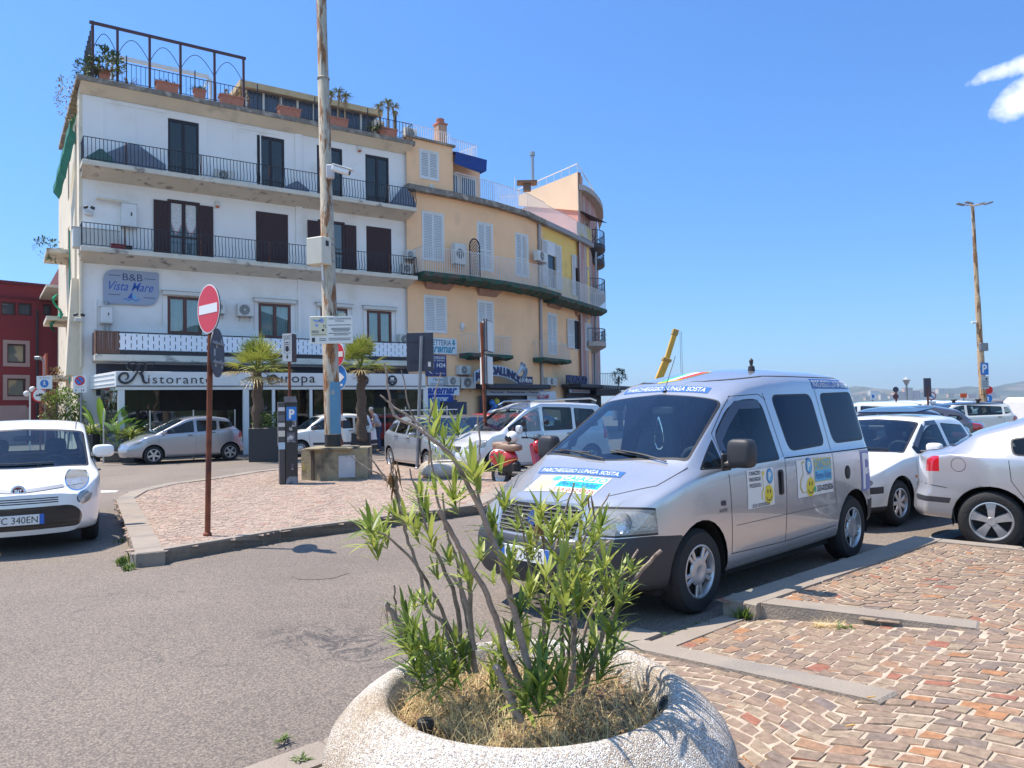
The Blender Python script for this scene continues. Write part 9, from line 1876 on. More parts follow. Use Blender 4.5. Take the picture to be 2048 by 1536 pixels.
c=W(1949,645,D); b=MB(); b.box(tuple(c),(.32,.12,.1),ch=.02); b.build('camera',M_WHITE,o); c=W(1966,694,D-.1); b=MB(); b.box(tuple(c),(.42,.25,.42),ch=.02); b.build('cabinet',M_POSTG,o)
D=39.3; c=W(1969,740,D); o=thing('parking_sign','blue P parking sign above a white timetable board on the far right mast','road sign',(c.x,D,1.6)); M=fm((W(1969,738,D).x,D,W(1969,738,D).z),(-.1,-1)); b=MB(); b.bx(-.19,.19,-.01,0,-.30,.32,M=M); fo=b.build('blue_board',M_SBLU,o); b=MB(); addtext(b,'P',-.11,.12,-.2,.24,-.014,0,M,.03); b.build('lettering',M_SWHT,fo)
M=fm((W(1970,764,D).x,D,W(1970,765,D).z),(-.1,-1)); b=MB(); b.bx(-.18,.18,-.01,0,-.32,.32,M=M); fo=b.build('timetable',mat('timetable_grey',(.42,.46,.47),rough=.5),o); b=MB(); [b.bx(-.14,.14,-.013,-.011,z,z+.025,M=M) for z in (-.22,-.13,-.04,.05)]; b.bx(.03,.1,-.013,-.011,.12,.24,M=M); b.build('lettering',M_INK,fo)
D=42; c=W(1979,778,D); o=thing('road_sign','red and blue round signs on a post beside the far right mast','road sign',(c.x,D,0)); b=MB(); b.tube([Vector((c.x-.1,D+.05,0)),Vector((c.x-.1,D+.05,c.z+.2))],.04,6); b.build('post',M_RPOST,o); M=fm(tuple(W(1977,780,D)),(-.1,-1)); b=MB(); disc(b,.22,-.01,0,M); b.build('red_disc',M_SREDP,o); M=fm(tuple(W(1976,797,D)),(-.1,-1)); b=MB(); disc(b,.22,-.01,0,M); fo=b.build('blue_disc',M_SBLU,o); b=MB(); b.bx(-.03,.03,-.014,-.011,-.12,.1,M=M); b.build('white_mark',M_SWHT,fo)
D=36; c=W(1855,775,D); o=thing('signboard','tall dark signboard seen from behind on a rusty post in the far car park','signboard',(c.x,D,0)); b=MB(); b.tube([Vector((c.x,D,0)),Vector((c.x,D,c.z))],.05,6); b.build('post',M_RPOST,o); M=fm((c.x,D,c.z),(0,-1)); b=MB(); b.bx(-.16,.16,-.03,.03,-.43,.43,M=M); b.bx(-.165,.165,.031,.04,-.44,.44,M=M); b.build('board',M_SBACK,o)
c=W(1863,792,38); o=thing('no_parking_sign','small round no-parking sign right of the tall dark signboard','road sign',(c.x,38,0)); b=MB(); b.tube([Vector((c.x,38.05,0)),Vector((c.x,38.05,c.z))],.04,6); b.build('post',M_POSTG,o); M=fm(tuple(c),(-.1,-1)); b=MB(); disc(b,.22,-.01,0,M); fo=b.build('red_ring',mat('faded_red',(.45,.18,.20),rough=.5),o); b=MB(); disc(b,.15,-.014,-.011,M); b.build('field',M_SWHT,fo); b=MB(); plate(b,[(-.12,.1),(-.08,.14),(.12,-.1),(.08,-.14)],-.018,-.015,0,M); b.build('blue_bar',M_SBLU,fo); b=MB(); b.bx(-.2,.2,-.01,0,-.48,-.26,M=M); b.build('plate',M_SWHT,o)
c=W(1791,779,36); o=thing('road_sign','two dark round sign backs one above the other on a post left of the lantern','road sign',(c.x,36,0)); b=MB(); b.tube([Vector((c.x+.04,36.05,0)),Vector((c.x+.04,36.05,c.z))],.045,6); b.build('post',M_RPOST,o)
for py_,mt_2 in ((779,M_SBACK),(793,mat('rusty_back',(.12,.05,.06),rough=.8))): M=fm(tuple(W(1791.5,py_,36)),(-.1,-1)); b=MB(); disc(b,.13,-.01,.01,M); b.build('sign_back',mt_2,o)
c=W(1813,770,55); o=thing('street_lantern','small ornate lantern on a slim post above the far row of cars','street lamp',(c.x,55,0)); b=MB(); b.tube([Vector((c.x,55,0)),Vector((c.x,55,c.z))],.06,8); b.build('post',M_POSTG,o); b=MB(); b.lathe([(.1,0),(.26,.35),(.28,.38),(.12,.5),(.03,.6)],8,M=TR(*c)); b.build('lantern',mat('lantern_glass',(.35,.38,.42),rough=.3),o)
c=W(1746,793,33); o=thing('road_sign','small white square sign with blue mark just right of the van roof','road sign',(c.x,33,0)); b=MB(); b.tube([Vector((c.x,33.05,0)),Vector((c.x,33.05,c.z))],.03,6); b.build('post',M_POSTG,o); M=fm(tuple(c),(-.1,-1)); b=MB(); b.bx(-.12,.12,-.01,0,-.14,.14,M=M); fo=b.build('board',M_SWHT,o); b=MB(); b.bx(-.05,.05,-.014,-.011,-.06,.08,M=M); b.build('mark',M_SBLU,fo)
c=W(1927,793,50); o=thing('orange_sign','orange and white board standing above the far rows of cars','sign',(c.x,50,0)); b=MB(); b.tube([Vector((c.x,50,0)),Vector((c.x,50,c.z))],.04,6); b.build('post',M_POSTG,o); M=fm(tuple(c),(-.1,-1)); b=MB(); b.bx(-.2,.2,-.02,0,-.08,.2,M=M); b.build('orange_field',mat('sign_orange',(.75,.10,.01),rough=.5),o); b=MB(); b.bx(-.2,.2,-.02,0,-.22,-.081,M=M); b.build('white_field',M_SWHT,o)
c=W(2043,810,34); b=MB(); b.box((c.x+.9,34,.9),(2.0,2.6,1.6),ch=.2); b.build('beach_kiosk',M_WHITE,label='white kiosk cut by the right edge of the picture',cat='kiosk')
# crane
D=70; o=thing('mobile_crane','yellow telescopic mobile crane rising behind the people carrier','crane',(W(1325,820,D).x-1,D,0)); p0=W(1300,800,D); p1=W(1327,748,D); p2=W(1333,720,D); p3=W(1350,665,D); M_YC=mat('crane_yellow',(.62,.36,.03),rough=.4,var=.12,scale=2); M_YC2=mat('crane_ochre',(.40,.25,.05),rough=.5)
dr=(p3-p2).normalized()
for a_,c_,w_,m_ in ((p0,p2,.62,M_YC),(p2,p3,.44,M_YC)):
 Lc=(c_-a_).length; M=Matrix.Translation((a_+c_)/2)@(c_-a_).to_track_quat('Z','Y').to_matrix().to_4x4(); b=MB(); b.box((0,0,0),(w_,w_,Lc),M=M,ch=.04); b.build('boom_section',m_,o)
M=Matrix.Translation(p3)@dr.to_track_quat('Z','Y').to_matrix().to_4x4(); b=MB(); b.box((0,0,0),(.55,.55,.6),M=M,ch=.06); b.build('boom_head',M_YC2,o)
M=Matrix.Translation(p2)@dr.to_track_quat('Z','Y').to_matrix().to_4x4(); b=MB(); b.box((0,0,0),(.85,.8,.3),M=M,ch=.04); b.build('collar',M_YC2,o)
for k in (0,.14): b=MB(); q=p3+Vector((.45+k,0,.1)); b.tube([q,Vector((q.x,q.y,2.2))],.018,4); b.build('hoist_rope',M_BLACKP,o)
b=MB(); b.box((p0.x+3.2,D,1.3),(7,2.6,1.2),ch=.1); b.build('carrier',M_YC,o); b=MB(); b.box((p0.x+6,D,2.2),(1.6,2.4,1.0),ch=.2); b.build('cab',M_YC,o)
for k in range(4): b=MB(); b.tube([(p0.x+.6+k*1.7,D-1.35,.55),(p0.x+.6+k*1.7,D-.95,.55)],.55,18); b.build('wheel',M_TYRE,o)
# lamp on left: pendant wires of terrace omitted
# ============================================================ PLANTS
def leafmat(name,c1,c2,tr=.35):
 mt=bpy.data.materials.new(name); mt.use_nodes=True; nt=mt.node_tree; N=nt.nodes; L=nt.links; b=N['Principled BSDF']; b.inputs['Roughness'].default_value=.45; o=N['Material Output']
 ge=N.new('ShaderNodeNewGeometry'); r=N.new('ShaderNodeValToRGB'); r.color_ramp.elements[0].color=(*c1,1); r.color_ramp.elements[1].color=(*c2,1); L.new(ge.outputs['Random Per Island'],r.inputs[0]); L.new(r.outputs[0],b.inputs['Base Color'])
 t=N.new('ShaderNodeBsdfTranslucent'); L.new(r.outputs[0],t.inputs[0]); m=N.new('ShaderNodeMixShader'); m.inputs[0].default_value=tr; L.new(b.outputs[0],m.inputs[1]); L.new(t.outputs[0],m.inputs[2]); L.new(m.outputs[0],o.inputs[0]); return mt
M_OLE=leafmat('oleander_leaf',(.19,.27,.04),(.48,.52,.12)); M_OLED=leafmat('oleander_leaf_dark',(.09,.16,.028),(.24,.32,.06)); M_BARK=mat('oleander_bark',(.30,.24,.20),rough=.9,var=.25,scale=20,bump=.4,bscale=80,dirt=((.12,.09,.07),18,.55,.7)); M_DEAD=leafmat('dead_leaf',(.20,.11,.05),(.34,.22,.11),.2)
M_STRAW=leafmat('straw',(.70,.52,.22),(.90,.75,.42),.3); M_WEED=leafmat('weed_leaf',(.06,.12,.02),(.18,.25,.05)); M_PALM=leafmat('palm_leaf',(.16,.22,.03),(.42,.42,.08),.3); M_PALMD=leafmat('palm_leaf_dry',(.30,.22,.08),(.50,.40,.18),.2)
def aggregate():
 mt=bpy.data.materials.new('washed_aggregate'); mt.use_nodes=True; nt=mt.node_tree; N=nt.nodes; L=nt.links; b=N['Principled BSDF']; b.inputs['Roughness'].default_value=.8; ge=N.new('ShaderNodeNewGeometry')
 v=N.new('ShaderNodeTexVoronoi'); v.inputs['Scale'].default_value=210; L.new(ge.outputs['Position'],v.inputs['Vector']); s=N.new('ShaderNodeSeparateColor'); L.new(v.outputs['Color'],s.inputs[0])
 r=N.new('ShaderNodeValToRGB'); r.color_ramp.interpolation='CONSTANT'; e=r.color_ramp.elements; cs=[(0,(0.518,0.473,0.405)),(.2,(0.655,0.631,0.570)),(.4,(0.397,0.356,0.314)),(.58,(0.850,0.850,0.846)),(.70,(0.580,0.530,0.459)),(.84,(0.244,0.224,0.221)),(.92,(0.473,0.364,0.275))]
 while len(e)<len(cs): e.new(.5)
 for i,(p,c) in enumerate(cs): e[i].position=p; e[i].color=(*c,1)
 L.new(s.outputs[0],r.inputs[0]); n=N.new('ShaderNodeTexNoise'); n.inputs['Scale'].default_value=2.2; n.inputs['Detail'].default_value=8; L.new(ge.outputs['Position'],n.inputs['Vector'])
 r2=N.new('ShaderNodeValToRGB'); r2.color_ramp.elements[0].position=.42; r2.color_ramp.elements[1].position=.68; r2.color_ramp.elements[0].color=(1,1,1,1); r2.color_ramp.elements[1].color=(.62,.50,.36,1); L.new(n.outputs['Fac'],r2.inputs[0])
 m=N.new('ShaderNodeMix'); m.data_type='RGBA'; m.blend_type='MULTIPLY'; m.inputs['Factor'].default_value=.8; L.new(r.outputs[0],m.inputs['A']); L.new(r2.outputs[0],m.inputs['B']); L.new(m.outputs['Result'],b.inputs['Base Color'])
 bn=N.new('ShaderNodeBump'); bn.inputs['Strength'].default_value=.9; bn.inputs['Distance'].default_value=.006; bn.invert=True; L.new(v.outputs['Distance'],bn.inputs['Height']); L.new(bn.outputs[0],b.inputs['Normal']); return mt
M_AGG=aggregate()
PCX,PCY,PZ=.042,3.10,.50
pl_=thing('round_planter','big round washed-concrete planter full of dry grass in the foreground','planter',(PCX,PCY,.04))
prof=[(.42,.30),(.50,.34),(.535,.42),(.548,.475),(.560,.496),(.58,.503),(.605,.50),(.635,.485),(.68,.455),(.73,.41),(.772,.36),(.795,.30),(.80,.25),(.79,.20),(.76,.15),(.70,.10),(.63,.06),(.60,.04),(.55,.03)]
b=MB(); b.lathe(prof,128,M=TR(PCX,PCY,0)); b.build('bowl',M_AGG,pl_,sharp=80)
b=MB(); n=40; vs=[(PCX,PCY,.40)]; rr=[.13,.26,.39,.535]
for r_ in rr:
 for i in range(n): t=2*math.pi*i/n; vs.append((PCX+r_*math.cos(t),PCY+r_*math.sin(t),.385+ru(-.012,.02)))
fs=[(0,1+i,1+(i+1)%n) for i in range(n)]+[(1+k*n+i,1+(k+1)*n+i,1+(k+1)*n+(i+1)%n,1+k*n+(i+1)%n) for k in range(3) for i in range(n)]
b.add(vs,fs); b.build('soil',mat('dry_soil',(.14,.10,.065),rough=1,var=.35,scale=25,bump=1,bscale=50),pl_,sharp=80)
c=G(850,1458,.45); b=MB(); b.lathe([(0,.06),(.012,.062),(.03,.055),(.033,.035),(.028,.03),(.026,-.05)],18,M=TR(c.x,c.y+.02,.42)); b.build('irrigation_cap',M_BLACKP,label='small black irrigation cap in the front left of the big planter',cat='cap')
c=G(1345,1400,.46); b=MB(); M=TR(c.x-.02,c.y,.43)@Matrix.Rotation(.5,4,'Y'); b.lathe([(0,.035),(.035,.034),(.04,.02),(.038,-.05)],18,M=M); b.build('irrigation_cap',mat('shiny_black',(.02,.02,.022),rough=.25),label='black irrigation cap half buried at the right inner rim of the planter',cat='cap')
def blade(mb,p,a,e,ln,w,curl,mi=0,seg=4):
 vs=[];p=Vector(p);d=Vector((math.cos(a)*math.cos(e),math.sin(a)*math.cos(e),math.sin(e))); s=Vector((-math.sin(a),math.cos(a),0)); k=ru(-1,1)
 for i in range(seg+1):
  ww=w*(1-i/seg*.8)/2; vs+=[p-s*ww,p+s*ww]; p=p+d*(ln/seg); d=(d+Vector((0,0,-curl))+s*k*.25).normalized()
 mb.add(vs,[(2*i,2*i+1,2*i+3,2*i+2) for i in range(seg)],mi)
b=MB()
for _ in range(5200):
 r_=.53*math.sqrt(rnd()); t=ru(0,6.283); x,y=PCX+r_*math.cos(t),PCY+r_*math.sin(t)
 dens=.6+.4*(y<PCY+.05)+(.2 if x<PCX-.1 else 0)
 if rnd()>dens: continue
 if x>PCX+.15 and y>PCY-.1 and rnd()<.35: continue
 blade(b,(x,y,.385),ru(0,6.283),ru(.15,1.4),ru(.07,.19),ru(.0018,.0035),ru(.10,.5))
for _ in range(90):
 t=ru(0,6.283); r_=.5*math.sqrt(rnd()); blade(b,(PCX+r_*math.cos(t),PCY+r_*math.sin(t),.39),ru(0,6.283),ru(1.0,1.5),ru(.2,.42),.0022,ru(.08,.3),0,7)
b.build('dry_grass',M_STRAW,label='tangled golden dry grass filling the big round planter',cat='dry grass',kind='stuff')
b=MB()
for _ in range(700):
 r_=.52*math.sqrt(rnd()); t=ru(0,6.283); leaf(b,(PCX+r_*math.cos(t),PCY+r_*math.sin(t),.40+ru(0,.03)),(ru(-1,1),ru(-1,1),ru(-.1,.4)),ru(.04,.09),.012,droop=.1)
b.build('dead_leaves',M_DEAD,label='curled brown fallen leaves on the soil of the big planter',cat='leaf litter',kind='stuff')
def path3(pts,D0,D1,rad0,rad1,mb,n=8,jit=.004):
 """pts: photo points from tip to base; depth runs D1 (tip) to D0 (base)"""
 P=[];k=len(pts)
 for i,(x,y) in enumerate(pts): t=i/(k-1); P.append(W(x,y,D1+(D0-D1)*t))
 C=[]
 for i in range(k-1):
  p0=P[max(i-1,0)];p1=P[i];p2=P[i+1];p3=P[min(i+2,k-1)]
  for j in range(4):
   t=j/4; C.append(.5*((2*p1)+(-p0+p2)*t+(2*p0-5*p1+4*p2-p3)*t*t+(-p0+3*p1-3*p2+p3)*t**3)+Vector((ru(-jit,jit),ru(-jit,jit),0)))
 C.append(P[-1]); m=len(C); mb.tube(C,[rad0+(rad1-rad0)*i/(m-1) for i in range(m)],n); return C
def rosette(mb,p,up,s,n=11,ln=.135,w=.0155,mi=0):
 up=Vector(up).normalized(); a=up.orthogonal().normalized(); c=up.cross(a)
 for i in range(n):
  t=i*2.4+ru(-.3,.3); e=ru(.25,1.15) if i>n*.3 else ru(.9,1.4); d=(a*math.cos(t)+c*math.sin(t))*math.cos(e)+up*math.sin(e)
  leaf(mb,Vector(p)-up*.02*s*(i/n)*2,d,ln*s*ru(.75,1.15),w*(s**.5)*ru(.85,1.15),droop=ru(.02,.28),mi=mi,seg=4,fold=.12)
ole=thing('oleander','straggly oleander with bare grey stems and pointed green leaves growing in the big planter','shrub',(PCX,PCY,.40))
BR=[([(770,726),(777,785),(788,830),(833,856),(900,908),(937,975),(966,1030),(992,1093),(1011,1156),(1033,1238),(1062,1364),(1073,1425)],2.85,2.70,.0028,.016),
 ([(738,915),(762,945),(788,982),(803,1034),(818,1086),(840,1149),(855,1220),(886,1245),(912,1330)],3.15,3.05,.003,.010),
 ([(777,897),(783,940),(795,975),(800,1010),(812,1060)],3.08,3.04,.002,.006),
 ([(877,1019),(907,1071),(933,1119),(974,1190),(996,1249),(1022,1328),(1062,1400)],2.9,2.72,.008,.013),
 ([(762,1064),(818,1112),(863,1182),(900,1257),(940,1345)],3.2,3.0,.004,.010),
 ([(818,937),(848,1034),(866,1093),(900,1164),(915,1219),(925,1345)],3.25,3.1,.003,.012),
 ([(937,1127),(939,1190),(941,1257),(952,1345)],3.15,3.1,.009,.013),
 ([(885,985),(893,1060),(915,1130),(925,1200),(945,1290)],3.2,3.15,.004,.009),
 ([(1219,986),(1189,1041),(1165,1085),(1152,1140),(1150,1200),(1140,1290),(1120,1380)],3.2,3.2,.003,.010),
 ([(1321,1101),(1271,1156),(1219,1238),(1195,1300),(1165,1390)],3.15,2.95,.007,.011),
 ([(1278,1099),(1234,1160),(1178,1234),(1150,1380)],3.3,3.35,.004,.009),
 ([(992,975),(1020,1010),(1048,1041),(1085,1071),(1115,1127),(1120,1200),(1130,1370)],3.25,3.2,.0025,.010),
 ([(1150,965),(1135,1010),(1122,1056),(1104,1138),(1090,1230),(1085,1400)],3.1,3.0,.003,.010),
 ([(1219,1082),(1189,1112),(1152,1145),(1148,1257),(1142,1390)],3.05,3.0,.006,.013),
 ([(992,1333),(1000,1350),(1013,1381),(1025,1410),(1040,1440)],2.75,2.72,.011,.016),
 ([(772,1208),(785,1228),(807,1254),(846,1289),(885,1345)],3.05,3.0,.010,.011),
 ([(850,850),(862,905),(872,985),(890,1060)],2.95,2.92,.003,.006),
 ([(955,830),(960,900),(952,960),(966,1030)],2.85,2.85,.003,.006),
 ([(760,790),(790,815),(835,845),(870,880),(905,915)],2.9,2.86,.003,.006),
 ([(803,740),(812,790),(822,830),(850,860)],2.92,2.88,.002,.004),
 ([(880,745),(870,790),(858,850),(862,905)],2.96,2.94,.002,.004),
 ([(1185,985),(1165,1020),(1160,1060),(1165,1100)],3.25,3.22,.002,.005),
 ([(1030,1000),(1045,1060),(1060,1130),(1085,1230),(1090,1330)],3.3,3.2,.003,.008),
 ([(788,1170),(790,1205),(795,1250),(815,1300)],3.25,3.2,.004,.005),
 ([(700,910),(730,935),(760,950),(785,975)],3.1,3.06,.002,.004),
 ([(900,1150),(912,1160),(935,1215),(950,1300)],3.0,3.0,.006,.010)]
tips=[]
for pts,D0_,D1_,r0_,r1_ in BR:
 b=MB(); C=path3(pts,D0_,D1_,r0_,r1_,b); b.build('branch',M_BARK,ole,sharp=70); tips.append(C[0])
RO=[(945,945,1.35),(908,985,1.3),(868,838,1.0),(862,870,.8),(885,880,.9),(1000,935,.7),(915,860,.8),(757,1062,1.2),(738,1050,1),(745,1085,1),(790,1030,.8),(812,1040,.8),(845,1010,1),(830,1060,.9),(860,1075,.9),(868,975,.6),(838,985,.7),(1082,1020,.9),(1105,1060,1),(1060,1090,1),(1140,1050,1),(1175,1045,1.1),(1190,1080,1),(1165,1110,1.1),(1210,1130,1),(1240,1150,.9),(1180,1160,1),(1130,1200,1.2),(1100,1230,1.2),(1060,1180,1),(1020,1130,1),(1000,1090,.8),(960,1110,.8),(930,1150,.9),(895,1120,.8),(1155,1205,1.3),(1200,1220,1),(1225,1260,1),(1245,1200,.9),(810,1230,1),(820,1260,1.1),(850,1290,1.1),(800,1275,.9),(880,1300,1),(845,1310,1.1),(910,1290,.8),(960,1270,.6),(1000,1300,1.2),(1090,1310,1.2),(1080,1370,1.5),(1120,1360,1.5),(1050,1400,1.3),(1190,1290,1.1),(1230,1290,1),(1170,1330,1.1),(1210,1330,1),(1010,1400,1.1),(990,1350,1.0),(1060,1440,1.2),(870,1340,1.0),(835,1345,1),(900,1345,1),(925,1310,1),(1145,1290,1),(1110,1420,1.1),(1130,1120,1),(1075,1060,.9),(1035,1050,.8),(1095,1150,1),(1150,1160,1),(1215,1180,.9),(1040,1220,.9),(985,1160,.7),(870,1150,.7),(860,1210,.7),(1265,1140,.7),(1115,1000,.7),(1165,1005,.8),(1205,1050,.9),(1010,1010,.8),(985,1050,.9)]
b=MB()
for x,y,s in RO:
 low=y>1215; D=ru(2.75,3.25) if not low else ru(2.8,3.35)
 if s>=1.3: D=2.72+.1*rnd()
 p=W(x,y,D); up=Vector((p.x-PCX,(p.y-PCY)*.6,0))*.9+Vector((ru(-.2,.2),ru(-.2,.2),.9))
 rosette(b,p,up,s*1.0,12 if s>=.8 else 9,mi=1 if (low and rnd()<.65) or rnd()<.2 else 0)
 for _k in range(1 if y>1190 and x<1100 else 0):
     q=p+Vector((ru(-.07,.07),ru(-.05,.05),ru(-.10,.05))); rosette(b,q,up+Vector((ru(-.5,.5),ru(-.5,.5),0)),s*ru(.7,1.0),9,mi=1 if rnd()<.4 else 0)
 if s>.8:
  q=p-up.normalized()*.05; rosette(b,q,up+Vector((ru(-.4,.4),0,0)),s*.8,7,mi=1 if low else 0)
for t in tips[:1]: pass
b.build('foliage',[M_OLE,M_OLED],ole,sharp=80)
b=MB()
for (x,y,n_) in ((785,960,12),(790,930,8),(868,880,3),(1080,1045,8),(1180,1000,4),(775,1215,5)):
 for _ in range(n_): leaf(b,W(x+ru(-8,8),y+ru(-15,15),3.06),(ru(-.4,.4),ru(-.3,.3),-1),ru(.05,.10),.010,droop=.1)
b.build('withered_leaves',M_DEAD,ole)
# smaller planter with oleander on the island
c=G(890,958,.13); c.y+=.55; o=thing('round_planter','smaller round concrete planter on the island seen through the oleander stems','planter',(c.x,c.y,.13)); b=MB(); b.lathe([(.40,.33),(.46,.36),(.50,.36),(.60,.30),(.66,.20),(.62,.07),(.5,.0)],40,M=TR(c.x,c.y,.13)@Matrix.Scale(.95,4)); b.lathe([(0,.28),(.42,.28)],24,M=TR(c.x,c.y,.13)); b.build('bowl',M_AGG,o,sharp=80)
b=MB()
for k in range(26): q=c+Vector((ru(-.35,.35),ru(-.3,.3),.28+ru(.1,.75))); rosette(b,q,(q.x-c.x,q.y-c.y,.6),1.4,10,mi=k%2)
b.build('oleander',[M_OLE,M_OLED],label='bushy oleander growing in the smaller island planter',cat='shrub')
b=MB()
for (x,y,z,n_,s) in ((252,1128,0,60,.16),(262,1138,0,50,.12),(240,1085,.0,14,.08)):
 c=G(x,y,z)
 for _ in range(n_): leaf(b,c+Vector((ru(-.06,.06),ru(-.12,.16),0)),(ru(-.6,.6),ru(-.6,.6),ru(.4,1.6)),s*ru(.5,1.2),.018,droop=.3)
b.build('kerb_weeds',M_WEED,label='tuft of green weeds at the left corner of the island kerb',cat='weeds')
b=MB(); c=G(1487,1240,.03)
for _ in range(70): leaf(b,c+Vector((ru(-.04,.04),ru(-.03,.03),0)),(ru(-.6,.6),ru(-.6,.6),ru(.3,1.6)),ru(.06,.15),.012,droop=.2)
b.build('kerb_weeds',M_WEED,label='spiky green weed against the front kerb of the raised pavement',cat='weeds')
b=MB(); c=G(1655,1252,.08)
for _ in range(160): blade(b,c+Vector((ru(-.10,.10),ru(-.05,.03),0)),ru(0,6.28),ru(.1,.9),ru(.05,.12),.003,.2)
b.build('kerb_weeds',M_STRAW,label='dry yellow grass tuft at the foot of the pavement kerb',cat='weeds')
b=MB(); c=G(1690,1256,.09)
for _ in range(30): leaf(b,c+Vector((ru(-.05,.05),ru(-.03,.03),0)),(ru(-1,1),ru(-1,1),ru(.1,.6)),ru(.03,.07),.012)
b.build('kerb_weeds',M_WEED,label='small grey-green weed right of the dry yellow tuft',cat='weeds')
b=MB()
for k in range(60): t=rnd(); c=G(1330+95*t,1272-28*t,.02); leaf(b,c+Vector((ru(-.03,.03),ru(-.02,.04),0)),(ru(-1,1),ru(-1,1),ru(.1,.9)),ru(.02,.05),.010)
b.build('kerb_weeds',M_WEED,label='thin line of weeds along the lowered kerb beside the van wheel',cat='weeds')
for x,y,s,lb in ((568,1480,.05,'small weed on the asphalt edge left of the big planter'),(600,1522,.05,'green weed between the kerb stones at the bottom edge')):
 b=MB(); c=G(x,y,.02)
 for _ in range(34): leaf(b,c+Vector((ru(-.02,.02),ru(-.03,.03),0)),(ru(-1,1),ru(-1,1),ru(.1,.8)),s*ru(.5,1.3),.008)
 b.build('kerb_weeds',M_WEED,label=lb,cat='weeds')
for x,y,lb in ((1734,1395,'cigarette stub in the setts on the right'),(1692,1452,'cigarette stub nearer the bottom of the paving')):
 c=G(x,y,.155); b=MB(); b.tube([c,c+Vector((.045,.012,.0))],.004,6); b.build('cigarette_stub',mat('stub_orange',(.60,.33,.08),rough=.8),label=lb,cat='litter')
# palms
def palm(px,pyc,pyb,D,name_label,pw,spread,seed):
 random.seed(seed); c=W(px,pyc,D); o=thing('fan_palm',name_label,'palm tree',(c.x,D,0)); zt=c.z; b=MB()
 pts=[];rs=[]
 for i in range(26): z=.5+(zt-.5)*i/25; pts.append((c.x+.03*math.sin(i),D,z)); rs.append((.20-.05*i/25)*(1.06 if i%2 else .96))
 b.tube(pts,rs,12); b.build('trunk',mat('palm_trunk',(.12,.08,.055),rough=.95,var=.35,scale=9,bump=1,bscale=14,stretch=(1,1,4)),o,sharp=80)
 b=MB()
 for k in range(60): t=ru(0,6.28); z=zt-ru(-.05,.45); p=Vector((c.x+.16*math.cos(t),D+.16*math.sin(t),z)); leaf(b,p,(math.cos(t),math.sin(t),ru(-.2,.9)),ru(.12,.3),.05,droop=.2)
 b.build('leaf_bases',M_DEAD,o)
 b=MB(); bs=MB()
 for k in range(30):
  t=k*2.4; e=ru(-.35,1.35) if k>8 else ru(.9,1.45); d=Vector((math.cos(t)*math.cos(e),math.sin(t)*math.cos(e),math.sin(e))); ln=spread*ru(.42,.6); p=Vector((c.x,D,zt)); q=p+d*ln+Vector((0,0,-.05*(1.2-e))); bs.tube([p,(p+q)/2+Vector((0,0,.04)),q],.014,4)
  s_=d.cross(Vector((0,0,1))).normalized(); nn=s_.cross(d)
  for j in range(21):
   a=R(-105+10.5*j); dd=(d*math.cos(a)+s_*math.sin(a)); L_=spread*.62*ru(.8,1.1)*(.72+.28*math.cos(a)); leaf(b,q,dd+nn*.1,L_,.034,up=nn,droop=.10+.28*max(0,.7-e)+ru(0,.15),mi=1 if e<.05 else 0,seg=4,fold=.25)
 b.build('fronds',[M_PALM,M_PALMD],o,sharp=80); bs.build('leaf_stalks',M_PALM,o); return c
palm(515,742,860,25.6,'fan palm in a dark box planter in front of the restaurant name','',1.25,5)
palm(722,736,860,28.6,'fan palm right of the rusty mast in front of the restaurant','',1.25,11)
random.seed(21)
def boxp(px0,px1,pyb,pyt,D,name,label,mt=None,dep=.8,zb=0):
 x0,x1=W(px0,pyb,D).x,W(px1,pyb,D).x; zt=W((px0+px1)/2,pyt,D).z; o=thing(name,label,'planter',((x0+x1)/2,D,zb)); b=MB(); b.bx(x0,x1,D,D+dep,zb,zt,ch=.015); b.build('box',mt or mat('anthracite_box',(.022,.023,.028),rough=.5),o); b=MB(); b.bx(x0+.04,x1-.04,D+.04,D+dep-.04,zt-.01,zt+.01); b.build('soil',MATS['dry_soil'],o); return ((x0+x1)/2,D+dep/2,zt,x1-x0)
x,y,z,w=boxp(497,566,915,856,25.2,'box_planter','large dark box planter under the first fan palm',dep=.9); b=MB()
bush(b,(x,y,z+.2),.6,.35,.32,900,.10)
b.build('rosemary',M_WEED,label='low green shrubs round the foot of the first palm',cat='shrub')
x,y,z,w=boxp(676,738,910,866,28.6,'box_planter','dark box planter under the second palm behind the small white car',dep=.9); b=MB()
bush(b,(x,y,z+.2),.7,.35,.3,700,.10)
b.build('rosemary',M_WEED,label='low shrubs round the foot of the second palm',cat='shrub')
x,y,z,w=boxp(241,270,921,878,26.0,'box_planter','square dark planter with striped grass left of the silver one-box car',dep=.5); b=MB(); tuft(b,(x,y,z),.1,.85,110,.045,0,1.15,.35); b.build('striped_grass',M_PALM,label='arching yellow-striped grass in the square dark planter',cat='plant')
x,y,z,w=boxp(205,240,919,905,26.2,'box_planter','low black box beside the square dark planter',dep=.5)
x,y,z,w=boxp(160,186,915,868,27.0,'box_planter','dark planter partly hidden behind the white family car',dep=.5); b=MB(); tuft(b,(x,y,z),.1,.75,90,.045,0,1.1,.35); b.build('striped_grass',M_PALM,label='yellow-striped grass clump behind the mirror of the white family car',cat='plant')
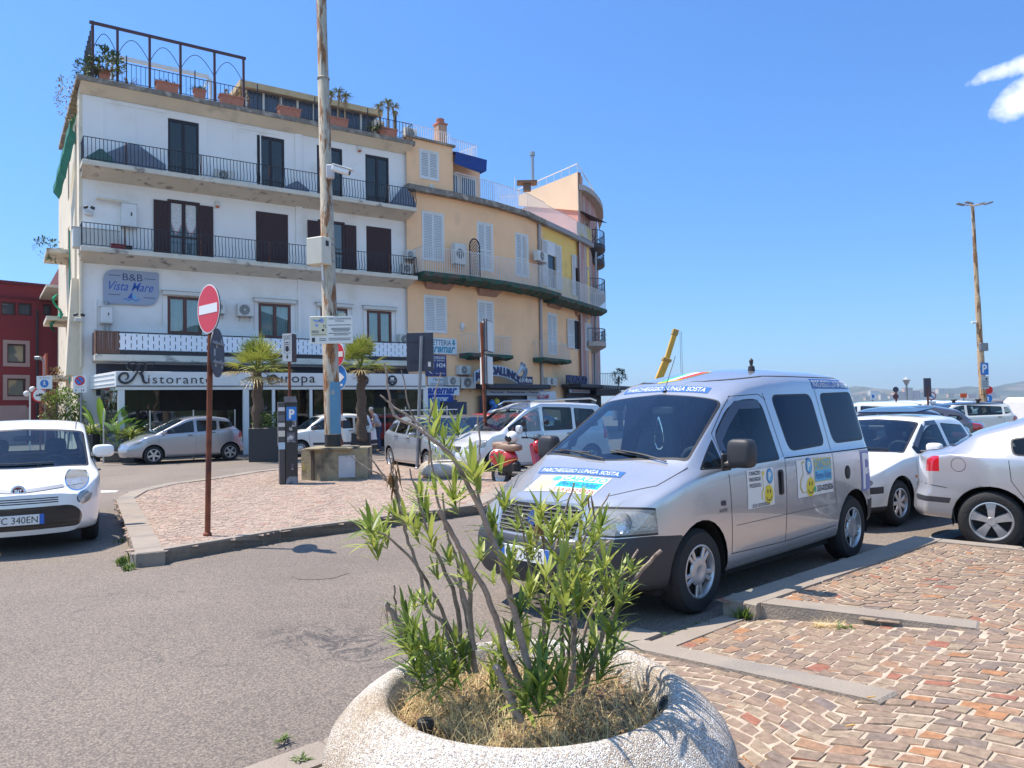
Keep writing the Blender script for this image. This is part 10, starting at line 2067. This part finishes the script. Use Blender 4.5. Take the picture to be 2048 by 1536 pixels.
def banana(px,py,D,h,label,n=9):
 b=MB(); c=Vector((W(px,py,D).x,D,0)); z0=.5
 for k in range(n):
  t=k*2.4; e=ru(.5,1.35); d=Vector((math.cos(t)*math.cos(e),math.sin(t)*math.cos(e)*.5,math.sin(e))); p=c+Vector((0,0,z0)); m_=p+d*h*.45; b.tube([p,m_],.02,4); leaf(b,m_,d+Vector((0,0,-.1)),h*ru(.55,.8),.24,droop=.35,seg=4,fold=.2)
 b.build('banana_plant',leafmat('banana_leaf%d'%px,(.08,.20,.02),(.26,.40,.05)),label=label,cat='plant')
banana(204,860,27.5,1.9,'tall broad-leaved banana plant behind the glass windbreak at the veranda corner'); banana(238,880,27.2,1.3,'lower broad-leaved plant in front of the veranda corner'); banana(252,870,27.8,1.5,'broad-leaved plant behind the striped grass',7)
x0=W(212,880,27.6); b=MB(); b.lathe([(.12,0),(.32,.2),(.42,.5),(.36,.85),(.24,1.0),(.28,1.05)],24,M=TR(W(226,880,27.4).x,27.6,0)); b.build('round_urn',mat('grey_urn',(.10,.12,.15),rough=.4),label='rounded grey urn behind the low black box',cat='urn')
c=W(125,815,29.5); o=thing('street_tree','small open-crowned oleander tree in front of the sunlit flank','tree',(c.x,29.5,0)); b=MB()
for k in range(4): b.tube([Vector((c.x+.1*k-.15,29.5,0)),Vector((c.x+.2*k-.3,29.5,1.2)),Vector((c.x+.5*k-.75,29.5+ru(-.3,.3),2.1))],[.04,.03,.015],6)
b.build('trunk',M_BARK,o); b=MB(); bush(b,(c.x,29.5,1.95),.85,.6,.75,1500,.13); bush(b,(c.x+.45,29.5,1.5),.5,.5,.6,500,.13); bush(b,(c.x-.4,29.5,2.1),.45,.4,.5,300,.12,1); b.build('crown',[M_OLED,M_DEAD],o)
# ============================================================ SCOOTER, PERSON
D=15.3; hv=Vector((.72,-.69)).normalized(); q=W(1045,900,D); SX=Vector((q.x,D,.0)); ang=math.atan2(hv.y,hv.x)
sc=thing('scooter','red scooter with tall clear windscreen and brown seat behind the people carrier bonnet','scooter',(SX.x,SX.y,.0),ang)
P_SCR=mat('scooter_red',(.50,.008,.012),rough=.2,coat=1); M_BRS=mat('brown_vinyl',(.28,.18,.13),rough=.5)
def sp(nm,mt,f,par=None): b=MB(); f(b); return b.build(nm,mt,par or sc,world=False,sharp=60)
for x in (.62,-.60):
 b=MB(); M=TR(x,0,.25)@Matrix.Rotation(R(90),4,'X'); b.lathe([(.16,-.05),(.24,-.05),(.26,-.03),(.265,0),(.26,.03),(.24,.05),(.16,.05)],24,M=M); wo=b.build('tyre',M_TYRE,sc,world=False); b=MB(); b.lathe([(0,.03),(.10,.02),(.165,.04)],20,M=M); b.lathe([(0,-.03),(.10,-.02),(.165,-.04)],20,M=M); b.build('rim',M_RIMS,wo,world=False)
sp('rear_body',P_SCR,lambda b:b.sph((-.52,0,.60),.24,20,sc=(1.55,.78,.85))); sp('rear_body',P_SCR,lambda b:b.sph((-.62,-.0,.62),.20,20,sc=(1.1,1.15,1.0)))
sp('trim',M_SWHT,lambda b:b.tube([(-.85+.62*t,-.235*math.sin(math.pi*min(1,t+.12)),.52+.26*math.sin(math.pi*t*.9)) for t in np.linspace(0,1,10)],.012,5))
sp('seat',M_BRS,lambda b:(b.rb((-.42,0,.82),(.74,.27,.17),.6),b.rb((-.60,0,.86),(.36,.26,.14),.6)))
sp('floor',M_BUMP,lambda b:b.box((.12,0,.30),(.62,.30,.10),ch=.03)); sp('engine',M_BLACKP,lambda b:(b.box((-.45,.06,.33),(.5,.22,.22),ch=.05),b.box((-.30,0,.42),(.4,.2,.25),ch=.05)))
sp('leg_shield',P_SCR,lambda b:(b.box((.44,0,.62),(.10,.42,.62),ry=R(-14),ch=.05),b.sph((.46,0,.86),.16,16,sc=(.7,1.1,.9)))); sp('shield_panel',M_SWHT,lambda b:b.sph((.385,0,.70),.13,16,sc=(.25,.75,1.25))); sp('mudguard',P_SCR,lambda b:b.sph((.62,0,.42),.2,16,sc=(1.2,.42,.6)))
sp('fork',M_GREYM,lambda b:b.tube([(.62,0,.25),(.42,0,.95)],.03,8)); sp('handlebar',M_BLACKP,lambda b:b.tube([(.30,-.34,1.04),(.36,-.15,1.03),(.38,0,.99),(.36,.15,1.03),(.30,.34,1.04)],.018,6)); sp('headlamp',M_BLACKP,lambda b:b.sph((.42,0,1.02),.10,14,sc=(.9,1.1,.8)))
for sg in (1,-1): sp('mirror',M_BLACKP,lambda b:(b.tube([(.34,sg*.24,1.04),(.36,sg*.32,1.28)],.008,5),b.sph((.36,sg*.34,1.32),.07,12,sc=(.35,1.1,.8))))
b=MB(); n=12; vs=[]
for i in range(n+1):
 t=-1+2*i/n
 for j in range(9): u=j/8; vs.append((.50-.12*u-.10*t*t,t*.26*(1-.35*u*u),1.02+.62*u*(1-.12*t*t)))
b.add(vs,[(9*i+j,9*i+9+j,9*i+10+j,9*i+1+j) for i in range(n) for j in range(8)]); b.build('windscreen',glass('clear_screen',(.72,.76,.78),1.5,haze=.10),sc,world=False)
Mh=WM[sc]; hp=Mh@Vector((-.28,0,1.0)); o=thing('helmet','white and black open-face helmet resting on the scooter seat','helmet',hp,ang); b=MB(); b.sph((0,0,.02),.13,20,sc=(1.05,.9,1)); b.build('shell',M_WHITE2,o,world=False); b=MB(); b.sph((-.02,-.05,.0),.105,16,sc=(1.05,.9,.75)); b.build('visor',mat('black_visor',(.012,.012,.015),rough=.15),o,world=False)
def person(loc,rz,hh,label):
 """one continuous skinned body standing, leaning a little forward, forearm raised"""
 o=thing('person',label,'person',loc,rz)
 J=dict(pel=(0,0,.52),sp=(.035,0,.66),ch=(.075,0,.76),nk=(.12,0,.835),hd=(.155,0,.885),ht=(.16,0,.95),hl=(0,.05,.49),hr=(0,-.05,.49),kl=(.03,.055,.27),kr=(-.02,-.055,.27),al=(-.01,.055,.04),ar=(-.06,-.055,.04),tl=(.07,.06,.015),tr=(.02,-.06,.015),sl=(.08,.105,.80),sr=(.08,-.105,.80),el=(.03,.13,.64),er=(.07,-.14,.65),wl=(.12,.10,.56),wr=(.18,-.09,.60),fl=(.16,.09,.55),fr=(.22,-.07,.61))
 RAD=dict(pel=.075,sp=.07,ch=.085,nk=.032,hd=.05,ht=.045,hl=.06,hr=.06,kl=.036,kr=.036,al=.025,ar=.025,tl=.02,tr=.02,sl=.038,sr=.038,el=.026,er=.026,wl=.017,wr=.017,fl=.015,fr=.015)
 E_=[('pel','sp'),('sp','ch'),('ch','nk'),('nk','hd'),('hd','ht'),('pel','hl'),('pel','hr'),('hl','kl'),('hr','kr'),('kl','al'),('kr','ar'),('al','tl'),('ar','tr'),('ch','sl'),('ch','sr'),('sl','el'),('sr','er'),('el','wl'),('er','wr'),('wl','fl'),('wr','fr')]
 def skin(keys,edges,scale,nm,mt,rs=1.0,par=None):
  me=bpy.data.meshes.new('s'); ks=list(keys); me.from_pydata([tuple(c*hh for c in J[k]) for k in ks],[(ks.index(a),ks.index(b)) for a,b in edges],[]); t=bpy.data.objects.new('s',me); COL.objects.link(t)
  m=t.modifiers.new('k','SKIN'); m.use_smooth_shade=True; sv=me.skin_vertices[0].data
  for i,k in enumerate(ks): r_=RAD[k]*hh*rs; sv[i].radius=(r_,r_); sv[i].use_root=(i==0)
  s2=t.modifiers.new('s','SUBSURF'); s2.levels=2; s2.render_levels=2
  dg=bpy.context.evaluated_depsgraph_get(); dg.update(); m2=bpy.data.meshes.new_from_object(t.evaluated_get(dg)); bpy.data.objects.remove(t); m2.materials.clear(); m2.materials.append(mt); m2.shade_smooth()
  ob=bpy.data.objects.new(nm,m2); COL.objects.link(ob); ob.parent=par or o; return ob
 sk=mat('skin_tone',(.45,.27,.19),rough=.6)
 skin(J.keys(),E_,1,'body',sk)
 skin(['sp','ch','sl','sr','el','er','pel'],[('pel','sp'),('sp','ch'),('ch','sl'),('ch','sr'),('sl','el'),('sr','er')],1,'shirt',mat('pale_blue_shirt',(.45,.52,.62),rough=.9),1.12)
 skin(['pel','hl','hr','kl','kr','al','ar'],[('pel','hl'),('pel','hr'),('hl','kl'),('hr','kr'),('kl','al'),('kr','ar')],1,'trousers',mat('blue_jeans',(.04,.06,.12),rough=.9),1.15)
 J2={'a':(.05,0,.63),'b':(.085,0,.78)}; J.update(J2); RAD.update({'a':.085,'b':.10}); skin(['a','b'],[('a','b')],1,'waistcoat',mat('beige_waistcoat',(.50,.47,.38),rough=.9),1.0)
 b=MB(); b.sph((.15*hh,0,.955*hh),.05*hh,14,sc=(1.05,.92,.7)); b.build('hair',mat('white_hair',(.55,.53,.50),rough=.9),o,world=False)
 b=MB(); b.sph((.205*hh,0,.915*hh),.010*hh,8,sc=(1.3,.8,1.2)); b.build('nose',sk,o,world=False)
 for sg in (1,-1): b=MB(); b.box((.01*hh if sg>0 else -.035*hh,sg*.058*hh,.012*hh),(.15*hh,.055*hh,.03*hh),ch=.01); b.build('shoe',M_BLACKP,o,world=False)
p=G(757,903); person((p.x,p.y,0),math.pi+.35,1.78,'elderly person in pale shirt and beige waistcoat standing behind the small white car')
# second car-park post-box details: wooded rise behind the camera, seen only in reflections
mb=MB(); n=90; vs=[]; rs_=np.random.RandomState(8)
for i in range(n+1):
 a=math.pi*(1.0+i/n*1.0); hgt=16+9*math.sin(i*.21)+5*math.sin(i*.57)+rs_.randn()*1.2
 for (r_,h_) in ((95,0),(110,.5),(130,1),(170,.8)): vs.append((r_*1.3*math.cos(a),r_*math.sin(a)+5,h_*hgt))
mb.add(vs,[(4*i+j,4*i+4+j,4*i+5+j,4*i+1+j) for i in range(n) for j in range(3)]); mb.build('hills',mat('wooded_rise',(.05,.075,.03),rough=.95,var=.5,scale=.15,col2=(.22,.18,.12),c2pos=(.55,.62)),kind='structure',sharp=60)
# haze over the bay
hz=bpy.data.materials.new('haze_air'); hz.use_nodes=True; N=hz.node_tree.nodes; L=hz.node_tree.links; N.remove(N['Principled BSDF']); v=N.new('ShaderNodeVolumePrincipled'); v.inputs['Color'].default_value=(.62,.76,.98,1); v.inputs['Density'].default_value=HAZE; v.inputs['Anisotropy'].default_value=.3; L.new(v.outputs[0],N['Material Output'].inputs['Volume'])
mb=MB(); mb.bx(-3500,3500,-300,3600,-3,125); ho=mb.build('haze',hz,kind='stuff',smooth=False); ho['label']='thin blue sea haze over the bay and far shore'; ho['category']='haze'
